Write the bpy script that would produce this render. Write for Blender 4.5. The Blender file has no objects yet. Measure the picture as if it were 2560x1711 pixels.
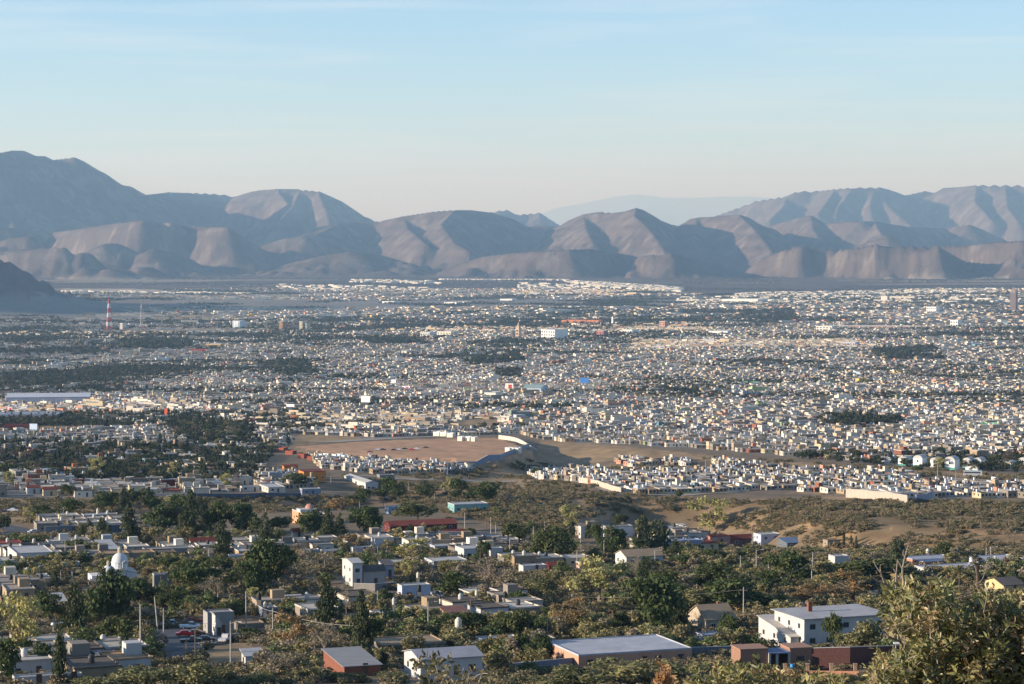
import bpy, math, random
import numpy as np
R = math.radians
SC = bpy.context.scene
COL = SC.collection

# ------------------------------------------------------------------ camera
F, CX, CY, V0 = 6022.0, 1280.0, 855.5, 600.0      # focal length and centre in photo pixels (2560 wide), eye-level row
PITCH = math.atan((CY - V0) / F)
cd = bpy.data.cameras.new('camera'); cam = bpy.data.objects.new('camera', cd); COL.objects.link(cam)
cd.sensor_width = 36.0; cd.lens = F / 2560 * 36.0; cd.clip_start = 0.5; cd.clip_end = 200000
cam.location = (0, 0, 0); cam.rotation_euler = (R(90) - PITCH, 0, 0)
SC.camera = cam

# ------------------------------------------------------------------ light
SUN_EL, SUN_BACK = R(13.5), R(14.0)     # height of the sun; how far behind the camera's left side it stands
sdir = np.array([-math.cos(SUN_EL) * math.cos(SUN_BACK), -math.cos(SUN_EL) * math.sin(SUN_BACK), math.sin(SUN_EL)])
sd = bpy.data.lights.new('sun', 'SUN'); sun = bpy.data.objects.new('sun', sd); COL.objects.link(sun)
sd.energy = 5.0; sd.angle = R(0.53); sd.color = (1.0, 0.95, 0.875)
import mathutils
sun.rotation_euler = mathutils.Vector(sdir).to_track_quat('Z', 'Y').to_euler()
sun.location = (-300, -50, 200)

W = bpy.data.worlds.new("World"); SC.world = W; W.use_nodes = True
nt = W.node_tree; N = nt.nodes; L = nt.links; N.clear()
out = N.new('ShaderNodeOutputWorld'); bg = N.new('ShaderNodeBackground'); sky = N.new('ShaderNodeTexSky')
sky.sky_type = 'NISHITA'; sky.sun_disc = False; sky.sun_elevation = SUN_EL
sky.sun_rotation = R(270) - SUN_BACK
sky.altitude = 1700; sky.air_density = 0.85; sky.dust_density = 0.1; sky.ozone_density = 3.5
bg.inputs[1].default_value = 0.124
# faint streaks of high cirrus, part of the sky itself
tc = N.new('ShaderNodeTexCoord'); mp = N.new('ShaderNodeMapping'); mp.inputs['Scale'].default_value = (5.0, 5.0, 95.0)
mp.inputs['Rotation'].default_value = (R(0.0), R(-1.2), 0)
nz = N.new('ShaderNodeTexNoise'); nz.inputs['Scale'].default_value = 1.3; nz.inputs['Detail'].default_value = 6; nz.inputs['Roughness'].default_value = 0.55
nz.inputs['Distortion'].default_value = 0.3
rp = N.new('ShaderNodeMapRange'); rp.inputs[1].default_value = 0.50; rp.inputs[2].default_value = 0.78; rp.inputs[3].default_value = 0.0; rp.inputs[4].default_value = 0.32
mx = N.new('ShaderNodeMix'); mx.data_type = 'RGBA'; mx.inputs[7].default_value = (4.9, 5.2, 5.5, 1)
L.new(tc.outputs['Generated'], mp.inputs[0]); L.new(mp.outputs[0], nz.inputs['Vector']); L.new(nz.outputs[0], rp.inputs[0])
L.new(rp.outputs[0], mx.inputs[0]); L.new(sky.outputs[0], mx.inputs[6]); L.new(mx.outputs[2], bg.inputs[0]); L.new(bg.outputs[0], out.inputs[0])

SC.view_settings.view_transform = 'Standard'; SC.view_settings.look = 'None'
SC.view_settings.exposure = 0.82; SC.view_settings.gamma = 1.0; SC.view_settings.use_curve_mapping = False
SC.render.engine = 'CYCLES'
cy = SC.cycles; cy.max_bounces = 4; cy.diffuse_bounces = 2; cy.glossy_bounces = 1; cy.transmission_bounces = 2; cy.volume_bounces = 0
cy.transparent_max_bounces = 4; cy.use_denoising = True
#_DENSITY = 2.6e-5; HAZE_COLOR = (0.62, 0.79, 1.0)

HAZE_DENSITY = 3.1e-5; HAZE_COLOR = (0.41, 0.68, 1.0)
# ------------------------------------------------------------------ small maths
rng = np.random.default_rng(7)
CP, SP = math.cos(PITCH), math.sin(PITCH)
def project(x, y, z):
    d = y * CP - z * SP; up = y * SP + z * CP
    return CX + F * x / d, CY - F * up / d
def ray(u, v):
    a = (u - CX) / F; b = (CY - v) / F
    return a, CP + b * SP, -SP + b * CP           # x, y, z of the view ray through pixel (u, v)
def lin(c):
    return tuple((x / 12.92 if x <= .04045 else ((x + .055) / 1.055) ** 2.4) for x in [k / 255 for k in c])
def hash2(ix, iy, seed):
    h = (ix.astype(np.int64) * 374761393 + iy.astype(np.int64) * 668265263 + seed * 1274126177) & 0xffffffff
    h = ((h ^ (h >> 13)) * 1274126177) & 0xffffffff
    return ((h ^ (h >> 16)) & 0xffff) / 65535.0
def vnoise(x, y, seed=0):
    x = np.asarray(x, float); y = np.asarray(y, float)
    ix = np.floor(x); iy = np.floor(y); fx = x - ix; fy = y - iy
    fx = fx * fx * (3 - 2 * fx); fy = fy * fy * (3 - 2 * fy); ix = ix.astype(np.int64); iy = iy.astype(np.int64)
    a = hash2(ix, iy, seed); b = hash2(ix + 1, iy, seed); c = hash2(ix, iy + 1, seed); d = hash2(ix + 1, iy + 1, seed)
    return (a * (1 - fx) + b * fx) * (1 - fy) + (c * (1 - fx) + d * fx) * fy * 1.0
def fbm(x, y, octv=4, seed=0, gain=.5):
    s = 0; a = 1; t = 0
    for k in range(octv):
        s = s + a * vnoise(x * 2 ** k, y * 2 ** k, seed + k * 17); t += a; a *= gain
    return s / t
def inpoly(u, v, poly):
    u = np.asarray(u, float); v = np.asarray(v, float); r = np.zeros(u.shape, bool); n = len(poly)
    for i in range(n):
        x1, y1 = poly[i]; x2, y2 = poly[(i + 1) % n]
        if y1 == y2: continue
        c = ((y1 > v) != (y2 > v)) & (u < (x2 - x1) * (v - y1) / (y2 - y1) + x1); r ^= c
    return r
def sdist(x, y, pts, closed=True):
    """distance to a polyline"""
    x = np.asarray(x, float); y = np.asarray(y, float)
    best = np.full(x.shape, 1e18); n = len(pts)
    for i in range(n if closed else n - 1):
        ax, ay = pts[i][:2]; bx, by = pts[(i + 1) % n][:2]
        dx, dy = bx - ax, by - ay; L2 = dx * dx + dy * dy + 1e-9
        t = np.clip(((x - ax) * dx + (y - ay) * dy) / L2, 0, 1)
        best = np.minimum(best, (x - ax - t * dx) ** 2 + (y - ay - t * dy) ** 2)
    return np.sqrt(best)
def sstep(a, b, t):
    t = np.clip((t - a) / (b - a), 0, 1); return t * t * (3 - 2 * t)

# photo crops used while measuring: x, y of a 3.5545x enlargement -> photo pixel
K = 3.5545
ORI = {1: (0, 1150), 2: (640, 1150), 3: (1280, 1150), 4: (1900, 1150), 5: (0, 1400), 6: (640, 1400), 7: (1280, 1400), 8: (1900, 1400)}
def cp(c, x, y): o = ORI[c]; return o[0] + x / K, o[1] + y / K

# ------------------------------------------------------------------ lie of the land
VT = [(1711, 400), (1650, 475), (1605, 530), (1540, 590), (1467, 670), (1400, 780), (1340, 900), (1290, 1020), (1240, 1180), (1190, 1400),
      (1150, 1600), (1100, 2000), (1050, 2600), (1000, 3300), (950, 4200), (900, 5300), (850, 6700), (800, 8800), (760, 11300), (725, 14400), (700, 16600)]
YS = [-400, 0, 15, 60, 150, 280]; ZS = [2, -2.4, -7.5, -23, -45, -64]
for v, y in VT:
    a, b, c = ray(CX, v); YS.append(y); ZS.append(c / b * y)
YS += [45000, 160000]; ZS += [ZS[-1] + 60, ZS[-1] - 300]
YS = np.array(YS, float); ZS = np.array(ZS, float)
def base_z(y): return np.interp(y, YS, ZS)
def on_base(u, v):
    a, b, c = ray(u, v); ys = np.concatenate([np.linspace(20, 2000, 3000), np.geomspace(2001, 40000, 3000)])
    d = base_z(ys) - c / b * ys; i = np.argmax(d > 0) if (d > 0).any() else len(ys) - 1
    return a / b * ys[i], ys[i]

FIELD = [(735, 1118), (900, 1104), (1080, 1098), (1190, 1094), (1245, 1096), (1342, 1133), (1330, 1142), (1240, 1158), (1130, 1156), (960, 1146), (850, 1138)]
FIELD_W = [on_base(*p) for p in FIELD]
def pw(pts): return [on_base(*p) for p in pts]
GULLIES = [  # polyline in photo pixels, depth, half width (m)
    (pw([(1690, 1255), (1790, 1290), (1880, 1312), (1985, 1326)]), 26, 32),
    (pw([(1330, 1120), (1390, 1138), (1450, 1150), (1520, 1150)]), 7, 50),
    (pw([(1140, 1190), (1220, 1186), (1290, 1176), (1330, 1160)]), 5, 40),
    (pw([(770, 1250), (860, 1246), (930, 1235)]), 9, 30),
    (pw([(1000, 1208), (1080, 1212), (1150, 1218)]), 10, 35),
    (pw([(2100, 1355), (2250, 1340), (2420, 1345)]), 6, 40)]
def P3(u, v, d):
    a, b, c = ray(u, v); return (a / b * d, d, c / b * d)
def cA(x, y): return x / 1.8328, 300 + y / 1.8328
def cB(x, y): return 1280 + x / 1.8328, 300 + y / 1.8328
# mountain crests: (x, y) in a 1.8328x enlargement of the photo, distance in m
def crest(fn, pts, slope=0.5, gul=1.0, p=1.35):
    return dict(p=[P3(*fn(x, y), d) for x, y, d in pts], s=slope, g=gul, e=p)
RIDGES = [
    # left massif
    crest(cA, [(-900, 120, 21000), (-350, 100, 22000), (0, 150, 22500), (60, 138, 22800), (110, 140, 23200), (160, 163, 23600), (205, 165, 23900), (240, 182, 24200), (300, 175, 24000), (340, 170, 23900), (385, 190, 24500), (430, 240, 25300), (500, 290, 26300)], .62, 1.3),
    crest(cA, [(500, 290, 26300), (560, 298, 26800), (600, 305, 27200), (665, 343, 28000), (770, 330, 28800), (880, 333, 29200), (1000, 338, 29400), (1080, 350, 29500), (1150, 328, 28700), (1200, 320, 28200), (1260, 317, 27600)], .62, 1.0),
    crest(cA, [(1260, 317, 27600), (1370, 318, 27600), (1460, 326, 27400), (1560, 370, 28200), (1620, 410, 28900), (1670, 460, 29600), (1800, 520, 30200)], .62, 1.2),
    crest(cA, [(1270, 320, 27600), (1320, 385, 26700), (1250, 430, 26000), (1190, 505, 25300)], .75, .8),
    crest(cA, [(1370, 330, 27500), (1340, 400, 26500), (1290, 450, 25800), (1240, 520, 25000)], .75, .8),
    crest(cA, [(1460, 330, 27400), (1480, 380, 26700), (1500, 430, 26100), (1510, 480, 25500)], .7, .8),
    crest(cA, [(500, 292, 26300), (440, 320, 25400), (470, 360, 24900), (570, 430, 24000), (590, 475, 23400)], .7, .9),
    crest(cA, [(440, 322, 25400), (420, 400, 24500), (400, 460, 23600)], .75, .9),
    crest(cA, [(300, 430, 23400), (370, 470, 22600), (420, 490, 22000)], .6, .9),
    crest(cA, [(20, 330, 22500), (30, 420, 21800), (60, 480, 21000)], .8, .8), crest(cA, [(90, 300, 23000), (110, 380, 22200), (130, 460, 21600)], .8, .8),
    crest(cA, [(150, 440, 22200), (200, 500, 21300)], .7, .8), crest(cA, [(240, 440, 22600), (270, 500, 21600)], .7, .8),
    # second line of hills, left
    crest(cA, [(-300, 470, 20500), (0, 487, 20200), (130, 500, 20600), (250, 512, 20800), (320, 505, 20200), (400, 490, 19900), (480, 478, 19700), (560, 468, 19400), (650, 458, 19200), (740, 470, 19600), (780, 470, 19300), (830, 482, 19700), (950, 488, 19300), (1040, 488, 19100), (1090, 520, 19800), (1130, 545, 20300), (1200, 590, 20900), (1270, 620, 21500)], .62, 1.9),
    crest(cA, [(0, 555, 18600), (60, 535, 18500), (130, 528, 18500), (170, 545, 18800), (180, 580, 19100)], .5),
    crest(cA, [(400, 600, 18500), (480, 565, 18400), (540, 565, 18600), (620, 600, 18900)], .45), crest(cA, [(620, 620, 18400), (700, 590, 18300), (780, 600, 18500), (850, 625, 18700)], .45),
    crest(cA, [(-200, 600, 17900), (0, 600, 17800), (180, 585, 17700), (290, 580, 17600), (310, 610, 17900), (330, 650, 18200)], .6, 1.2),
    crest(cA, [(340, 625, 17700), (370, 605, 17600), (410, 610, 17700), (440, 640, 18000)], .5), crest(cA, [(360, 690, 16900), (380, 675, 16900), (430, 680, 17000)], .4),
    crest(cA, [(450, 690, 17000), (500, 680, 16900), (590, 688, 17100)], .4), crest(cA, [(600, 690, 17200), (640, 672, 17100), (690, 672, 17200), (740, 695, 17500)], .45),
    crest(cA, [(1350, 650, 18600), (1480, 620, 18400), (1600, 602, 18400), (1720, 612, 18700), (1850, 650, 19100)], .3, .6),
    # centre hill
    crest(cA, [(1230, 560, 21300), (1300, 540, 21300), (1380, 525, 21300), (1450, 510, 21500), (1560, 470, 22000), (1660, 470, 22300), (1750, 462, 22400), (1850, 440, 22000), (1980, 420, 21700), (2080, 412, 21500), (2150, 412, 21700), (2250, 425, 22600), (2346, 452, 23400), (2406, 487, 24200), (2490, 480, 24300), (2560, 490, 24600)], .5, .9),
    crest(cA, [(1850, 450, 22000), (1870, 500, 21000), (1960, 575, 19900)], .5, .8), crest(cA, [(2080, 415, 21500), (2020, 480, 20700), (2080, 560, 19800), (2150, 600, 19400)], .55, .8),
    crest(cA, [(1560, 470, 22000), (1500, 500, 21300), (1400, 545, 20600)], .45, .8),
    # behind, right of centre
    crest(cB, [(-130, 455, 33000), (-96, 420, 33000), (-26, 410, 33200), (0, 425, 33600), (20, 433, 33600), (125, 425, 33200), (160, 450, 33900), (215, 485, 34600)], .55, 1.0),
    # peaks on the right half
    crest(cB, [(225, 485, 22900), (260, 460, 22400), (330, 430, 21800), (400, 420, 21400), (460, 425, 21300), (520, 418, 20900), (550, 408, 20700), (570, 403, 20700), (600, 412, 21200), (640, 435, 22000), (680, 460, 22800), (730, 480, 23400), (770, 487, 23800)], .58, .8),
    crest(cB, [(570, 404, 20700), (560, 440, 20300), (620, 490, 19800), (660, 540, 19300), (700, 600, 18800)], .62, .5), crest(cB, [(330, 432, 21800), (340, 500, 20600), (370, 560, 19700)], .55, .5),
    crest(cB, [(770, 487, 23800), (820, 452, 22800), (860, 445, 22300), (920, 442, 21900), (980, 436, 21600), (1040, 433, 21400), (1080, 445, 21900), (1120, 470, 22700), (1160, 490, 23400), (1200, 500, 24000)], .58, .8),
    crest(cB, [(1040, 434, 21400), (1100, 490, 20600), (1160, 560, 19800), (1190, 600, 19400)], .6, .5), crest(cB, [(850, 447, 22300), (830, 540, 20800), (850, 600, 19900)], .55, .5),
    crest(cB, [(1170, 490, 25600), (1230, 470, 25000), (1300, 450, 24600), (1370, 435, 24300), (1400, 460, 24700), (1450, 480, 25300)], .55, .8), crest(cB, [(1370, 437, 24300), (1380, 500, 23400), (1420, 560, 22600)], .6, .5),
    crest(cB, [(1450, 470, 24000), (1530, 465, 23600), (1600, 462, 23400), (1680, 465, 23800), (1720, 475, 24500), (1830, 490, 25500), (1990, 497, 26600), (2040, 485, 26300), (2090, 477, 26200), (2150, 500, 26800), (2250, 545, 27600)], .55, 1.0),
    crest(cB, [(1660, 466, 23600), (1690, 520, 22700), (1740, 550, 22000)], .6, .5), crest(cB, [(1600, 570, 21200), (1680, 545, 21000), (1730, 533, 20900), (1760, 560, 21400)], .5, .8),
    # far right massif
    crest(cB, [(800, 480, 36000), (930, 440, 35500), (1040, 400, 35000), (1120, 370, 34800), (1260, 348, 34300), (1310, 325, 34000), (1400, 325, 34200), (1480, 315, 33800), (1560, 308, 33500), (1680, 308, 33800), (1730, 320, 34800), (1800, 345, 36000), (1900, 323, 36500), (1950, 330, 36500), (1980, 310, 35600), (2060, 305, 35000), (2130, 297, 34500), (2346, 298, 34000), (2700, 290, 34500)], .55, 1.5),
    crest(cB, [(1260, 350, 34300), (1240, 400, 32900), (1180, 460, 31600)], .65), crest(cB, [(1480, 318, 33800), (1440, 380, 32400), (1400, 430, 31300)], .7), crest(cB, [(1660, 312, 33800), (1640, 390, 32400), (1650, 450, 31400)], .7),
    crest(cB, [(1560, 315, 33500), (1500, 390, 32400), (1480, 440, 31400)], .7), crest(cB, [(1700, 370, 33000), (1760, 430, 31800), (1830, 485, 30800)], .6), crest(cB, [(2130, 300, 34500), (2120, 370, 33000), (2200, 460, 31400)], .7),
    crest(cB, [(2260, 300, 34000), (2270, 400, 32300), (2330, 480, 31000)], .7),
    # low hills in front
    crest(cB, [(-330, 690, 18200), (-220, 650, 18000), (-120, 622, 17900), (0, 608, 17700), (150, 595, 17400), (250, 591, 17300), (350, 590, 17500), (420, 600, 18000), (480, 608, 18000), (560, 622, 18300)], .5, 1.5),
    crest(cB, [(560, 640, 17800), (600, 622, 17500), (650, 615, 17300), (720, 610, 17300), (790, 625, 17800), (860, 650, 18500), (930, 690, 19200)], .55, 1.2),
    crest(cB, [(1055, 705, 18500), (1100, 670, 18300), (1150, 630, 18000), (1250, 592, 17700), (1320, 570, 17600), (1400, 590, 17700), (1500, 592, 17600), (1600, 580, 17400), (1680, 565, 17200), (1750, 570, 17200), (1850, 575, 17100), (1950, 577, 17000), (1990, 600, 17300), (2080, 650, 17900), (2150, 710, 18500)], .72, 1.9, 1.1),
    crest(cB, [(1960, 577, 18300), (2100, 570, 18000), (2200, 560, 17700), (2346, 550, 17200), (2420, 560, 17600), (2700, 560, 17500)], .7, 1.6, 1.1),
    crest(cB, [(2240, 600, 17800), (2300, 640, 17100)], .5),
    # dark hill close on the left
    dict(p=[P3(-1700, 330, 8800), P3(-1100, 330, 9300), P3(-600, 390, 9900), P3(-300, 560, 10400), P3(-120, 598, 10800), P3(0, 640, 11000), P3(60, 676, 11200), P3(120, 706, 11400), P3(190, 735, 11600)], s=.5, g=.8, e=1.2),
]
FAR = [crest(cB, [(-200, 440, 135000), (100, 420, 135000), (250, 380, 135000), (480, 335, 135000), (560, 325, 135000), (650, 335, 135000), (720, 345, 135000), (900, 340, 135000), (1050, 335, 135000), (1200, 345, 135000), (1600, 370, 135000)], .4, .3)]

def ridge_field(x, y, base, ridges, wob=True):
    h = base.copy()
    for r in ridges:
        P = r['p']; zt = max(p[2] for p in P) - base.min(); reach = zt / r['s'] * 2.1 + 400
        xs = [p[0] for p in P]; ys = [p[1] for p in P]
        m = (x > min(xs) - reach) & (x < max(xs) + reach) & (y > min(ys) - reach) & (y < max(ys) + reach)
        if not m.any(): continue
        X = x[m]; Y = y[m]; B = base[m]; best = np.full(X.shape, -1e9)
        # wander the ground a little so that crests and aprons are not ruled lines
        wx = (fbm(X / 520, Y / 520, 3, 5) - .5) * 330; wy = (fbm(X / 520, Y / 520, 3, 9) - .5) * 330
        sacc = 0.0
        for i in range(len(P) - 1):
            a, b = P[i], P[i + 1]; dx, dy = b[0] - a[0], b[1] - a[1]; L2 = dx * dx + dy * dy; Ls = math.sqrt(L2)
            def td(XX, YY):
                t = np.clip(((XX - a[0]) * dx + (YY - a[1]) * dy) / L2, 0, 1)
                return t, np.hypot(XX - a[0] - t * dx, YY - a[1] - t * dy)
            t, d0 = td(X, Y); f = sstep(40, 420, d0); t, d = td(X + wx * f, Y + wy * f)
            z = a[2] + t * (b[2] - a[2]); H = np.maximum(z - B, 1.0); Wd = H / r['s'] * r['e'] * 1.05
            q = np.clip(1 - d / Wd, 0, 1); sh = q ** (1.45)
            s = sacc + t * Ls
            gn = vnoise(s / 330 + wx / 300, d / 1900, 3) * .36 + vnoise(s / 120 + wx / 150, d / 900, 4) * .34 + vnoise(s / 58 + wx / 90, d / 600, 8) * .30
            gn = 1 - np.abs(2 * gn - 1)
            cut = r['g'] * gn * np.minimum(H * .20, 85) * 6.6 * sh * (1 - sh) * sstep(0, .3, d / Wd)
            val = B + H * sh - cut - (np.abs(2 * fbm(X / 330, Y / 330, 3, 6, .6) - 1) * -70 + np.abs(2 * vnoise(X / 95, Y / 140, 14) - 1) * -26 + 26) * sstep(.02, .2, d / Wd) * np.minimum(1, H / 150) * sstep(0, .25, sh)
            best = np.maximum(best, val); sacc += Ls
        h[m] = np.maximum(h[m], best)
    return h

def terrain(x, y):
    x = np.asarray(x, float); y = np.asarray(y, float); z = base_z(y)
    near = sstep(60, 200, y)
    z = z + (fbm(x / 90, y / 90, 3, 1) - .5) * 3.0 * near * (1 - .6 * sstep(1500, 3000, y)) + (fbm(x / 600, y / 600, 3, 2) - .5) * 16 * sstep(900, 2500, y) * (1 - sstep(9000, 14000, y) * .5)
    z = z + (fbm(x / 28, y / 28, 3, 12) - .5) * 1.6 * near * (1 - sstep(1200, 2600, y))
    if (y < 3000).any():
        d = sdist(x, y, FIELD_W); ins = inpoly(x, y, FIELD_W); sg = np.where(ins, -d, d)
        k = 1 - sstep(0, 30, sg); tgt = base_z(y) + 2.2
        z = z * (1 - k) + tgt * k
        for pts, dep, w in GULLIES:
            dd = sdist(x, y, pts, False); ww = w * (.8 + .5 * fbm(x / 40, y / 40, 2, 30)); z = z - dep * np.exp(-(dd / ww) ** 2) * np.where(ins, 0.0, 1.0)
    return z
def full_terrain(x, y):
    b = terrain(x, y)
    if (np.asarray(y) > 7000).any(): b = ridge_field(np.asarray(x, float), np.asarray(y, float), b, RIDGES)
    return b
_ysm = np.concatenate([np.linspace(25, 2500, 2600), np.geomspace(2505, 16500, 900)])
def hit(u, v):
    """where the view ray of a photo pixel meets the ground"""
    a, b, c = ray(u, v); d = terrain(a / b * _ysm, _ysm) - c / b * _ysm
    w = np.nonzero(d > 0)[0]; i = w[0] if len(w) else len(_ysm) - 1
    return float(a / b * _ysm[i]), float(_ysm[i]), float(terrain(np.array([a / b * _ysm[i]]), np.array([_ysm[i]]))[0])
def gz(x, y): return float(terrain(np.array([x]), np.array([y]))[0])

# ------------------------------------------------------------------ mesh helpers
def np_mesh(name, verts, faces, mats=(), fcol=None, smooth=False, fmat=None, vcol=None):
    """verts (n,3), faces (m,k) array of equal size"""
    me = bpy.data.meshes.new(name); verts = np.asarray(verts, np.float32); faces = np.asarray(faces, np.int32)
    k = faces.shape[1]; me.vertices.add(len(verts)); me.vertices.foreach_set('co', verts.ravel())
    me.loops.add(faces.size); me.loops.foreach_set('vertex_index', faces.ravel())
    me.polygons.add(len(faces)); me.polygons.foreach_set('loop_start', np.arange(0, faces.size, k, dtype=np.int32))
    if smooth: me.polygons.foreach_set('use_smooth', np.ones(len(faces), bool))
    else: me.polygons.foreach_set('use_smooth', np.zeros(len(faces), bool))
    if fmat is not None: me.polygons.foreach_set('material_index', np.asarray(fmat, np.int32))
    if fcol is not None:
        at = me.color_attributes.new('tint', 'FLOAT_COLOR', 'CORNER'); c = np.ones((len(faces), k, 4), np.float32); c[:, :, :3] = np.asarray(fcol)[:, None, :3]
        at.data.foreach_set('color', c.ravel())
    if vcol is not None:
        at = me.color_attributes.new('tint', 'FLOAT_COLOR', 'POINT'); c = np.ones((len(verts), 4), np.float32); c[:, :vcol.shape[1]] = vcol
        at.data.foreach_set('color', c.ravel())
    for m in mats: me.materials.append(m)
    me.update(calc_edges=True); return me
def link(name, me, parent=None, kind=None, loc=None, rot=0.0, label=None, cat=None, group=None, color=None, scale=None):
    o = bpy.data.objects.new(name, me); COL.objects.link(o)
    if parent is not None: o.parent = parent
    if kind: o['kind'] = kind
    if loc is not None: o.location = loc
    if rot: o.rotation_euler = (0, 0, rot)
    if scale is not None: o.scale = scale
    if label: o['label'] = label
    if cat: o['category'] = cat
    if group: o['group'] = group
    if color is not None: o.color = (*color, 1)
    return o

def mat(name, base=(.5, .5, .5), rough=.85, source='flat', noise=.25, scale=1.0, bump=0.0, stretch=(1, 1, 1), spec=.25, metal=0.0, dark=None, thresh=(.45, .65), trans=0.0):
    """procedural material; source: flat colour, the object's own colour, or the mesh's tint attribute"""
    m = bpy.data.materials.new(name); m.use_nodes = True; t = m.node_tree; nd = t.nodes; lk = t.links; p = nd['Principled BSDF']
    p.inputs['Roughness'].default_value = rough; p.inputs['Specular IOR Level'].default_value = spec; p.inputs['Metallic'].default_value = metal
    if source == 'flat':
        s = nd.new('ShaderNodeRGB'); s.outputs[0].default_value = (*base, 1); src = s.outputs[0]
    elif source == 'object':
        s = nd.new('ShaderNodeObjectInfo'); src = s.outputs['Color']
    else:
        s = nd.new('ShaderNodeAttribute'); s.attribute_name = 'tint'; src = s.outputs['Color']
    g = nd.new('ShaderNodeNewGeometry'); mp = nd.new('ShaderNodeMapping'); mp.inputs['Scale'].default_value = stretch; lk.new(g.outputs['Position'], mp.inputs[0])
    n1 = nd.new('ShaderNodeTexNoise'); n1.inputs['Scale'].default_value = scale; n1.inputs['Detail'].default_value = 5; n1.inputs['Roughness'].default_value = .6
    lk.new(mp.outputs[0], n1.inputs['Vector'])
    mr = nd.new('ShaderNodeMapRange'); mr.inputs[1].default_value = .25; mr.inputs[2].default_value = .75; mr.inputs[3].default_value = 1 - noise; mr.inputs[4].default_value = 1 + noise
    lk.new(n1.outputs[0], mr.inputs[0])
    mu = nd.new('ShaderNodeVectorMath'); mu.operation = 'MULTIPLY'; lk.new(src, mu.inputs[0]); lk.new(mr.outputs[0], mu.inputs[1]); colr = mu.outputs[0]
    if dark is not None:
        n2 = nd.new('ShaderNodeTexNoise'); n2.inputs['Scale'].default_value = scale * .37; n2.inputs['Detail'].default_value = 7; n2.inputs['Roughness'].default_value = .65
        lk.new(mp.outputs[0], n2.inputs['Vector']); m2 = nd.new('ShaderNodeMapRange'); m2.inputs[1].default_value = thresh[0]; m2.inputs[2].default_value = thresh[1]
        lk.new(n2.outputs[0], m2.inputs[0]); x = nd.new('ShaderNodeMix'); x.data_type = 'RGBA'; x.inputs[7].default_value = (*dark, 1)
        lk.new(m2.outputs[0], x.inputs[0]); lk.new(colr, x.inputs[6]); colr = x.outputs[2]
    lk.new(colr, p.inputs['Base Color'])
    if bump:
        b = nd.new('ShaderNodeBump'); b.inputs['Strength'].default_value = 1.0; b.inputs['Distance'].default_value = bump; lk.new(n1.outputs[0], b.inputs['Height']); lk.new(b.outputs[0], p.inputs['Normal'])
    if trans:
        tr = nd.new('ShaderNodeBsdfTranslucent'); ms = nd.new('ShaderNodeMixShader'); ms.inputs[0].default_value = trans; lk.new(colr, tr.inputs[0])
        lk.new(p.outputs[0], ms.inputs[1]); lk.new(tr.outputs[0], ms.inputs[2]); lk.new(ms.outputs[0], nd['Material Output'].inputs[0])
    return m

# ------------------------------------------------------------------ regions of the picture plane, laid onto the ground
CITY_EDGE = [(-700, 1235), (0, 1245), (560, 1245), (640, 1185), (700, 1120), (735, 1100), (1300, 1088), (1400, 1108), (1560, 1112), (1900, 1135), (2150, 1158), (2350, 1172), (2560, 1180), (3200, 1190)]
def city_edge(u): return np.interp(u, [p[0] for p in CITY_EDGE], [p[1] for p in CITY_EDGE])
FAR_EDGE = [(-900, 745), (150, 738), (260, 729), (600, 722), (900, 716), (1100, 706), (1500, 712), (1640, 722), (1850, 738), (2150, 730), (2300, 722), (2560, 716), (3300, 716)]
def far_edge(u): return np.interp(u, [p[0] for p in FAR_EDGE], [p[1] for p in FAR_EDGE])
ESTATES = [[(1328, 1177), (1500, 1176), (1512, 1192), (1500, 1206), (1330, 1196)],
           [(1455, 1203), (1500, 1192), (1640, 1180), (1800, 1176), (1900, 1178), (1905, 1222), (1850, 1230), (1760, 1232), (1600, 1236), (1540, 1226), (1460, 1208)],
           [(1900, 1180), (2100, 1178), (2280, 1186), (2300, 1205), (2420, 1212), (2560, 1215), (2700, 1215), (2700, 1245), (2400, 1246), (2280, 1252), (2110, 1234), (1905, 1226)],
           [(1545, 1152), (1730, 1152), (1740, 1166), (1560, 1168)],
           [(1790, 1155), (1930, 1168), (1935, 1176), (1800, 1176)],
           [(770, 1142), (930, 1148), (1180, 1168), (1180, 1182), (960, 1188), (800, 1170)],
           [(640, 1190), (760, 1182), (790, 1200), (770, 1222), (650, 1226)]]
BRUSH = [  # bare or scrubby ground that stays free of houses inside the town
    [(0, 1058), (170, 1052), (300, 1058), (330, 1075), (200, 1078), (0, 1085)], [(1140, 1050), (1250, 1048), (1270, 1072), (1160, 1078), (1130, 1068)],
    [(720, 1085), (900, 1092), (900, 1102), (735, 1112)]]
PARKS = [[(290, 852), (470, 850), (480, 872), (300, 876)], [(900, 846), (1030, 850), (1080, 862), (920, 862)], [(1160, 905), (1300, 890), (1310, 905), (1180, 918)],
         [(1240, 930), (1310, 925), (1300, 948), (1240, 945)], [(2180, 880), (2330, 870), (2360, 905), (2200, 905)], [(1230, 800), (1330, 806), (1290, 815), (1230, 812)],
         [(1840, 778), (1980, 775), (2000, 800), (1860, 800)], [(2050, 1050), (2250, 1055), (2230, 1075), (2060, 1072)], [(640, 915), (760, 905), (800, 935), (700, 945)], [(430, 1065), (620, 1070), (640, 1110), (520, 1115), (420, 1095)]]
SCRUB = [[(900, 1200), (1330, 1215), (1460, 1225), (1700, 1248), (2100, 1250), (2560, 1262), (2560, 1400), (2200, 1395), (2060, 1372), (1950, 1345), (1700, 1300), (1500, 1290), (1300, 1330), (1150, 1290), (900, 1240)],
         [(240, 1242), (640, 1240), (900, 1245), (880, 1270), (560, 1290), (420, 1270), (180, 1285)]]
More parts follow.
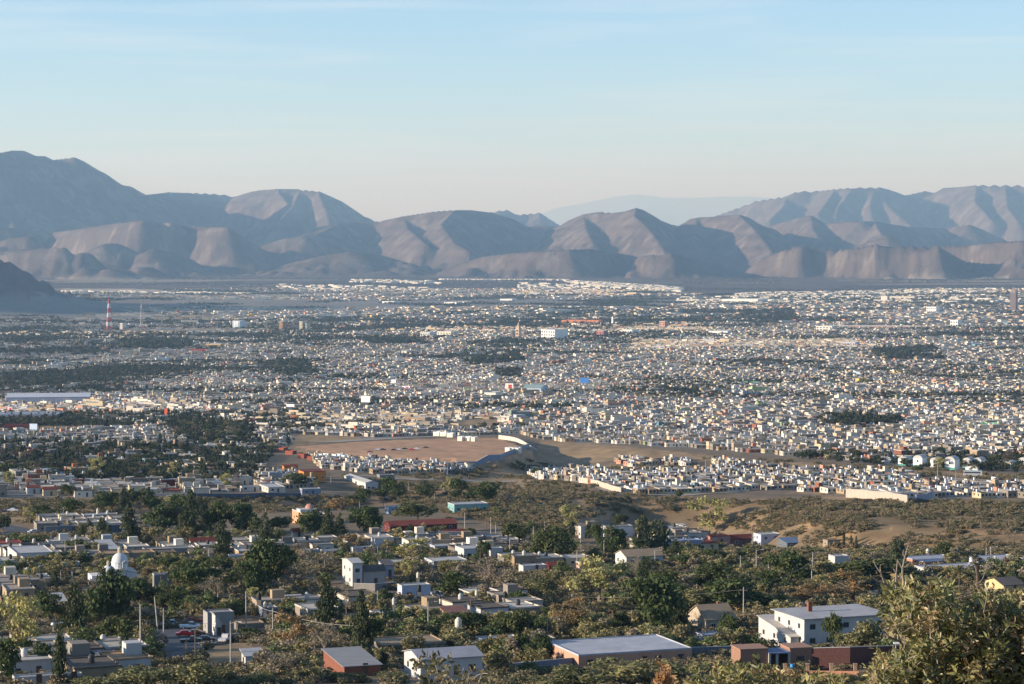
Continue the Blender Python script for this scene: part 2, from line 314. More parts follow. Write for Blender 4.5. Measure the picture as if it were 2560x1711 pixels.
DRYGRASS = [[(1170, 1160), (1250, 1160), (1345, 1142), (1420, 1185), (1200, 1205)], [(-200, 1248), (230, 1250), (420, 1262), (260, 1290), (120, 1310), (-200, 1300)], [(960, 1160), (1320, 1180), (1330, 1200), (1500, 1215), (1450, 1240), (1100, 1215), (930, 1180)],
            [(1350, 1100), (1560, 1115), (1780, 1140), (1800, 1150), (1540, 1150), (1400, 1165), (1340, 1140)], [(1460, 1170), (1560, 1168), (1760, 1170), (1700, 1180), (1530, 1190)],
            [(1900, 1150), (2150, 1165), (2560, 1190), (2560, 1205), (2300, 1195), (2000, 1172), (1900, 1172)], [(-200, 1335), (200, 1332), (210, 1355), (-200, 1360)], [(440, 1640), (620, 1585), (660, 1700), (420, 1711)]]
ASPHALT = [cp(5, *p) for p in [(1180, 640), (1600, 615), (1950, 650), (2100, 700), (1850, 770), (1700, 880), (1640, 920), (1430, 960), (1450, 800), (1180, 690)]]
# ------------------------------------------------------------------ ground and mountains
M_ground = mat('ground_soil', source='tint', noise=.30, scale=.09, rough=.95, bump=.25, spec=.1)
M_hill = mat('mountain_scrub', source='tint', noise=.24, scale=.011, rough=1.0, bump=14.0, spec=.05)
def ground_colour(x, y, z):
    u, v = project(x, y, z); n = fbm(x / 22, y / 22, 3, 40); n2 = fbm(x / 7, y / 7, 2, 41); n3 = fbm(x / 260, y / 260, 3, 42); n4 = fbm(x / 900, y / 500, 4, 43)
    c = np.zeros(x.shape + (3,)); c[:] = (.21, .155, .10)                                       # village soil
    def put(mask, col): c[mask] = col if not isinstance(col, np.ndarray) else col[mask]
    brush = (np.array([.16, .12, .068])[None] * (1 - n[:, None]) + np.array([.33, .215, .115])[None] * n[:, None])
    city = v < city_edge(u); put(city, np.array([.21, .19, .165])[None] * (0.75 + .5 * n3[:, None]))
    for p in SCRUB: put(inpoly(u, v, p), brush)
    dry = np.array([.34, .23, .125])[None] * (.7 + .55 * n2[:, None])
    for p in DRYGRASS + BRUSH: put(inpoly(u, v, p), dry)
    m = (v > 1248) & (u > 1900) & (v < 1340) & (n > .60); put(m, np.array([.42, .26, .13])[None] * np.ones((len(x), 1)))
    m = (v > 1228) & (v < 1300) & (u > 1300) & (n > .62); put(m, np.array([.38, .25, .135])[None] * np.ones((len(x), 1)))
    for p in ESTATES: put(inpoly(u, v, p), np.array([.17, .155, .135])[None] * np.ones((len(x), 1)))
    m = inpoly(u, v, FIELD); put(m, np.array([.46, .27, .155])[None] * (.70 + .45 * n2[:, None] + .25 * n[:, None]))
    near = (y < 350); put(near, brush * .9)
    fe = far_edge(u); m = (v < fe + 3) | (y > 14300)
    plain = np.array([.115, .092, .082])[None] * (.75 + .5 * n4[:, None]) * (.8 + .4 * n3[:, None])
    light = (vnoise(x / 1400, y / 260, 50) > .74) & (y < 17000); plain[light] = (.26, .22, .17)
    put(m, plain)
    pal = inpoly(u, v, [(150, 722), (330, 722), (560, 732), (640, 740), (300, 738)]); put(pal, np.array([.42, .36, .28])[None] * np.ones((len(x), 1)))
    return c
def grid_mesh(name, ts, ys, matr, fn, colfn):
    T, Y = np.meshgrid(ts, ys); X = T * np.maximum(Y + 60, 40); xs = X.ravel(); yy = Y.ravel(); z = fn(xs, yy)
    c = colfn(xs, yy, z); nr, nc = Y.shape; i = np.arange(nr * nc).reshape(nr, nc)
    f = np.stack([i[:-1, :-1], i[:-1, 1:], i[1:, 1:], i[1:, :-1]], -1).reshape(-1, 4)
    return np_mesh(name, np.stack([xs, yy, z], 1), f, [matr], smooth=True, vcol=c)
ts_g = np.concatenate([np.linspace(-.62, -.235, 24)[:-1], np.linspace(-.235, .235, 460), np.linspace(.235, .62, 24)[1:]])
vs = np.linspace(1740, 738, 470); ysg = np.interp(-vs, [-p[0] for p in VT], [p[1] for p in VT])
ysg = np.concatenate([np.linspace(-300, 375, 55), ysg[ysg > 380]]); ysg = ysg[ysg < 12980]
Y_SEAM = 13000.0; ysg = np.append(ysg, Y_SEAM)
link('ground', grid_mesh('ground', ts_g, ysg, M_ground, full_terrain, ground_colour), kind='structure')
def hill_colour(x, y, z):
    n = fbm(x / 420, y / 420, 4, 60); n2 = fbm(x / 120, y / 120, 3, 61); b = base_z(y); hh = z - b
    c = np.array([.100, .078, .070])[None] * (.7 + .6 * n[:, None]) * (.85 + .3 * n2[:, None])
    strat = np.sin(hh / 13 + 3 * fbm(x / 600, y / 600, 2, 63)) * sstep(60, 140, hh)
    c = c * (1 + .14 * strat[:, None]); rock = (n2 > .62) & (hh > 60); c[rock] = (.15, .125, .11)
    g = ground_colour(x, y, z); k = sstep(4, 30, hh)[:, None]; return g * (1 - k) + c * k
ts_m = np.concatenate([np.linspace(-.62, -.235, 24)[:-1], np.linspace(-.235, .235, 600), np.linspace(.235, .62, 24)[1:]])
ysm = np.concatenate([[Y_SEAM], np.arange(13060, 22500, 52.0), np.arange(22500, 30500, 68.0), np.geomspace(30500, 45000, 110)])
# the two sheets share the seam row's heights; the hill sheet's first row is sampled on the same line
link('mountains', grid_mesh('mountains', ts_m, ysm, M_hill, full_terrain, hill_colour), kind='structure')
def far_f(x, y): return ridge_field(x, y, base_z(y) - 5, FAR)
def far_c(x, y, z): return np.ones((len(x), 3)) * np.array([.1, .09, .08])
link('far_range', grid_mesh('far_range', np.linspace(-.4, .4, 160), np.linspace(110000, 158000, 50), M_hill, far_f, far_c), kind='structure')
# far settlement plain continues past the frame on both sides because the sheets are wider than the view

# haze: the air itself, one closed box round everything
hm = bpy.data.materials.new('haze_air'); hm.use_nodes = True; t = hm.node_tree; t.nodes.clear(); o_ = t.nodes.new('ShaderNodeOutputMaterial'); pv = t.nodes.new('ShaderNodeVolumePrincipled')
pv.inputs['Density'].default_value = HAZE_DENSITY; pv.inputs['Color'].default_value = (*HAZE_COLOR, 1); pv.inputs['Absorption Color'].default_value = (.94, .985, 1, 1); pv.inputs['Anisotropy'].default_value = 0.15
t.links.new(pv.outputs[0], o_.inputs['Volume'])
zt, zb = 2950.0, float(ZS.min()) - 60.0; X_, Y0_, Y1_ = 80000.0, -2500.0, 175000.0
vv = [(-X_, Y0_, zb), (X_, Y0_, zb), (X_, Y1_, zb), (-X_, Y1_, zb), (-X_, Y0_, zt), (X_, Y0_, zt), (X_, Y1_, zt), (-X_, Y1_, zt)]
link('haze', np_mesh('haze', vv, [(0, 3, 2, 1), (4, 5, 6, 7), (0, 1, 5, 4), (1, 2, 6, 5), (2, 3, 7, 6), (3, 0, 4, 7)], [hm]), kind='stuff')
# ------------------------------------------------------------------ materials shared by the things
M_wall = mat('painted_plaster', source='object', noise=.13, scale=.55, stretch=(1, 1, .35), rough=.9, dark=None)
M_roof = mat('roof_coating', source='object', noise=.20, scale=.35, rough=.92, bump=.02)
M_corr = mat('corrugated_sheet', source='object', noise=.22, scale=.9, stretch=(.25, 2.2, 1), rough=.6)
M_town = mat('town_walls_and_roofs', source='tint', noise=.16, scale=.25, rough=.9)
M_glass = mat('window_glass', (.035, .04, .05), rough=.15, noise=.1, spec=.5)
M_dark = mat('dark_opening', (.03, .028, .027), rough=.9)
M_frame = mat('painted_metal', source='object', noise=.08, rough=.5)
M_bark = mat('bark', (.13, .095, .065), noise=.35, scale=6)
M_twig = mat('dry_twigs', (.24, .185, .14), noise=.25, scale=2)
M_conc = mat('pole_concrete', (.42, .39, .34), noise=.15, scale=2)
M_wood = mat('pole_wood', (.16, .12, .085), noise=.2, scale=3)
M_asph = mat('asphalt', (.075, .078, .085), noise=.25, scale=.6, rough=.85, dark=(.12, .11, .10), thresh=(.55, .75))
M_leaf = mat('foliage', source='tint', noise=.30, scale=.5, rough=.75, trans=.22, spec=.15)
M_brick = mat('brick_wall', source='object', noise=.25, scale=2.5, rough=.95)
M_stone = mat('rubble_stone', (.42, .35, .25), noise=.3, scale=1.6, rough=.95, dark=(.2, .15, .1), thresh=(.5, .62))
M_plastic = mat('tank_plastic', source='object', noise=.06, scale=2, rough=.5)
M_paint = mat('car_paint', source='object', noise=.03, rough=.28, spec=.5)
M_rubber = mat('tyre_rubber', (.025, .025, .025), rough=.8)

WHITE = lin((188, 185, 178)); CREAM = lin((182, 172, 148)); GREY = lin((126, 122, 116)); BLOCK = lin((138, 131, 122)); TAN = lin((150, 136, 116)); PINK = lin((178, 132, 116))
TERRA = lin((140, 92, 70)); BRICK = lin((128, 84, 68)); MAROON = lin((100, 48, 44)); BLUE = lin((104, 130, 162)); TEAL = lin((104, 160, 144)); GREEN = lin((108, 158, 100)); YELL = lin((190, 160, 80)); ORANGE = lin((200, 128, 62))
R_GREY = lin((146, 142, 137)); R_PALE = lin((176, 173, 168)); R_DARK = lin((96, 90, 84)); R_RED = lin((124, 64, 52)); R_BLUE = lin((104, 120, 142)); R_TAN = lin((150, 130, 106))

# ------------------------------------------------------------------ mesh builder
class MB:
    def __init__(s): s.v = []; s.f = []; s.m = []
    def quad(s, a, b, c, d, m=0): n = len(s.v); s.v += [a, b, c, d]; s.f.append((n, n + 1, n + 2, n + 3)); s.m.append(m)
    def box(s, x0, y0, z0, x1, y1, z1, m=0, top=None):
        n = len(s.v); s.v += [(x0, y0, z0), (x1, y0, z0), (x1, y1, z0), (x0, y1, z0), (x0, y0, z1), (x1, y0, z1), (x1, y1, z1), (x0, y1, z1)]
        for q in ((0, 3, 2, 1), (4, 5, 6, 7), (0, 1, 5, 4), (1, 2, 6, 5), (2, 3, 7, 6), (3, 0, 4, 7)):
            s.f.append(tuple(n + i for i in q)); s.m.append(m)
        if top is not None: s.m[-5] = top
        return s
    def poly(s, pts, m=0): n = len(s.v); s.v += list(pts); s.f.append(tuple(range(n, n + len(pts)))); s.m.append(m)
    def tube(s, pts, rad, k=6, m=0, cap=True):
        rad = rad if isinstance(rad, (list, tuple)) else [rad] * len(pts); n0 = len(s.v); P = [mathutils.Vector(p) for p in pts]
        for i, p in enumerate(P):
            d = (P[min(i + 1, len(P) - 1)] - P[max(i - 1, 0)]); d = d.normalized() if d.length > 1e-9 else mathutils.Vector((0, 0, 1))
            a = d.orthogonal().normalized() if abs(d.z) < .99 else mathutils.Vector((1, 0, 0)); b = d.cross(a)
            for j in range(k):
                t = 2 * math.pi * j / k; s.v.append(tuple(p + (a * math.cos(t) + b * math.sin(t)) * rad[i]))
        for i in range(len(P) - 1):
            for j in range(k):
                a0 = n0 + i * k + j; b0 = n0 + i * k + (j + 1) % k; s.f.append((a0, b0, b0 + k, a0 + k)); s.m.append(m)
        if cap:
            s.f.append(tuple(n0 + j for j in range(k))[::-1]); s.m.append(m); e = n0 + (len(P) - 1) * k; s.f.append(tuple(e + j for j in range(k))); s.m.append(m)
        return s
    def lathe(s, prof, k=10, m=0, c=(0, 0)):
        n0 = len(s.v)
        for r, z in prof:
            for j in range(k): t = 2 * math.pi * j / k; s.v.append((c[0] + r * math.cos(t), c[1] + r * math.sin(t), z))
        for i in range(len(prof) - 1):
            for j in range(k):
                a = n0 + i * k + j; b = n0 + i * k + (j + 1) % k; s.f.append((a, b, b + k, a + k)); s.m.append(m)
        s.f.append(tuple(n0 + j for j in range(k))[::-1]); s.m.append(m); e = n0 + (len(prof) - 1) * k; s.f.append(tuple(e + j for j in range(k))); s.m.append(m)
        return s
    def mesh(s, name, *mats, smooth=False):
        me = bpy.data.meshes.new(name); me.from_pydata(s.v, [], s.f)
        for mm in mats: me.materials.append(mm)
        if len(mats) > 1: me.polygons.foreach_set('material_index', s.m)
        if smooth: me.polygons.foreach_set('use_smooth', [True] * len(s.f))
        me.update(); return me
def root(name, loc, rot=0.0, scale=None):
    o = bpy.data.objects.new(name, None); COL.objects.link(o); o.location = loc; o.rotation_euler = (0, 0, rot); o.empty_display_size = .5
    if scale is not None: o.scale = scale
    return o

# ------------------------------------------------------------------ what stands where, for the descriptions
LM = []            # landmarks: photo x, y, phrase
def landmark(u, v, phrase): LM.append((u, v, phrase))
USED = set()
def rel(u, v, lm):
    du, dv = u - lm[0], v - lm[1]
    if abs(du) > abs(dv) * 1.6: return ('right of ' if du > 0 else 'left of ') + lm[2]
    if abs(dv) > abs(du) * 1.6: return ('in front of ' if dv > 0 else 'behind ') + lm[2]
    return ('in front and ' if dv > 0 else 'behind and ') + ('right of ' if du > 0 else 'left of ') + lm[2]
def describe(desc, u, v, skip=None):
    near = sorted((math.hypot(u - l[0], (v - l[1]) * 1.3), l) for l in LM if l[2] != skip)[:9]
    cand = []
    for d, l in near:
        a = rel(u, v, l); w = ('close ' if d < 38 else 'well ' if d > 90 else '')
        cand.append(f'{desc}, {a}'); cand.append(f'{desc}, {w}{a}')
    for i in range(len(near)):
        for j in range(i + 1, len(near)): cand.append(f'{desc} {rel(u, v, near[i][1])}, {rel(u, v, near[j][1])}')
    for c in cand:
        if c not in USED and len(c.replace(',', '').split()) <= 16: USED.add(c); return c
    for wd in ('smaller ', 'slightly nearer ', 'slightly farther ', 'plainer ', 'darker ', 'lower '):
        for c in cand:
            c = wd + c
            if c not in USED and len(c.split()) <= 16: USED.add(c); return c
    return cand[0]

# ------------------------------------------------------------------ houses
UNIT = {}
def unit(kind):
    if kind in UNIT: return UNIT[kind]
    m = MB()
    if kind == 'wall': m.box(-.5, -.5, 0, .5, .5, 1); r = m.mesh('wall', M_wall)
    elif kind == 'window':       # 1 x 1 in x and z, in the plane y = 0, looking to -y
        m.box(-.5, -.06, -.5, -.42, .02, .5, 0); m.box(.42, -.06, -.5, .5, .02, .5, 0); m.box(-.42, -.06, .42, .42, .02, .5, 0); m.box(-.42, -.09, -.5, .42, .02, -.42, 0); m.box(-.03, -.05, -.42, .03, .02, .42, 0)
        r = m.mesh('window', M_frame)
    elif kind == 'window_full':
        m.box(-.5, -.05, -.5, .5, .0, .5, 0); m.box(-.42, -.062, -.42, .42, -.052, .42, 1); r = m.mesh('window', M_frame, M_glass)
    elif kind == 'pane': m.box(-.42, -.02, -.42, .42, .012, .42, 0); r = m.mesh('pane', M_glass)
    elif kind == 'door':
        m.box(-.5, -.05, 0, .5, .01, 1, 0); r = m.mesh('door', M_frame)
    elif kind == 'tank':
        m.lathe([(.5, 0), (.52, .1), (.5, .5), (.52, .9), (.44, 1.05), (.2, 1.22), (.2, 1.3)], 12); r = m.mesh('tank_body', M_plastic, smooth=True)
    UNIT[kind] = r; return r
def flat_roof_mesh(w, d, par=.35, over=0.0, mat_=None):
    m = MB(); w2, d2 = w / 2 + over, d / 2 + over; t = .16
    m.box(-w2, -d2, 0, w2, d2, .12)
    if par > 0:
        m.box(-w2 - .03, -d2 - .03, -.02, w2 + .03, -d2 + t, par); m.box(-w2 - .03, d2 - t, -.02, w2 + .03, d2 + .03, par)
        m.box(-w2 - .03, -d2 + t, -.02, -w2 + t, d2 - t, par); m.box(w2 - t, -d2 + t, -.02, w2 + .03, d2 - t, par)
    return m.mesh('roof', mat_ or M_roof)
def gable_roof_mesh(w, d, rise, over=.4, axis='x', mat_=None, thick=.14, shift=0.0):
    """ridge along x (axis='x') or y; returns roof sheet; gable ends are made by gable_wall_mesh"""
    m = MB(); a, b = (w / 2 + over, d / 2 + over) if axis == 'x' else (d / 2 + over, w / 2 + over)
    s = rise / (b - over); zE = -over * s
    for t, sg in ((0, 1), (-thick, -1)):
        for q in (((-a, -b, zE), (a, -b, zE), (a, shift, rise), (-a, shift, rise)), ((-a, shift, rise), (a, shift, rise), (a, b, zE), (-a, b, zE))):
            q = [(x, y, z + t) for x, y, z in q]; q = q if sg > 0 else q[::-1]
            if axis == 'y': q = [(-y, x, z) for x, y, z in q]
            m.quad(*q)
    for x in (-a, a):
        q = [(x, -b, zE - thick), (x, shift, rise - thick), (x, shift, rise), (x, -b, zE)]; q2 = [(x, shift, rise - thick), (x, b, zE - thick), (x, b, zE), (x, shift, rise)]
        for g in (q, q2):
            if axis == 'y': g = [(-y, X, z) for X, y, z in g]
            m.quad(*g)
    for y in (-b, b):
        g = [(-a, y, zE - thick), (a, y, zE - thick), (a, y, zE), (-a, y, zE)]
        if axis == 'y': g = [(-Y, X, z) for X, Y, z in g]
        m.quad(*g)
    return m.mesh('roof', mat_ or M_roof)
def gable_wall_mesh(w, d, rise, axis='x', drop=.16, shift=0.0, mat_=None):
    m = MB(); a, b = (w / 2, d / 2) if axis == 'x' else (d / 2, w / 2)
    V = [(-a, -b, -.01), (a, -b, -.01), (a, b, -.01), (-a, b, -.01), (-a, shift, rise - drop), (a, shift, rise - drop)]
    if axis == 'y': V = [(-y, x, z) for x, y, z in V]
    m.v = V; m.f = [(0, 1, 5, 4), (2, 3, 4, 5), (1, 2, 5), (3, 0, 4), (0, 3, 2, 1)]; m.m = [0] * 5
    return m.mesh('gable', mat_ or M_wall)
TANKS = []
def add_window(par, x, y, z, w, h, rot, fc=(.6, .6, .58), pane=True):
    o = link('window', unit('window' if pane else 'window_full'), par, loc=(x, y, z), rot=rot, scale=(w, 1, h), color=fc)
    if pane: link('pane', unit('pane'), o)
    return o
def house(name, label, loc, w, d, h, rot, wall=WHITE, roof='flat', rc=R_GREY, rise=1.6, par=.35, over=0.0, group=None, cat='house', wins=None, chimney=None, storeys=1, near=False, matw=None, rmat=None, door=True, fc=None, shift=0.0, base=1.8, gwall=None):
    """w along the front, d deep, h to the eaves; origin at the middle of the floor"""
    t = root(name, loc, rot); t['label'] = label; t['category'] = cat
    if group: t['group'] = group
    m = MB(); m.box(-w / 2, -d / 2, -base, w / 2, d / 2, h); link('wall', m.mesh('wall', matw or M_wall), t, color=wall)
    if roof == 'flat': r = link('roof', flat_roof_mesh(w, d, par, over, rmat), t, loc=(0, 0, h + .003), color=rc)
    elif roof == 'slab': r = link('roof', flat_roof_mesh(w, d, 0, over or .35, rmat), t, loc=(0, 0, h + .003), color=rc)
    elif roof in ('gx', 'gy'):
        ax = roof[1]; r = link('roof', gable_roof_mesh(w, d, rise, .35, ax, rmat, shift=shift), t, loc=(0, 0, h + .16), color=rc)
        link('gable', gable_wall_mesh(w, d, rise, ax, shift=shift, mat_=matw), t, loc=(0, 0, h + .012), color=gwall or wall)
    elif roof in ('shed', 'shedx'):
        m = MB(); w2, d2 = w / 2 + .35, d / 2 + .35
        z = (lambda x, y: rise * (.5 + y / d)) if roof == 'shed' else (lambda x, y: rise * (.5 - x / w))
        q = [(-w2, -d2), (w2, -d2), (w2, d2), (-w2, d2)]
        top = [(x, y, z(x, y) + .12) for x, y in q]; bot = [(x, y, z(x, y)) for x, y in q]; m.quad(*top); m.quad(*bot[::-1])
        for i in range(4): j = (i + 1) % 4; m.quad(bot[i], bot[j], top[j], top[i])
        r = link('roof', m.mesh('roof', rmat or M_corr), t, loc=(0, 0, h + .03), color=rc)
        m = MB(); q = [(-w / 2, -d / 2), (w / 2, -d / 2), (w / 2, d / 2), (-w / 2, d / 2)]; top = [(x, y, max(0.01, z(x, y))) for x, y in q]; bot = [(x, y, -.0) for x, y in q]
        for i in range(4): j = (i + 1) % 4; m.quad(bot[i], bot[j], top[j], top[i])
        m.quad(*top); link('gable', m.mesh('gable', matw or M_wall), t, loc=(0, 0, h + .004), color=wall)
    if chimney: link('chimney', MB().box(-.45, -.4, -.6, .45, .4, 1.3).box(-.55, -.5, 1.3, .55, .5, 1.42).mesh('chimney', M_brick), t, loc=(chimney[0] * w, chimney[1] * d, h + (rise * .6 if roof != 'flat' else 0)), color=BRICK)
    fc = fc or (.55, .55, .53)
    if wins is None:
        wins = []; n = max(1, min(5, int(w / 3.6)))
        for s in range(storeys):
            zc = 1.55 + s * 2.9
            if zc + .6 > h: break
            for k in range(n):
                x = (k + .5) / n * w - w / 2
                if s == 0 and door and k == n // 2: continue
                wins.append(('f', x, zc, 1.3, 1.1))
            for k in range(max(1, min(3, int(d / 4)))): wins.append(('l', (k + .5) / max(1, min(3, int(d / 4))) * d - d / 2, zc, .9, 1.0))
    for side, c, zc, ww, hh in wins:
        if side == 'f': add_window(t, c, -d / 2 - .003, zc, ww, hh, 0, fc, near)
        elif side == 'l': add_window(t, -w / 2 - .003, -c, zc, ww, hh, -math.pi / 2, fc, near)
    if door: link('door', unit('door'), t, loc=(w * .08, -d / 2 - .003, 0.02), scale=(.95, 1, 2.1), color=lin((90, 70, 55)))
    return t

def corner_house(c, x, y, front, side, hh, rot=20, storey_m=None, **k):
    """x, y: foot of the corner nearest the camera in an enlarged crop; front, side, hh in the crop's pixels"""
    u, v = cp(c, x, y); X, Y, Z = hit(u, v); s = Y / F / K * 1.01; th = R(rot)
    w = front * s / math.cos(th); d = max(side, 8) * s / math.sin(th); h = hh * s
    d = min(max(d, w * .35), max(w * 1.3, 14), 26) if side < 60 else d
    cx = X + (w / 2) * math.cos(th) - (d / 2) * math.sin(th); cyy = Y + (w / 2) * math.sin(th) + (d / 2) * math.cos(th)
    return dict(loc=(cx, cyy, Z), w=w, d=d, h=h, rot=th), (u + front / K / 2, v - hh / K / 2)

def tank(loc, r=.6, h=1.3, color=WHITE, label=None, group=None, stand=0.0):
    t = root('water_tank', loc); t['label'] = label; t['category'] = 'water tank'
    if group: t['group'] = group
    link('tank_body', unit('tank'), t, loc=(0, 0, stand), scale=(r * 2, r * 2, h), color=color)
    if stand: link('stand', MB().box(-r, -r, 0, r, r, stand - .004).mesh('stand', M_roof), t, color=GREY)
    return t
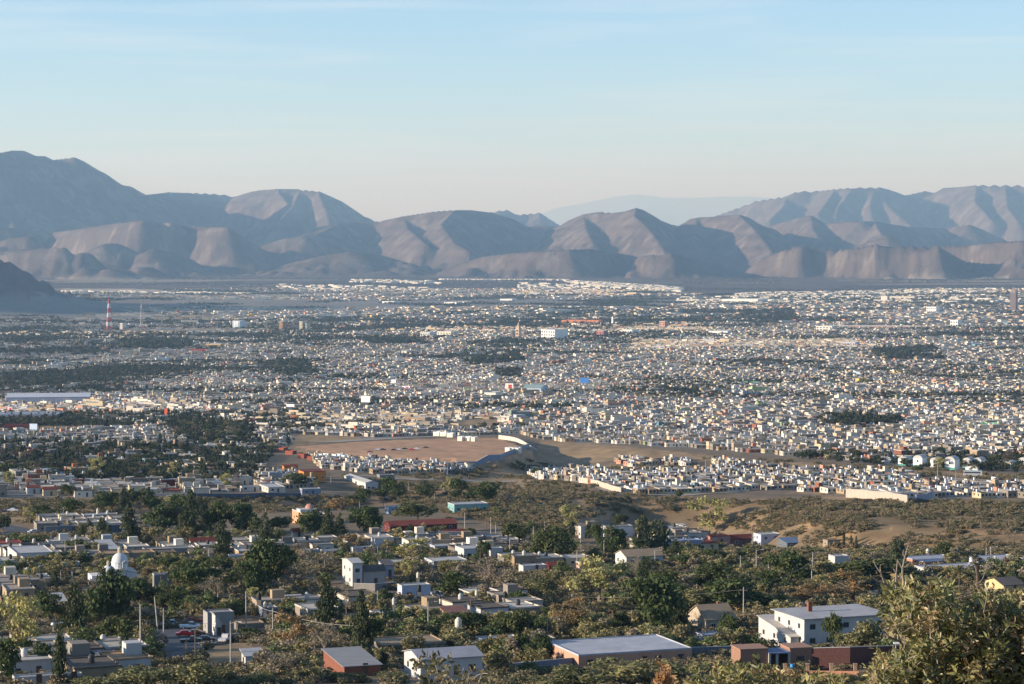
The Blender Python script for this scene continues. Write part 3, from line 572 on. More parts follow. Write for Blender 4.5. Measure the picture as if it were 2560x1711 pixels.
# ------------------------------------------------------------------ the village houses in front, measured one by one
# crop, corner x, corner y, front px, side px, height px, options
HL = [
 (1, 150, 945, 300, 175, 105, dict(w=WHITE, rc=R_PALE, d='white hall with a long low side wing', lm='the white hall')),
 (1, 350, 835, 200, 20, 78, dict(w=BLOCK, rc=R_GREY, d='square grey two storey block')),
 (1, 690, 925, 185, 20, 62, dict(w=TAN, rc=R_BLUE, roof='slab', d='tan building under a blue grey slab')),
 (1, 930, 880, 120, 150, 78, dict(w=lin((120, 103, 94)), rc=R_PALE, roof='shed', rise=1.2, d='brown house with a pale sloping roof')),
 (1, 1090, 852, 210, 20, 40, dict(w=BLUE, rc=R_PALE, d='low blue walled house')),
 (1, 1690, 895, 190, 32, 60, dict(w=CREAM, rc=R_TAN, roof='gx', rise=1.3, d='house with a tan pitched roof')),
 (1, 1700, 812, 200, 15, 80, dict(w=WHITE, rc=R_RED, roof='gx', rise=1.2, d='white house with a red tiled roof')),
 (1, 2050, 915, 190, 32, 55, dict(w=lin((163, 176, 193)), rc=R_PALE, d='pale blue flat house')),
 (1, 745, 560, 200, 40, 62, dict(w=TAN, rc=R_PALE, d='tan house with a sunlit gable side')),
 (1, 1200, 600, 130, 15, 70, dict(w=lin((159, 172, 189)), rc=R_PALE, d='bluish house among dark trees')),
 (1, 240, 305, 105, 24, 56, dict(w=WHITE, rc=R_RED, fcw=BRICK, d='white gabled house with red tiles', roof='gx', rise=.9)),
 (1, 385, 322, 115, 18, 58, dict(w=CREAM, rc=R_RED, fcw=BRICK, d='cream house with a red roof', roof='gx', rise=.9)),
 (1, 650, 235, 95, 12, 55, dict(w=MAROON, rc=R_RED, d='maroon house with a red top', roof='slab')),
 (1, 1250, 275, 110, 75, 50, dict(w=PINK, rc=R_GREY, d='pink house with a sunlit side')),
 (1, 1430, 250, 120, 12, 70, dict(w=MAROON, rc=R_PALE, d='dark red fronted house with white roof')),
 (1, 1620, 160, 170, 20, 45, dict(w=WHITE, rc=R_DARK, roof='gx', rise=1.2, d='long house with a dark pitched roof')),
 (1, 2140, 160, 110, 20, 60, dict(w=GREY, rc=R_GREY, d='grey concrete box house')),
 (1, 2150, 285, 190, 25, 42, dict(w=WHITE, rc=R_PALE, d='low white house by the ditch wall')),
 (1, 1295, 885, 390, 22, 80, dict(w=BLOCK, rc=R_GREY, d='long grey building with arched openings', lm='the long grey arched building', n=6)),
 (1, 720, 290, 130, 40, 40, dict(w=WHITE, rc=R_PALE, d='small white flat house with cream side')),
 (1, 870, 260, 150, 20, 40, dict(w=lin((146, 154, 172)), rc=R_PALE, d='grey blue flat house')),
 (1, 560, 985, 140, 20, 60, dict(w=lin((172, 163, 163)), rc=R_PALE, d='pale house with a dirty white roof')),
 (1, 350, 1010, 150, 25, 55, dict(w=GREY, rc=R_PALE, d='grey hut with a bright roof')),
 (5, 485, 448, 100, 100, 72, dict(w=GREY, rc=R_PALE, roof='shed', rise=.9, d='small grey hut between tall trees')),
 (5, 12, 415, 95, 30, 70, dict(w=lin((129, 94, 73)), rc=R_DARK, d='brown house at the left edge')),
 (5, 60, 480, 190, 55, 55, dict(w=BLUE, rc=R_BLUE, d='low shed with a blue white roof', roof='slab')),
 (5, 1370, 305, 150, 25, 165, dict(w=GREY, rc=R_PALE, d='tall grey garage with one bright pillar', lm='the tall grey garage')),
 (5, 345, 990, 335, 30, 85, dict(w=WHITE, rc=R_RED, roof='gx', rise=1.1, d='long white house under red tiles', lm='the long red tiled house', n=4)),
 (5, 860, 965, 220, 150, 62, dict(w=TERRA, rc=R_BLUE, roof='flat', d='terracotta house with blue grey roof')),
 (5, 130, 1145, 350, 25, 80, dict(w=WHITE, rc=R_PALE, d='white flat roofed house at the bottom left', lm='the bottom left white house')),
 (5, 560, 1110, 160, 25, 75, dict(w=lin((163, 150, 137)), rc=R_PALE, d='pale flat house beside a cypress')),
 (5, 1845, 665, 225, 60, 178, dict(w=lin((150, 146, 140)), rc=R_GREY, gw=BLUE, d='tall white sided shop beside the street', lm='the street corner shop', st=2)),
 (5, 1918, 685, 50, 50, 120, dict(w=WHITE, rc=R_PALE, roof='shedx', rise=1.6, d='narrow white annex of the shop')),
 (5, 2182, 978, 150, 50, 118, dict(w=WHITE, rc=R_PALE, roof='shed', rise=.7, d='small white hut with a lattice window', lm='the small white hut')),
 (5, 2110, 625, 230, 60, 40, dict(w=GREY, rc=R_TAN, d='low flat building above the hut', near=0)),
 (6, 858, 238, 85, 112, 205, dict(w=WHITE, rc=R_PALE, roof='gx', rise=.7, d='tall white tower wing', lm='the white tower wing', st=2)),
 (6, 955, 236, 185, 40, 135, dict(w=lin((163, 159, 153)), rc=R_DARK, roof='gx', rise=1.3, d='grey two storey house beside the tower wing', st=2)),
 (6, 1140, 152, 85, 60, 100, dict(w=lin((159, 163, 172)), rc=R_DARK, roof='shed', rise=.9, d='upper wing with a dark doorway', st=1)),
 (6, 1297, 367, 250, 46, 125, dict(w=lin((184, 184, 193)), rc=R_PALE, d='white cube house with arched window', lm='the white cube house')),
 (6, 1560, 352, 90, 30, 50, dict(w=BLUE, rc=R_GREY, d='small blue carport annex')),
 (6, 225, 425, 205, 62, 52, dict(w=CREAM, rc=R_PALE, roof='shed', rise=.7, d='cream flat house with pale roof', lm='the cream flat house')),
 (6, 430, 495, 130, 40, 65, dict(w=lin((167, 176, 193)), rc=R_BLUE, d='bluish house left of the dark cedar')),
 (6, 60, 520, 130, 50, 80, dict(w=lin((94, 103, 120)), rc=R_GREY, d='slate blue house with roof tanks')),
 (6, 1062, 562, 205, 62, 72, dict(w=lin((176, 176, 180)), rc=R_PALE, d='pale flat house behind shrubs', lm='the pale house behind shrubs')),
 (6, 1692, 575, 185, 62, 100, dict(w=lin((193, 154, 111)), rc=lin((129, 90, 75)), roof='shed', rise=.8, d='house with rusty sheet roof', lm='the rusty roofed house', corr=1)),
 (6, 1655, 462, 340, 60, 48, dict(w=lin((141, 141, 146)), rc=R_GREY, d='long grey flat roof')),
 (6, 1250, 500, 200, 50, 60, dict(w=lin((120, 120, 129)), rc=R_DARK, d='dark fronted flat house')),
 (6, 2092, 562, 220, 40, 62, dict(w=lin((154, 159, 167)), rc=R_PALE, d='cluttered flat house under dark tanks')),
 (6, 785, 1035, 315, 235, 82, dict(w=lin((128, 82, 66)), rc=R_GREY, roof='shed', rise=.9, brick=1, d='red brick house with grey sheet roof', lm='the red brick house', corr=1)),
 (6, 1462, 1062, 545, 165, 172, dict(w=WHITE, rc=lin((151, 151, 156)), roof='gx', rise=1.0, d='large white house with a shallow grey roof', lm='the large white house', n=4)),
 (6, 1120, 830, 560, 150, 55, dict(w=lin((111, 107, 101)), rc=R_TAN, d='long grey concrete roof behind', lm='the long concrete roof', near=0)),
 (6, 2010, 770, 330, 60, 48, dict(w=GREY, rc=R_PALE, d='low white roofed house')),
 (7, 592, 992, 1030, 272, 135, dict(w=lin((184, 141, 116)), rc=lin((170, 170, 173)), d='long pink house with white flat roof', lm='the long pink house', par=.3)),
 (7, 1722, 650, 275, 132, 115, dict(w=TAN, rc=R_TAN, roof='gx', rise=2.6, stone=1, ch=(.3, .1), d='stone house with a steep pale roof', lm='the stone house')),
 (7, 60, 790, 330, 60, 60, dict(w=GREY, rc=R_GREY, d='grey slab roofed house left of the pink one')),
 (7, 1700, 735, 330, 60, 50, dict(w=lin((172, 176, 184)), rc=lin((163, 167, 176)), d='low bluish roof below the stone house')),
 (8, 392, 792, 780, 202, 262, dict(w=WHITE, rc=lin((168, 165, 163)), roof='slab', ch=(-.22, .1), d='big white two storey house with brick chimney', lm='the big two storey house', st=2, over=.7)),
 (8, 272, 790, 165, 222, 100, dict(w=WHITE, rc=lin((193, 184, 172)), roof='shed', rise=2.2, d='white wing under a sunlit sloping roof')),
 (8, 2165, 300, 190, 110, 70, dict(w=lin((202, 176, 129)), rc=R_DARK, roof='gx', rise=1.4, d='cream house with orange eaves', lm='the cream house with orange eaves')),
 (4, 1452, 962, 385, 132, 45, dict(w=lin((184, 129, 103)), rc=lin((163, 163, 170)), d='long low house with grey white roof', lm='the long low house')),
 (4, 2042, 972, 360, 122, 62, dict(w=lin((163, 167, 180)), rc=lin((168, 168, 173)), d='low white roofed house at the right edge')),
 (4, 1560, 1035, 520, 130, 40, dict(w=WHITE, rc=lin((172, 170, 172)), d='flat pale house with a tank')),
 (4, 665, 978, 130, 42, 112, dict(w=WHITE, rc=R_PALE, d='narrow white tower house', lm='the narrow white tower house', st=1)),
 (3, 2212, 792, 180, 52, 118, dict(w=lin((176, 182, 196)), rc=R_PALE, d='blue white cube house', lm='the blue white cube', st=1)),
 (4, 242, 800, 330, 60, 58, dict(w=lin((94, 103, 111)), rc=R_BLUE, roof='shed', rise=1.2, corr=1, d='long grey blue shed', lm='the long blue shed')),
 (4, 600, 790, 175, 30, 60, dict(w=TAN, rc=R_TAN, d='tan flat shed')),
 (3, 1760, 762, 185, 25, 74, dict(w=lin((176, 129, 120)), rc=R_RED, d='pink house with red roof edge', lm='the pink house')),
 (3, 1950, 772, 190, 20, 70, dict(w=lin((129, 86, 77)), rc=R_RED, roof='gx', rise=1.2, d='red brown house with tiled roof')),
 (3, 1017, 955, 330, 88, 90, dict(w=WHITE, rc=R_TAN, roof='gx', rise=1.6, d='white villa with a tan pitched roof', lm='the white villa', st=1)),
 (3, 612, 702, 85, 20, 100, dict(w=WHITE, rc=R_PALE, d='tall narrow white house', st=1)),
 (3, 850, 690, 230, 35, 88, dict(w=lin((193, 190, 184)), rc=R_GREY, d='white block with blank front', lm='the white block')),
 (3, 1200, 690, 200, 30, 62, dict(w=lin((129, 137, 150)), rc=R_BLUE, roof='gx', rise=1.0, d='blue grey pitched house')),
 (3, 1350, 812, 340, 40, 80, dict(w=lin((129, 141, 163)), rc=lin((146, 154, 172)), d='wide blue flat house', lm='the wide blue house')),
 (3, 100, 1000, 210, 40, 48, dict(w=WHITE, rc=R_PALE, d='low white row house')),
 (3, 330, 1000, 110, 30, 55, dict(w=MAROON, rc=R_RED, roof='gx', rise=.9, d='maroon roofed row house')),
 (3, 600, 965, 210, 30, 45, dict(w=lin((184, 154, 137)), rc=R_PALE, d='low pinkish house behind the willow')),
 (2, 1200, 655, 580, 32, 62, dict(w=MAROON, rc=R_RED, roof='gx', rise=1.4, d='long school building under a red roof', lm='the long red roof', n=9)),
 (2, 1670, 690, 190, 30, 40, dict(w=BRICK, rc=R_RED, roof='gx', rise=.9, d='small red roofed annex')),
 (2, 442, 585, 170, 160, 90, dict(w=lin((189, 146, 111)), rc=R_PALE, d='salmon house crowned with a dome', lm='the salmon domed house')),
 (2, 1062, 802, 98, 14, 86, dict(w=lin((184, 189, 193)), rc=R_PALE, d='upright white cube on the rooftops', lm='the upright white cube', st=1)),
 (2, 1577, 968, 298, 88, 58, dict(w=lin((176, 176, 180)), rc=R_PALE, d='long white flat house with veranda')),
 (2, 1212, 962, 270, 60, 42, dict(w=lin((146, 146, 150)), rc=R_PALE, d='long low white roof')),
 (2, 1848, 892, 190, 84, 92, dict(w=WHITE, rc=R_PALE, d='white house with rounded gable', lm='the round gabled house')),
 (2, 402, 858, 160, 30, 45, dict(w=lin((163, 167, 180)), rc=R_PALE, d='flat white house')),
 (2, 610, 872, 160, 45, 52, dict(w=TAN, rc=R_PALE, d='flat house with a cream gable')),
 (2, 862, 835, 175, 30, 45, dict(w=lin((172, 172, 167)), rc=R_PALE, d='low flat house beside the cube')),
 (2, 1310, 835, 150, 40, 60, dict(w=WHITE, rc=R_PALE, d='white house with pink gable')),
 (2, 1590, 835, 180, 50, 60, dict(w=lin((163, 167, 176)), rc=R_PALE, d='white flat house with a tank')),
 (2, 2085, 885, 110, 30, 90, dict(w=WHITE, rc=R_PALE, d='white tower like house')),
 (2, 1762, 472, 300, 62, 68, dict(w=lin((120, 159, 154)), rc=R_PALE, d='teal fronted house', lm='the teal fronted house')),
 (2, 1180, 480, 150, 40, 50, dict(w=lin((129, 146, 163)), rc=R_BLUE, d='bluish house between trees')),
 (2, 975, 275, 108, 235, 68, dict(w=WHITE, rc=lin((176, 172, 167)), roof='gy', rise=1.0, d='large pale workshop hall', lm='the pale workshop hall')),
 (2, 1100, 185, 130, 30, 45, dict(w=GREY, rc=R_GREY, d='grey shed behind the workshop')),
 (2, 410, 315, 160, 30, 48, dict(w=lin((129, 137, 154)), rc=R_PALE, d='slate walled yard house')),
 (2, 110, 295, 145, 110, 45, dict(w=lin((184, 180, 167)), rc=R_PALE, d='cream house above the dark ravine')),
 (2, 120, 200, 110, 15, 80, dict(w=lin((137, 137, 146)), rc=R_PALE, d='grey two storey block', st=1)),
 (2, 250, 120, 120, 22, 60, dict(w=ORANGE, rc=R_RED, roof='gx', rise=.9, d='orange house with terracotta roof', lm='the orange house')),
 (2, 425, 185, 190, 62, 75, dict(w=ORANGE, rc=R_RED, roof='flat', d='orange and terracotta house')),
 (2, 240, 190, 130, 20, 40, dict(w=lin((172, 176, 184)), rc=R_PALE, d='low white shed under the orange house')),
 (2, 330, 690, 90, 25, 50, dict(w=WHITE, rc=R_RED, roof='gx', rise=1.0, d='house with a steep red roof')),
]
HOUSES = []; LMQ = []
for c, x, y, fr, sd_, hh, o in HL:
    b, top = corner_house(c, x, y, fr, sd_, hh, o.get('rot', 20)); HOUSES.append((b, top, o))
    if 'lm' in o: landmark(top[0], top[1], o['lm'])
for a in [(305, 1425, 'the white domed church'), (85, 1070, 'the billboard post'), (272, 790, 'the red white mast'), (1290, 828, 'the tall church tower'), (2531, 755, 'the dark high rise'),
          (1290, 1115, 'the white field wall'), (1000, 1125, 'the brown sports field'), (2350, 1160, 'the white arched row'), (2240, 1240, 'the long pale wall'), (420, 1610, 'the street'),
          (1300, 1170, 'the dark ravine'), (1850, 1310, 'the shaded gully'), (120, 1185, 'the orange awning'), (2300, 1620, 'the leafy oak'), (2260, 1670, 'the brick garden wall'), (1600, 1650, 'the grey boundary wall'),
          (1630, 1205, 'the green house'), (2470, 1186, 'the parked bus'), (240, 1338, 'the cream pillar fence'), (60, 1310, 'the curved road')]: landmark(*a)
for b, top, o in HOUSES:
    m_ = M_stone if o.get('stone') else (M_brick if o.get('brick') else None); near = top[1] > 1440
    lab = describe(o['d'] if len(o['d'].split()) <= 8 else o['d'], top[0], top[1], o.get('lm')) if not o.get('lm') else None
    if lab is None:
        lab = describe(o['d'], top[0], top[1], o['lm'])
    house('house', lab, b['loc'], b['w'], b['d'], b['h'], b['rot'], wall=o['w'], roof=o.get('roof', 'flat'), rc=o['rc'], rise=o.get('rise', 1.4), par=o.get('par', .35), group='houses of the village on the slope', storeys=o.get('st', 1) if b['h'] < 5.4 else 2,
          near=near, matw=m_, rmat=M_corr if o.get('corr') else None, chimney=o.get('ch'), door=bool(o.get('near', 1)), over=o.get('over', 0), fc=(.6, .6, .58) if sum(o['w']) < .9 else (.12, .11, .10), wins=[] if o.get('near') == 0 else None)
def occupied(x, y, rec, pad=1.0):
    m = np.zeros(x.shape, bool)
    for b in rec:
        dx = x - b[0]; dy = y - b[1]; c, s = math.cos(b[4]), math.sin(b[4]); m |= (np.abs(dx * c + dy * s) < b[2] / 2 + pad) & (np.abs(-dx * s + dy * c) < b[3] / 2 + pad)
    return m
HREC = [(b['loc'][0], b['loc'][1], b['w'], b['d'], b['rot']) for b, _, _ in HOUSES]
# ------------------------------------------------------------------ the town: every lot gets a house
def wall_pal(g, n):
    pal = np.array([WHITE, lin((205, 202, 192)), CREAM, GREY, BLOCK, TAN, PINK, TERRA, lin((120, 140, 136)), lin((160, 170, 182)), lin((140, 160, 120)), YELL, BRICK, lin((96, 136, 152))])
    p = np.array([.21, .10, .13, .19, .17, .12, .035, .012, .01, .05, .006, .004, .010, .006]); k = g.choice(len(pal), n, p=p / p.sum()); return pal[k] * g.uniform(.85, 1.12, (n, 1)) * np.array([1.13, 1.03, .90]), k
def roof_pal(g, n):
    pal = np.array([R_GREY, R_PALE, R_DARK, R_RED, R_TAN, lin((190, 187, 180))]); k = g.choice(6, n, p=[.38, .22, .19, .025, .105, .08]); return pal[k] * g.uniform(.85, 1.1, (n, 1)) * np.array([1.13, 1.03, .90]), k
WN = ['white', 'bright white', 'cream', 'grey', 'bare grey block', 'tan', 'pink', 'terracotta', 'grey green', 'pale blue', 'light green', 'yellow', 'brick red', 'sky blue']; RN = ['grey', 'pale', 'dark', 'red', 'tan', 'whitewashed']
def lots(y0, y1, lw, ld, street, cell, hr, seed, fill=.86, angles=(20, 24, 16, 12, 18, 22, -26), xmax=.232, nlot=10):
    out = []; g = np.random.default_rng(seed); ny = int((y1 - y0) // cell) + 1
    for j in range(ny):
        ya = y0 + j * cell; yb = min(ya + cell, y1); W_ = xmax * yb; nx = int(2 * W_ // cell) + 1
        for i in range(nx):
            xa = -W_ + i * (2 * W_ / nx); xb = xa + 2 * W_ / nx; th = R(angles[int(g.integers(len(angles)))] + g.uniform(-3, 3)); R_ = math.hypot(xb - xa, yb - ya) / 2 + 20
            na = int(2 * R_ / lw) + 2; A = (np.arange(na) - na / 2) * lw; A = A + (np.arange(na) // nlot) * street * .9; A -= A.mean()
            nb = int(2 * R_ / (2 * ld + street)) + 2; Bq = []
            for q in range(nb): b0 = (q - nb / 2) * (2 * ld + street); Bq += [b0, b0 + ld]
            AA, BB = np.meshgrid(A, np.array(Bq)); AA = AA.ravel(); BB = BB.ravel(); n = len(AA)
            w = lw * g.uniform(.86, 1.02, n); d = ld * g.uniform(.55, .92, n); AA = AA + g.uniform(-.1, .1, n) * lw; BB = BB + g.uniform(-.12, .12, n) * ld
            cx = (xa + xb) / 2 + AA * math.cos(th) - BB * math.sin(th); cy_ = (ya + yb) / 2 + AA * math.sin(th) + BB * math.cos(th)
            k = (cx >= xa) & (cx < xb) & (cy_ >= ya) & (cy_ < yb) & (g.random(n) < fill)
            h = np.where(g.random(n) < .13, hr[1], hr[0]) * g.uniform(.85, 1.15, n)
            out.append(np.stack([cx, cy_, w, d, h, np.full(n, th)], 1)[k])
    return np.concatenate(out)
def in_town(a, margin=2):
    z = terrain(a[:, 0], a[:, 1]); u, v = project(a[:, 0], a[:, 1], z); k = (v < city_edge(u) - margin) & (v > far_edge(u))
    for p in BRUSH + DRYGRASS + [FIELD]: k &= ~inpoly(u, v, p)
    for p in PARKS: k &= ~(inpoly(u, v, p) & (hash2((a[:, 0] * 10).astype(int), (a[:, 1] * 10).astype(int), 3) < .45))
    nn = fbm(a[:, 0] / 260, a[:, 1] / 260, 4, 75); n3 = fbm(a[:, 0] / 900, a[:, 1] / 1400, 3, 76); k &= (nn * .6 + n3 * .4 < .60)
    e = np.zeros(len(a), bool)
    for p in ESTATES: e |= inpoly(u, v, p)
    return z, u, v, k, e
near = lots(1060, 2300, 8.6, 10.5, 6.5, 260, (2.8, 5.0), 31, angles=(20, 24, 16, 22, 12), nlot=9)
z, u, v, k, e = in_town(near); k1 = k & ~e & ~occupied(near[:, 0], near[:, 1], HREC, 3)
est = lots(1040, 1750, 4.8, 10, 6, 900, (2.6, 3.1), 37, fill=.94, angles=(18,), nlot=16)
z2, u2, v2, _, e2 = in_town(est); k2 = e2 & ~occupied(est[:, 0], est[:, 1], HREC, 2)
VILL = [[(0, 1375), (150, 1372), (680, 1362), (690, 1398), (480, 1402), (330, 1412), (200, 1405), (0, 1425)], [(690, 1362), (1235, 1350), (1300, 1362), (1300, 1384), (1150, 1392), (860, 1386), (690, 1384)], [(870, 1512), (1270, 1500), (1320, 1520), (1290, 1556), (1090, 1556), (890, 1552)],
        [(0, 1455), (60, 1452), (110, 1475), (70, 1500), (0, 1500)], [(0, 1625), (330, 1640), (330, 1711), (0, 1711)], [(600, 1520), (790, 1518), (800, 1560), (640, 1560)], [(110, 1305), (330, 1300), (340, 1325), (110, 1332)], [(1590, 1340), (1770, 1345), (1770, 1378), (1600, 1372)], [(1440, 1335), (1700, 1338), (1700, 1352), (1440, 1350)],
        [(960, 1248), (1260, 1252), (1260, 1268), (960, 1272)], [(1280, 1412), (1450, 1408), (1450, 1422), (1280, 1428)]]
vl = lots(390, 1080, 8.5, 11, 5, 160, (2.9, 3.6), 39, fill=.9, angles=(20, 18, 22), nlot=9)
z3 = terrain(vl[:, 0], vl[:, 1]); u3, v3 = project(vl[:, 0], vl[:, 1], z3); k3 = np.zeros(len(vl), bool)
for p in VILL: k3 |= inpoly(u3, v3, p)
k3 &= ~occupied(vl[:, 0], vl[:, 1], HREC, 5)
near = np.concatenate([near, vl]); k1 = np.concatenate([k1, k3]); z = np.concatenate([z, z3]); u = np.concatenate([u, u3]); v = np.concatenate([v, v3])
A = np.concatenate([near[k1], est[k2]]); Z = np.concatenate([z[k1], z2[k2]]); U = np.concatenate([u[k1], u2[k2]]); V_ = np.concatenate([v[k1], v2[k2]]); EST = np.concatenate([np.zeros(k1.sum(), bool), np.ones(k2.sum(), bool)])
g = np.random.default_rng(77); WC, WK = wall_pal(g, len(A)); RC, RK = roof_pal(g, len(A)); vil_ = (A[:, 1] < 1060) & np.isin(WK, [6, 7, 10, 11, 12, 13]); WC[vil_] = np.array(WHITE) * .95; WK[vil_] = 0; inv = (U > 4) & (U < 2556)
size = (A[:, 2] * A[:, 4]) / A[:, 1] ** 2 * inv; order = np.argsort(-size); NI = max(0, 296 - len(HOUSES)); pick = order[:NI]; rest = order[NI:]
UW = MB(); UW.box(-.5, -.5, 0, .5, .5, 1)
uwall = UW.mesh('wall', M_wall); UR = MB(); UR.box(-.52, -.515, 0, .52, .515, .1); UR.box(-.52, -.515, .1, -.49, .515, .35); UR.box(.49, -.515, .1, .52, .515, .35); UR.box(-.49, -.515, .1, .49, -.49, .35); UR.box(-.49, .49, .1, .49, .515, .35); uroof = UR.mesh('roof', M_roof)
wm = MB(); wm.box(-.5, -.04, -.5, .5, .0, .5, 0); wm.box(-.42, -.05, -.42, .42, -.041, .42, 1); uwin = wm.mesh('window', M_frame, M_glass)
for n_, i in enumerate(pick):
    w, d, h = A[i, 2:5]; t = root('house', (A[i, 0], A[i, 1], Z[i] - .4), A[i, 5]); t['category'] = 'house'; two = h > 4.4
    t['label'] = describe(('two storey ' if two else 'low ') + WN[WK[i]] + ' house with ' + RN[RK[i]] + ' flat roof', U[i], V_[i]); t['group'] = 'small houses of the terrace estates' if EST[i] else 'small houses at the edge of the town'
    link('wall', uwall, t, loc=(0, 0, -1.5), scale=(w, d, h + 1.9), color=WC[i]); link('roof', uroof, t, loc=(0, 0, h + .403), scale=(w, d, 1), color=RC[i])
    for s in range(2 if two else 1):
        link('window', uwin, t, loc=(-w * .24, -d / 2 - .003, 1.9 + s * 2.5), scale=(1.2, 1, 1.0), color=(.5, .5, .48)); link('window', uwin, t, loc=(-w / 2 - .003, 0, 1.9 + s * 2.5), rot=-math.pi / 2, scale=(1.0, 1, 1.0), color=(.5, .5, .48))
    link('door', unit('door'), t, loc=(w * .2, -d / 2 - .003, .42), scale=(.95, 1, 2.1), color=lin((90, 70, 60)))
    if n_ % 4 == 1: link('roof_room', uwall, t, loc=(w * .22, d * .2, h + .51), scale=(w * .38, d * .4, 2.1), color=WC[i])
    if n_ % 2 == 0: tank((A[i, 0], A[i, 1], Z[i] + h + .12), .55, 1.15, WHITE if n_ % 4 else lin((60, 60, 62)), describe(('pale' if n_ % 4 else 'dark') + ' water tank on a ' + WN[WK[i]] + ' house', U[i], V_[i] - 10), 'roof tanks of the small houses')
def boxes_mesh(name, A, Z, WC, RC, seed, extra=True, wins=False):
    n = len(A); g = np.random.default_rng(seed)
    rec = [np.column_stack([A, Z - 1.2, WC, RC])]
    rec[0][:, 4] = A[:, 4] + 1.2
    if extra:
        m = g.random(n) < .16; B = rec[0][m].copy(); q = len(B); fw, fd = g.uniform(.25, .6, q), g.uniform(.3, .6, q); ox = (1 - fw) * B[:, 2] / 2 * g.choice([-1, 1], q) * .98; oy = (1 - fd) * B[:, 3] / 2 * g.choice([-1, 1], q) * .98
        B[:, 0] += ox * np.cos(B[:, 5]) - oy * np.sin(B[:, 5]); B[:, 1] += ox * np.sin(B[:, 5]) + oy * np.cos(B[:, 5]); B[:, 6] += B[:, 4] - .02; B[:, 2] *= fw; B[:, 3] *= fd; B[:, 4] = g.uniform(1.6, 2.7, q); rec.append(B)
        m = g.random(n) < .5; B = rec[0][m].copy(); q = len(B); ox = B[:, 2] * g.uniform(-.35, .35, q); oy = B[:, 3] * g.uniform(-.35, .35, q); B[:, 0] += ox * np.cos(B[:, 5]) - oy * np.sin(B[:, 5]); B[:, 1] += ox * np.sin(B[:, 5]) + oy * np.cos(B[:, 5]); B[:, 6] += B[:, 4] - .03
        B[:, 2] = 1.1; B[:, 3] = 1.1; B[:, 4] = 1.4; B[:, 7:] = np.where(g.random((q, 1)) < .7, .62, .05); rec.append(B)
    Q = np.concatenate(rec); n = len(Q); c, s = np.cos(Q[:, 5]), np.sin(Q[:, 5]); w2, d2 = Q[:, 2] / 2, Q[:, 3] / 2
    V = np.zeros((n, 8, 3))
    for k, (a, b, t) in enumerate([(-1, -1, 0), (1, -1, 0), (1, 1, 0), (-1, 1, 0), (-1, -1, 1), (1, -1, 1), (1, 1, 1), (-1, 1, 1)]):
        V[:, k, 0] = Q[:, 0] + a * w2 * c - b * d2 * s; V[:, k, 1] = Q[:, 1] + a * w2 * s + b * d2 * c; V[:, k, 2] = Q[:, 6] + t * Q[:, 4]
    base = (np.arange(n) * 8)[:, None]; Fq = np.concatenate([base + np.array(f) for f in ((0, 1, 5, 4), (1, 2, 6, 5), (2, 3, 7, 6), (3, 0, 4, 7), (4, 5, 6, 7))]); Cq = np.concatenate([Q[:, 7:10]] * 4 + [Q[:, 10:13]])
    V = V.reshape(-1, 3)
    if wins:
        W0 = rec[0]; q = len(W0); vv, ff, cc = [], [], []
        for side in range(2):
            for k in range(2):
                c, s = np.cos(W0[:, 5]), np.sin(W0[:, 5]); L_ = W0[:, 2] if side == 0 else W0[:, 3]; t = (k - .5) * L_ * .5 + g.uniform(-.3, .3, q); zc = W0[:, 6] + 1.2 + 1.6; hw, hh = .55, .55
                for a, b in ((-1, -1), (1, -1), (1, 1), (-1, 1)):
                    if side == 0: lx, ly = t + a * hw, -W0[:, 3] / 2 - .05
                    else: lx, ly = -W0[:, 2] / 2 - .05, t - a * hw
                    vv.append(np.stack([W0[:, 0] + lx * c - ly * s, W0[:, 1] + lx * s + ly * c, zc + b * hh], 1))
        vv = np.array(vv).reshape(4, 4, q, 3).transpose(0, 2, 1, 3).reshape(-1, 3); m0 = len(V); V = np.concatenate([V, vv]); Fq = np.concatenate([Fq, m0 + np.arange(len(vv)).reshape(-1, 4)]); Cq = np.concatenate([Cq, np.full((len(vv) // 4, 3), .04)])
    me = np_mesh(name, V, Fq, [M_town], fcol=Cq); return me
o_ = link('town_houses', boxes_mesh('town_houses', A[rest], Z[rest], WC[rest], RC[rest], 1, wins=True), kind='stuff')
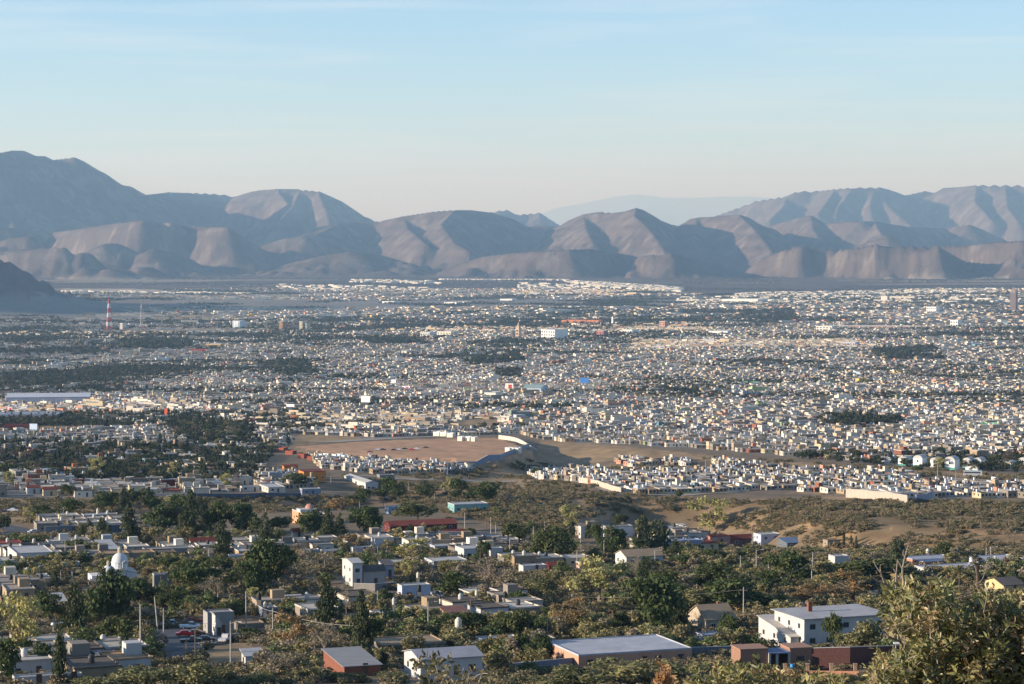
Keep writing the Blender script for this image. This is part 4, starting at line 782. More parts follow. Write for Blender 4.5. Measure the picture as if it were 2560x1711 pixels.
for nm, y0, y1, lw, ld, st, cell, hr, sd_, ex in (('town_houses', 2300, 4600, 10.5, 10.5, 6.5, 420, (2.8, 5.2), 41, True), ('town_houses', 4600, 8200, 14.5, 13.5, 8.5, 700, (3.0, 6.0), 42, True), ('town_houses', 8200, 14600, 24, 28, 18, 1200, (4.2, 8.5), 43, False)):
    a = lots(y0, y1, lw, ld, st, cell, hr, sd_, fill=.90 if y0 < 8000 else .80); z, u, v, k, e = in_town(a, 0)
    if y0 > 8000:   # the old centre and the far suburbs thin out in patches
        kk = fbm(a[:, 0] / 1500, a[:, 1] / 900, 3, 88); k &= (kk > np.where(a[:, 1] < 10500, .36, .46))
    AV = [[(-300, 1052), (300, 1048), (640, 1034), (950, 1000), (1500, 985), (2900, 940)], [(-300, 905), (900, 880), (1700, 860), (2900, 850)], [(-300, 835), (1200, 812), (2900, 800)]]
    for av in AV: k &= sdist(a[:, 0], a[:, 1], pw(av), False) > (9 if y0 < 8000 else 16)
    a = a[k]; zz = z[k]; g = np.random.default_rng(sd_); lrg = g.random(len(a)) < .035; a[lrg, 2] *= 2.4; a[lrg, 3] *= 1.4; a[lrg, 4] *= 1.3; dist_f = (.86 + .5 * fbm(a[:, 0] / 420, a[:, 1] / 420, 3, 95))[:, None]; wc, _ = wall_pal(g, len(a)); rc, _ = roof_pal(g, len(a)); wc = wc * dist_f; rc = rc * dist_f
    if y0 > 8000: big = g.random(len(a)) < .05; a[big, 2] *= 2.2; a[big, 3] *= 1.5; wc[big] = WHITE; rc[big] = R_PALE
    link(nm, boxes_mesh(nm, a, zz, wc, rc, sd_, extra=ex), kind='stuff')
# bright new settlements on the plain under the hills
g = np.random.default_rng(91); rows = []
for (ua, va, ub, vb, n, sp) in ((1105, 690, 1420, 699, 900, 5), (880, 703, 1100, 708, 260, 7), (1420, 706, 1700, 724, 700, 7), (1500, 715, 1700, 728, 500, 6), (160, 731, 620, 736, 500, 3), (1840, 742, 2500, 728, 900, 10), (1300, 715, 1500, 722, 250, 10), (700, 720, 1100, 728, 400, 12), (1700, 755, 2560, 748, 600, 14)):
    for q in range(int(n * .42)): t = g.random(); rows.append((ua + (ub - ua) * t, va + (vb - va) * t + g.uniform(-sp, sp) * .6))
a = []
for uu, vv in rows:
    r_ = ray(uu, vv); yy = np.interp(-vv, [-p[0] for p in VT], [p[1] for p in VT]); a.append((r_[0] / r_[1] * yy, yy, g.uniform(22, 60), g.uniform(20, 40), g.uniform(5, 9), R(g.choice([-35, -25, 20]))))
a = np.array(a); zz = full_terrain(a[:, 0], a[:, 1]); wc = np.array([lin((240, 232, 215))] * len(a)) * g.uniform(.45, .9, (len(a), 1)); link('far_settlement', boxes_mesh('far_settlement', a, zz, wc, wc * .95, 5, extra=False), kind='stuff')
HREC += [tuple(A[i, [0, 1, 2, 3, 5]]) for i in pick]
# ------------------------------------------------------------------ vegetation
nr = random.Random(11)
XS = 1.22
def leaves_np(blobs, n, size, tint, var=.35, seed=0, shell=.55, flat=0.0):
    """n leaf-sized quads spread through ellipsoids -> verts, faces, colours"""
    g = np.random.default_rng(seed); B = np.array(blobs, float); wgt = B[:, 3] * B[:, 4] * B[:, 5]; wgt = wgt ** .7; wgt /= wgt.sum()
    k = g.choice(len(B), n, p=wgt); d = g.normal(size=(n, 3)); d /= np.linalg.norm(d, axis=1)[:, None]
    r = shell + (1 - shell) * g.random(n) ** .6; r *= 1 + .22 * (vnoise(d[:, 0] * 2.3 + k * 7.1 + 50, d[:, 1] * 2.3 + d[:, 2] * 1.9 + 50, seed) - .5) * 2
    P = B[k, :3] + d * r[:, None] * B[k, 3:6]; P[:, :2] *= XS
    a = g.normal(size=(n, 3)) + d * .7; a[:, 2] += flat; a /= np.linalg.norm(a, axis=1)[:, None]
    t = np.cross(a, g.normal(size=(n, 3))); t /= np.linalg.norm(t, axis=1)[:, None]; b = np.cross(a, t)
    s = size * (.55 + .9 * g.random(n))[:, None]
    V = np.stack([P - t * s, P - b * s * .6, P + t * s, P + b * s * .6], 1).reshape(-1, 3)
    Fc = np.arange(n * 4).reshape(n, 4)
    cl = vnoise(P[:, 0] * 5 + 31, P[:, 1] * 5 + P[:, 2] * 4 + 77, seed + 3); T = np.array(tint)[None] * (1 + var * 2 * (cl[:, None] - .5)) * (1 + .35 * (g.random((n, 1)) - .5))
    T[:, 0] *= 1 + .25 * (cl - .5); return V, Fc, T
def branch_mesh(name, seed, height, spread, depth=4, r0=.02, lean=.1, matr=None, first=.3):
    g = random.Random(seed); m = MB()
    def grow(p, d, ln, r, lev):
        q = p + d * ln; mid = (p + q) / 2 + mathutils.Vector((g.uniform(-1, 1), g.uniform(-1, 1), 0)) * ln * .08
        m.tube([tuple(p), tuple(mid), tuple(q)], [r, r * .8, r * .6], 4 if lev < 2 else 3, cap=False)
        if lev >= depth: return
        for k in range(3 if lev < 3 else 2):
            nd = (d + mathutils.Vector((g.gauss(0, 1), g.gauss(0, 1), g.uniform(-.1, .5))) * spread).normalized(); grow(q if k else mid.lerp(q, .8), nd, ln * g.uniform(.55, .8), r * .6, lev + 1)
    grow(mathutils.Vector((0, 0, 0)), mathutils.Vector((lean * g.uniform(-1, 1), lean * g.uniform(-1, 1), 1)).normalized(), height * first, r0, 0)
    return m.mesh(name, matr or M_bark)
def blobs_for(kind, g):
    B = []
    if kind == 'pine':
        for _ in range(9):
            z = g.uniform(.28, .86); q = .34 * (1 - abs(z - .5) * .9); a = g.uniform(0, 6.28); B.append((q * .8 * math.cos(a), q * .8 * math.sin(a), z, g.uniform(.16, .27), g.uniform(.16, .27), g.uniform(.10, .15)))
        B.append((0, 0, .55, .22, .22, .38))
    elif kind == 'round':
        for _ in range(9):
            a = g.uniform(0, 6.28); q = g.uniform(.1, .32); B.append((q * math.cos(a), q * math.sin(a), .62 - q * .5 + g.uniform(-.1, .12), g.uniform(.16, .24), g.uniform(.16, .24), g.uniform(.16, .26)))
    elif kind == 'cedar':
        for i in range(12):
            z = .08 + .88 * i / 12; q = .46 * (1 - z) ** .8 + .03
            for _ in range(2): a = g.uniform(0, 6.28); B.append((q * .35 * math.cos(a), q * .35 * math.sin(a), z, q * g.uniform(.6, .85), q * g.uniform(.6, .85), .06 + .05 * (1 - z)))
    elif kind == 'cypress':
        for i in range(9): z = .07 + .88 * i / 9; q = .42 * math.sin(math.pi * min(.97, z * .75 + .2)) + .04; B.append((g.uniform(-.06, .06), g.uniform(-.06, .06), z, q, q, .08))
    elif kind in ('pale', 'bare', 'rust'):
        for _ in range(14):
            a = g.uniform(0, 6.28); z = g.uniform(.3, .9); q = g.uniform(.05, .36) * (1.15 - abs(z - .55)); B.append((q * math.cos(a), q * math.sin(a), z, g.uniform(.08, .17), g.uniform(.08, .17), g.uniform(.06, .13)))
    elif kind == 'bush':
        for _ in range(9):
            a = g.uniform(0, 6.28); q = g.uniform(.05, .36); B.append((q * math.cos(a), q * math.sin(a), g.uniform(.22, .75) - q * .3, g.uniform(.13, .24), g.uniform(.13, .24), g.uniform(.16, .28)))
    return B
KIND = dict(  # tint, leaves, leaf size, shell, trunk height
    pine=((0.077, 0.100, 0.035), 2500, .038, .35), round=((0.091, 0.106, 0.038), 2400, .038, .55), cedar=((0.062, 0.077, 0.034), 2600, .034, .3), cypress=((0.065, 0.081, 0.039), 900, .06, .4),
    pale=((0.351, 0.325, 0.130), 2000, .027, .1), bare=((.26, .215, .145), 900, .02, .1), rust=((.27, .185, .085), 1700, .028, .1), bush=((.205, .195, .085), 1700, .040, .4))
PROTO = {}
def proto(kind, i):
    if (kind, i) in PROTO: return PROTO[kind, i]
    if kind in KIND:
        g = random.Random(hash((len(kind) * 31 + ord(kind[0]) * 7, i)) & 0xffff); tint, n, sz, sh = KIND[kind]
        V, Fc, T = leaves_np(blobs_for(kind, g), n, sz, tint, seed=i * 13 + len(kind) * 5 + ord(kind[0]), shell=sh)
        c = np_mesh('crown', V, Fc, [M_leaf], fcol=T)
        dep, sp, r0, fi = dict(pale=(5, .55, .03, .27), bare=(6, .55, .026, .26), rust=(5, .6, .022, .26), bush=(3, .7, .02, .2), round=(3, .6, .03, .33), pine=(3, .5, .028, .35)).get(kind, (1, .2, .03, .5))
        t = branch_mesh('trunk', i * 7 + len(kind), 1.0, sp, dep, r0, matr=M_twig if kind in ('bare', 'pale', 'rust') else M_bark, first=fi)
    elif kind in ('palm', 'yucca'):
        g = random.Random(i + 5); V = []; Fc = []; T = []
        heads = [(0, 0, .78)] if kind == 'palm' else [(-.2, 0, .8), (.22, .05, .72), (.05, -.1, .9)]
        for hx, hy, hz in heads:
            R_ = .42 if kind == 'palm' else .2
            for k in range(70 if kind == 'palm' else 60):
                a = g.uniform(0, 6.28); el = g.uniform(-.75, 1.3); d = np.array([math.cos(a) * math.cos(el), math.sin(a) * math.cos(el), math.sin(el) * .5]); s = np.array([-math.sin(a), math.cos(a), 0]) * R_ * .10; n0 = len(V); p = np.array([hx, hy, hz])
                V += [p, p + d * R_ * .6 - s, p + d * R_ + np.array([0, 0, -.06 * R_]), p + d * R_ * .6 + s]; Fc.append((n0, n0 + 1, n0 + 2, n0 + 3)); T.append(np.array([.16, .16, .07]) * g.uniform(.6, 1.3) if el > -.3 else np.array([.2, .15, .09]) * g.uniform(.6, 1.1))
        c = np_mesh('crown', np.array(V), np.array(Fc), [M_leaf], fcol=np.array(T)); m = MB()
        if kind == 'palm': m.tube([(0, 0, -.05), (.01, 0, .4), (0, 0, .79)], [.05, .04, .05], 7)
        else:
            m.tube([(0, 0, -.05), (0, 0, .45)], [.06, .05], 7)
            for hx, hy, hz in heads: m.tube([(0, 0, .44), (hx, hy, hz)], [.05, .035], 6)
        t = m.mesh('trunk', M_bark)
    PROTO[kind, i] = (c, t); return PROTO[kind, i]
TN = dict(pine=('pine_tree', ['dark green pine with an uneven crown', 'broad dark pine', 'dense dark green tree'], 'tree', 'dark evergreen trees of the village'),
          round=('broadleaf_tree', ['round crowned dark green tree', 'domed green tree', 'compact green tree with bare underside'], 'tree', 'round crowned trees'),
          cedar=('cedar_tree', ['tall conical dark cedar', 'pointed dark conifer'], 'tree', 'conical conifers'), cypress=('cypress_tree', ['slim dark cypress', 'narrow columnar cypress'], 'tree', 'slender cypresses'),
          pale=('willow_tree', ['airy yellow green tree', 'pale thin leaved tree'], 'tree', 'pale thin leaved trees'), bare=('bare_tree', ['bare brown winter tree', 'leafless twiggy tree'], 'tree', 'bare winter trees'),
          rust=('autumn_tree', ['rust brown leaved tree', 'orange brown autumn tree'], 'tree', 'rust coloured trees'), bush=('bush', ['olive green bush', 'rounded olive shrub', 'scrubby olive thicket'], 'bush', 'olive bushes'),
          palm=('palm_tree', ['fan palm with drooping dry leaves'], 'palm', 'palms'), yucca=('yucca_tree', ['branched yucca with spiky heads'], 'yucca', 'yuccas'))
TREE_N = [0]
def tree(kind, X, Y, Z, w, h, uv):
    i = TREE_N[0] % 4; TREE_N[0] += 1; name, ds, cat, grp = TN[kind]; c, t = proto(kind, i if kind not in ('palm', 'yucca') else 0)
    r = root(name, (X, Y, Z - .1), nr.uniform(0, 6.28), (w, w, h)); r['category'] = cat; r['group'] = grp
    big = 'tall ' if h > 9.5 and 'tall' not in ds[i % len(ds)] else ('small ' if h < 4 else '')
    r['label'] = describe(big + ds[i % len(ds)], uv[0], uv[1]); link('trunk', t, r); link('crown', c, r)
TL = {
1: [(1150, 780, 190, 310, 'cedar'), (620, 530, 190, 150, 'pine'), (360, 520, 130, 100, 'pine'), (450, 525, 110, 80, 'round'), (260, 570, 110, 130, 'pale'), (1100, 460, 60, 190, 'cypress'), (900, 470, 150, 150, 'pine'), (1000, 450, 120, 130, 'pine'), (1230, 440, 220, 170, 'round'), (1380, 470, 140, 110, 'pine'), (1450, 680, 320, 240, 'pine'), (1570, 640, 200, 260, 'pine'), (1700, 690, 230, 330, 'cedar'), (1830, 640, 150, 230, 'cedar'), (1950, 660, 220, 240, 'pine'), (2100, 660, 240, 220, 'pine'), (2230, 680, 210, 170, 'round'), (1970, 880, 210, 270, 'cedar'), (1420, 780, 150, 100, 'bare'), (340, 800, 210, 120, 'round'), (500, 940, 130, 120, 'round'), (700, 860, 180, 130, 'pine'), (620, 850, 100, 110, 'pine'), (1480, 1000, 200, 110, 'pine'), (1730, 1040, 330, 160, 'round'), (1930, 1060, 280, 180, 'round'), (610, 330, 110, 110, 'round'), (860, 190, 140, 170, 'pale'), (800, 690, 50, 130, 'cypress'), (910, 690, 70, 150, 'cypress'), (965, 700, 45, 110, 'cypress'), (725, 700, 40, 100, 'cypress'), (860, 770, 45, 160, 'pale'), (1390, 950, 40, 120, 'cypress'), (1470, 930, 30, 90, 'cypress'), (1610, 950, 35, 110, 'cypress'), (60, 150, 120, 110, 'round'), (80, 230, 100, 110, 'pale'), (1540, 170, 90, 130, 'pale'), (2010, 270, 130, 120, 'pale'), (2100, 270, 110, 90, 'bare'), (1810, 160, 60, 110, 'cypress'), (1600, 790, 60, 260, 'palm'), (30, 650, 100, 150, 'round'), (740, 470, 130, 110, 'bare'), (2300, 940, 120, 160, 'cedar'), (1500, 450, 120, 100, 'pale'), (1250, 470, 110, 90, 'bare'), (1780, 450, 60, 110, 'cypress'), (1590, 470, 50, 120, 'cypress'), (2060, 870, 110, 100, 'bush'), (200, 250, 60, 70, 'pine')],
2: [(960, 380, 160, 120, 'round'), (1160, 370, 150, 180, 'pine'), (1260, 370, 110, 140, 'pine'), (1510, 350, 150, 130, 'round'), (1710, 330, 100, 150, 'pale'), (1800, 370, 120, 170, 'pine'), (1920, 370, 120, 110, 'pine'), (2040, 400, 200, 160, 'pine'), (2180, 490, 130, 90, 'bush'), (740, 490, 330, 130, 'rust'), (880, 440, 150, 110, 'pine'), (330, 250, 200, 120, 'round'), (520, 690, 220, 210, 'pine'), (640, 710, 150, 220, 'cedar'), (740, 660, 110, 150, 'cedar'), (960, 690, 230, 220, 'pine'), (900, 580, 190, 130, 'pine'), (220, 640, 180, 130, 'round'), (90, 830, 180, 280, 'cedar'), (190, 780, 90, 130, 'cedar'), (120, 1060, 300, 250, 'pine'), (1370, 750, 120, 140, 'cedar'), (1440, 540, 300, 150, 'round'), (1250, 500, 120, 70, 'bush'), (1590, 755, 80, 140, 'palm'), (1890, 750, 110, 120, 'pine'), (1810, 750, 110, 80, 'round'), (1015, 890, 75, 65, 'bush'), (1400, 900, 280, 170, 'pale'), (820, 790, 200, 110, 'rust'), (540, 780, 60, 120, 'pale'), (350, 900, 180, 130, 'bare'), (600, 1000, 340, 160, 'bare'), (2000, 930, 140, 170, 'pine'), (2200, 880, 120, 80, 'round'), (1640, 880, 130, 90, 'round'), (2280, 740, 150, 160, 'round'), (2260, 960, 130, 110, 'pale'), (1250, 850, 90, 80, 'pine'), (1720, 570, 80, 60, 'round'), (1340, 1080, 190, 170, 'pale'), (1100, 720, 110, 60, 'bush'), (250, 1040, 120, 80, 'rust'), (330, 900, 110, 100, 'rust'), (560, 230, 80, 60, 'bush'), (820, 170, 110, 60, 'bush'), (1640, 460, 90, 70, 'bare'), (1560, 360, 60, 60, 'bush'), (1890, 480, 110, 60, 'bush'), (2250, 400, 160, 90, 'bare')],
3: [(60, 740, 200, 170, 'round'), (370, 910, 270, 290, 'round'), (220, 880, 100, 130, 'pine'), (520, 650, 220, 210, 'pale'), (530, 690, 60, 130, 'cypress'), (970, 590, 110, 100, 'round'), (1165, 790, 100, 260, 'cypress'), (1300, 860, 170, 270, 'cypress'), (1100, 810, 90, 100, 'pine'), (1450, 890, 150, 150, 'cedar'), (890, 890, 200, 250, 'pine'), (760, 800, 110, 200, 'pine'), (970, 840, 90, 190, 'cypress'), (1750, 690, 320, 280, 'pale'), (1820, 790, 180, 80, 'bush'), (680, 900, 160, 140, 'bare'), (680, 700, 40, 140, 'cypress'), (2290, 800, 110, 60, 'bush'), (1640, 880, 120, 90, 'bush'), (1530, 960, 190, 100, 'pine'), (1700, 960, 220, 110, 'bush'), (1800, 940, 200, 120, 'pine'), (1100, 1040, 140, 160, 'bare'), (1010, 350, 70, 40, 'bush'), (1490, 345, 50, 60, 'pine'), (210, 150, 90, 60, 'pine'), (1170, 1060, 110, 160, 'cedar'), (90, 900, 150, 80, 'pine'), (500, 900, 120, 60, 'bush')],
4: [(1650, 880, 150, 140, 'round'), (1230, 960, 120, 220, 'cypress'), (745, 780, 22, 120, 'cypress'), (810, 790, 18, 100, 'cypress'), (855, 795, 18, 100, 'cypress'), (2230, 750, 150, 110, 'bare'), (1740, 860, 100, 100, 'bush'), (500, 850, 170, 80, 'bush'), (640, 850, 170, 80, 'bush'), (950, 900, 230, 120, 'bush'), (75, 810, 110, 60, 'bush'), (1400, 110, 90, 60, 'round'), (1600, 90, 80, 90, 'pale')],
5: [(960, 620, 330, 450, 'pine'), (660, 720, 280, 400, 'cedar'), (430, 580, 200, 240, 'pine'), (160, 930, 420, 500, 'pale'), (1060, 800, 280, 270, 'round'), (530, 1120, 95, 420, 'cypress'), (1230, 420, 300, 210, 'pine'), (1500, 440, 200, 150, 'round'), (1900, 390, 250, 220, 'bare'), (1700, 340, 300, 250, 'pine'), (1930, 290, 320, 220, 'round'), (2220, 340, 200, 270, 'pine'), (2060, 550, 230, 180, 'round'), (2260, 430, 140, 160, 'pale'), (1330, 910, 210, 160, 'bush'), (320, 750, 280, 200, 'bare'), (350, 1010, 200, 230, 'pine'), (240, 210, 300, 120, 'round'), (300, 260, 150, 170, 'pale'), (390, 330, 120, 130, 'bare'), (480, 270, 65, 140, 'cypress'), (780, 190, 170, 110, 'pale'), (1700, 510, 150, 110, 'rust'), (50, 1110, 200, 330, 'pine'), (1100, 1150, 400, 200, 'bush'), (1450, 1150, 380, 220, 'bush'), (1780, 1160, 350, 270, 'bush'), (2300, 1140, 250, 190, 'bush'), (800, 1160, 300, 150, 'bush'), (780, 880, 220, 170, 'pine'), (1250, 800, 140, 110, 'bare'), (1600, 1120, 220, 170, 'bush'), (1930, 1110, 280, 190, 'bush'), (1390, 240, 150, 110, 'pale'), (1600, 330, 140, 110, 'rust'), (1560, 560, 220, 90, 'bush'), (2180, 700, 200, 80, 'pine'), (1120, 970, 90, 240, 'cypress'), (250, 930, 130, 180, 'pine'), (740, 1080, 160, 130, 'bush'), (820, 980, 180, 110, 'rust')],
6: [(130, 330, 320, 420, 'pine'), (380, 340, 330, 250, 'bare'), (640, 650, 250, 400, 'cedar'), (930, 840, 190, 440, 'cedar'), (1000, 830, 220, 260, 'pine'), (330, 820, 330, 300, 'rust'), (170, 1090, 420, 330, 'bare'), (600, 880, 300, 300, 'bare'), (330, 490, 280, 100, 'bush'), (1130, 750, 200, 170, 'bush'), (1380, 750, 260, 170, 'bush'), (1620, 710, 220, 150, 'bush'), (1850, 690, 330, 220, 'round'), (2270, 700, 260, 250, 'round'), (1480, 190, 260, 190, 'bare'), (2080, 340, 400, 320, 'bare'), (1750, 340, 230, 190, 'pine'), (2130, 420, 220, 110, 'bush'), (1140, 990, 130, 160, 'cedar'), (2050, 870, 180, 170, 'round'), (2260, 870, 200, 180, 'rust'), (800, 500, 120, 260, 'bare'), (1150, 410, 110, 120, 'pine'), (430, 1090, 220, 130, 'bush'), (820, 1090, 260, 100, 'bush'), (560, 620, 160, 120, 'rust'), (760, 740, 140, 90, 'bush'), (1200, 1100, 260, 130, 'bush'), (40, 1100, 150, 130, 'bush'), (2200, 420, 90, 70, 'round'), (1330, 400, 90, 60, 'bush'), (1250, 640, 160, 90, 'bush'), (1480, 640, 170, 90, 'bush')],
7: [(780, 410, 480, 370, 'pale'), (1230, 710, 400, 460, 'pine'), (1500, 650, 180, 320, 'cedar'), (1180, 280, 180, 240, 'cedar'), (1350, 280, 200, 190, 'round'), (1830, 240, 340, 190, 'round'), (2000, 450, 420, 260, 'pine'), (2200, 340, 250, 170, 'bush'), (1600, 440, 250, 200, 'bush'), (900, 630, 150, 210, 'palm'), (480, 670, 320, 250, 'rust'), (740, 700, 300, 180, 'bush'), (300, 340, 260, 200, 'bush'), (80, 620, 250, 210, 'bush'), (230, 940, 200, 230, 'pine'), (60, 920, 150, 220, 'pine'), (1920, 780, 160, 240, 'pine'), (2140, 800, 140, 130, 'bush'), (1650, 710, 200, 130, 'bare'), (1000, 1130, 560, 270, 'bush'), (1380, 1130, 460, 250, 'bush'), (1750, 1090, 420, 260, 'bush'), (600, 1160, 420, 240, 'bush'), (300, 1180, 360, 150, 'bush'), (560, 500, 240, 150, 'rust'), (720, 580, 250, 140, 'bush'), (200, 300, 230, 140, 'bush'), (60, 430, 160, 130, 'pine'), (1440, 360, 230, 130, 'pine'), (1780, 330, 220, 130, 'bush'), (1080, 160, 200, 140, 'bare'), (380, 560, 170, 120, 'pine'), (960, 640, 130, 150, 'pine'), (1030, 700, 140, 100, 'bush'), (2230, 450, 160, 110, 'pine')],
8: [(260, 220, 340, 250, 'pine'), (800, 380, 350, 250, 'rust'), (550, 400, 300, 150, 'rust'), (980, 220, 560, 210, 'round'), (650, 820, 140, 290, 'pine'), (960, 830, 350, 320, 'bush'), (450, 840, 250, 110, 'bush'), (1770, 330, 90, 240, 'palm'), (1930, 280, 190, 270, 'yucca'), (60, 340, 190, 200, 'pine'), (350, 370, 200, 120, 'rust'), (500, 240, 180, 110, 'bush'), (1350, 250, 200, 120, 'bush'), (1600, 260, 190, 110, 'bush'), (2250, 200, 170, 120, 'bush'), (780, 830, 200, 200, 'bush'), (1160, 760, 180, 260, 'bush'), (2000, 420, 230, 120, 'pine'), (1500, 420, 260, 110, 'bush'), (150, 1140, 320, 140, 'bush'), (480, 1150, 280, 130, 'bush'), (760, 1140, 240, 140, 'bush')]}
for c, lst in TL.items():
    for x, y, wp, hp, kd in lst:
        u, v = cp(c, x, y); X, Y, Z = hit(u, v); s = Y / F / K; tree(kd, X, Y, Z, wp * s * 1.28, hp * s * (1.4 if kd in ('pine', 'cedar') else 1.28 if kd != 'bush' else 1.05), (u, v - hp / K * .6))

# instanced ground cover: one object each, what nobody could count
def stuff_points(name, pts, rot, scl, idx, protos, label=None):
    me = bpy.data.meshes.new(name); n = len(pts); me.vertices.add(n); me.vertices.foreach_set('co', np.asarray(pts, np.float32).ravel())
    a = me.attributes.new('rz', 'FLOAT', 'POINT'); a.data.foreach_set('value', np.asarray(rot, np.float32))
    a = me.attributes.new('sc', 'FLOAT_VECTOR', 'POINT'); a.data.foreach_set('vector', np.asarray(scl, np.float32).ravel())
    a = me.attributes.new('pick', 'INT', 'POINT'); a.data.foreach_set('value', np.asarray(idx, np.int32))
    o = link(name, me, kind='stuff')
    ng = bpy.data.node_groups.new(name + '_scatter', 'GeometryNodeTree'); ng.interface.new_socket('Geometry', in_out='INPUT', socket_type='NodeSocketGeometry'); ng.interface.new_socket('Geometry', in_out='OUTPUT', socket_type='NodeSocketGeometry')
    nd = ng.nodes; lk = ng.links; gi = nd.new('NodeGroupInput'); go = nd.new('NodeGroupOutput'); jn = nd.new('GeometryNodeJoinGeometry')
    r = nd.new('GeometryNodeInputNamedAttribute'); r.data_type = 'FLOAT'; r.inputs[0].default_value = 'rz'; cx = nd.new('ShaderNodeCombineXYZ'); lk.new(r.outputs[0], cx.inputs[2])
    e2r = nd.new('FunctionNodeEulerToRotation'); lk.new(cx.outputs[0], e2r.inputs[0])
    sc = nd.new('GeometryNodeInputNamedAttribute'); sc.data_type = 'FLOAT_VECTOR'; sc.inputs[0].default_value = 'sc'
    pk = nd.new('GeometryNodeInputNamedAttribute'); pk.data_type = 'INT'; pk.inputs[0].default_value = 'pick'
    for i, pm in enumerate(protos):
        ob = bpy.data.objects.new(name + '_source', pm)          # never linked to the scene: only the scatter uses it
        oi = nd.new('GeometryNodeObjectInfo'); oi.inputs[0].default_value = ob; ip = nd.new('GeometryNodeInstanceOnPoints')
        cm = nd.new('FunctionNodeCompare'); cm.data_type = 'INT'; cm.operation = 'EQUAL'; lk.new(pk.outputs[0], cm.inputs[2]); cm.inputs[3].default_value = i
        lk.new(gi.outputs[0], ip.inputs['Points']); lk.new(cm.outputs[0], ip.inputs['Selection']); lk.new(oi.outputs['Geometry'], ip.inputs['Instance'])
        lk.new(e2r.outputs[0], ip.inputs['Rotation']); lk.new(sc.outputs[0], ip.inputs['Scale']); lk.new(ip.outputs[0], jn.inputs[0])
    lk.new(jn.outputs[0], go.inputs[0]); md = o.modifiers.new('scatter', 'NODES'); md.node_group = ng
    if label: o['label'] = label
    return o
def clump_mesh(name, kind, n, size, tint, seed):
    g = random.Random(seed); V, Fc, T = leaves_np(blobs_for(kind, g), n, size, tint, seed=seed, shell=.45); return np_mesh(name, V, Fc, [M_leaf], fcol=T)
def spread(n, y0, y1, umax=.235, seed=1, power=1.0):
    g = np.random.default_rng(seed); y = y0 + (y1 - y0) * g.random(n) ** power; x = (g.random(n) * 2 - 1) * umax * y; return x, y
# scrub on the hillside and between the village houses
x, y = spread(80000, 330, 1650, seed=3, power=.8); z = terrain(x, y); u, v = project(x, y, z); nn = fbm(x / 40, y / 40, 3, 70); n2 = fbm(x / 11, y / 11, 2, 71)
inS = np.zeros(x.shape, bool)
for p in SCRUB: inS |= inpoly(u, v, p)
inD = np.zeros(x.shape, bool)
for p in DRYGRASS + BRUSH: inD |= inpoly(u, v, p)
inE = np.zeros(x.shape, bool)
for p in ESTATES: inE |= inpoly(u, v, p)
tan = (nn > .60)
keep = (inS & (n2 > .30) & ~(tan & (n2 < .58))) | (inD & (n2 > .52) & (nn > .40))
vil = (v > 1290) & ~inS & ~inD; keep |= vil & (n2 > .40) & (v > 1380)
keep |= (y < 480)
CLEAR = [[(985, 1640), (1240, 1640), (1240, 1760), (985, 1760)], [(1360, 1600), (1460, 1600), (1460, 1690), (1360, 1690)], [(1900, 1560), (2070, 1560), (2070, 1660), (1900, 1660)], [(1900, 1640), (2230, 1640), (2230, 1760), (1840, 1760)], [(540, 1560), (680, 1560), (680, 1680), (500, 1680)],
         [(1720, 1520), (1860, 1520), (1860, 1620), (1720, 1620)], [(820, 1440), (1000, 1440), (1000, 1500), (820, 1500)], [(240, 1430), (360, 1430), (360, 1475), (240, 1475)], [(750, 1620), (960, 1620), (960, 1760), (800, 1760)]]
clr = np.zeros(x.shape, bool)
for p in CLEAR: clr |= inpoly(u, v, p)
keep &= ~(clr & (n2 < .62)); keep &= ~inpoly(u, v, FIELD) & ~inE & ~inpoly(u, v, ASPHALT) & ~occupied(x, y, HREC, .6) & ((v > city_edge(u)) | inD)
x, y, z, inS_ = x[keep], y[keep], z[keep], inS[keep]; g = np.random.default_rng(5); w = g.uniform(1.2, 4.0, len(x)) * np.where(y < 600, .9, 1.0); h = w * g.uniform(.5, .85, len(x))
SCR = [clump_mesh('scrub', 'bush', 150, .095, c, 90 + i) for i, c in enumerate([(.21, .17, .095), (.24, .19, .11), (.16, .145, .075), (.27, .21, .12), (.15, .145, .075)])]
o_ = stuff_points('scrub', np.stack([x, y, z - .15], 1), g.uniform(0, 6.28, len(x)), np.stack([w, w, h], 1), g.integers(0, 5, len(x)), SCR)
# thicket of small trees between the village gardens
x, y = spread(5200, 395, 1000, seed=14, power=.8); z = terrain(x, y); u, v = project(x, y, z); nn = fbm(x / 30, y / 30, 3, 79)
k = (v > 1330) & (nn > .52) & ~occupied(x, y, HREC, 2.0) & ~inpoly(u, v, ASPHALT)
for p in DRYGRASS + SCRUB + CLEAR: k &= ~inpoly(u, v, p)
k &= ~((u < 700) & (v < 1425) & (nn < .6)); k &= ~((u > 700) & (u < 1250) & (v < 1400) & (nn < .6))
x, y, z = x[k], y[k], z[k]; g = np.random.default_rng(15); w = g.uniform(3.0, 6.5, len(x)); h = w * g.uniform(.6, 1.0, len(x))
THK = [clump_mesh('thicket', kk, 700, .055, tuple(1.15 * q for q in c), 190 + i) for i, (kk, c) in enumerate([('bush', (.19, .165, .075)), ('pale', (.27, .24, .11)), ('bush', (.22, .185, .10)), ('pine', (.095, .12, .045)), ('bare', (.26, .22, .15))])]
stuff_points('thicket', np.stack([x, y, z - .25], 1), g.uniform(0, 6.28, len(x)), np.stack([w, w, h], 1), g.choice(5, len(x), p=[.34, .22, .14, .16, .14]), THK)
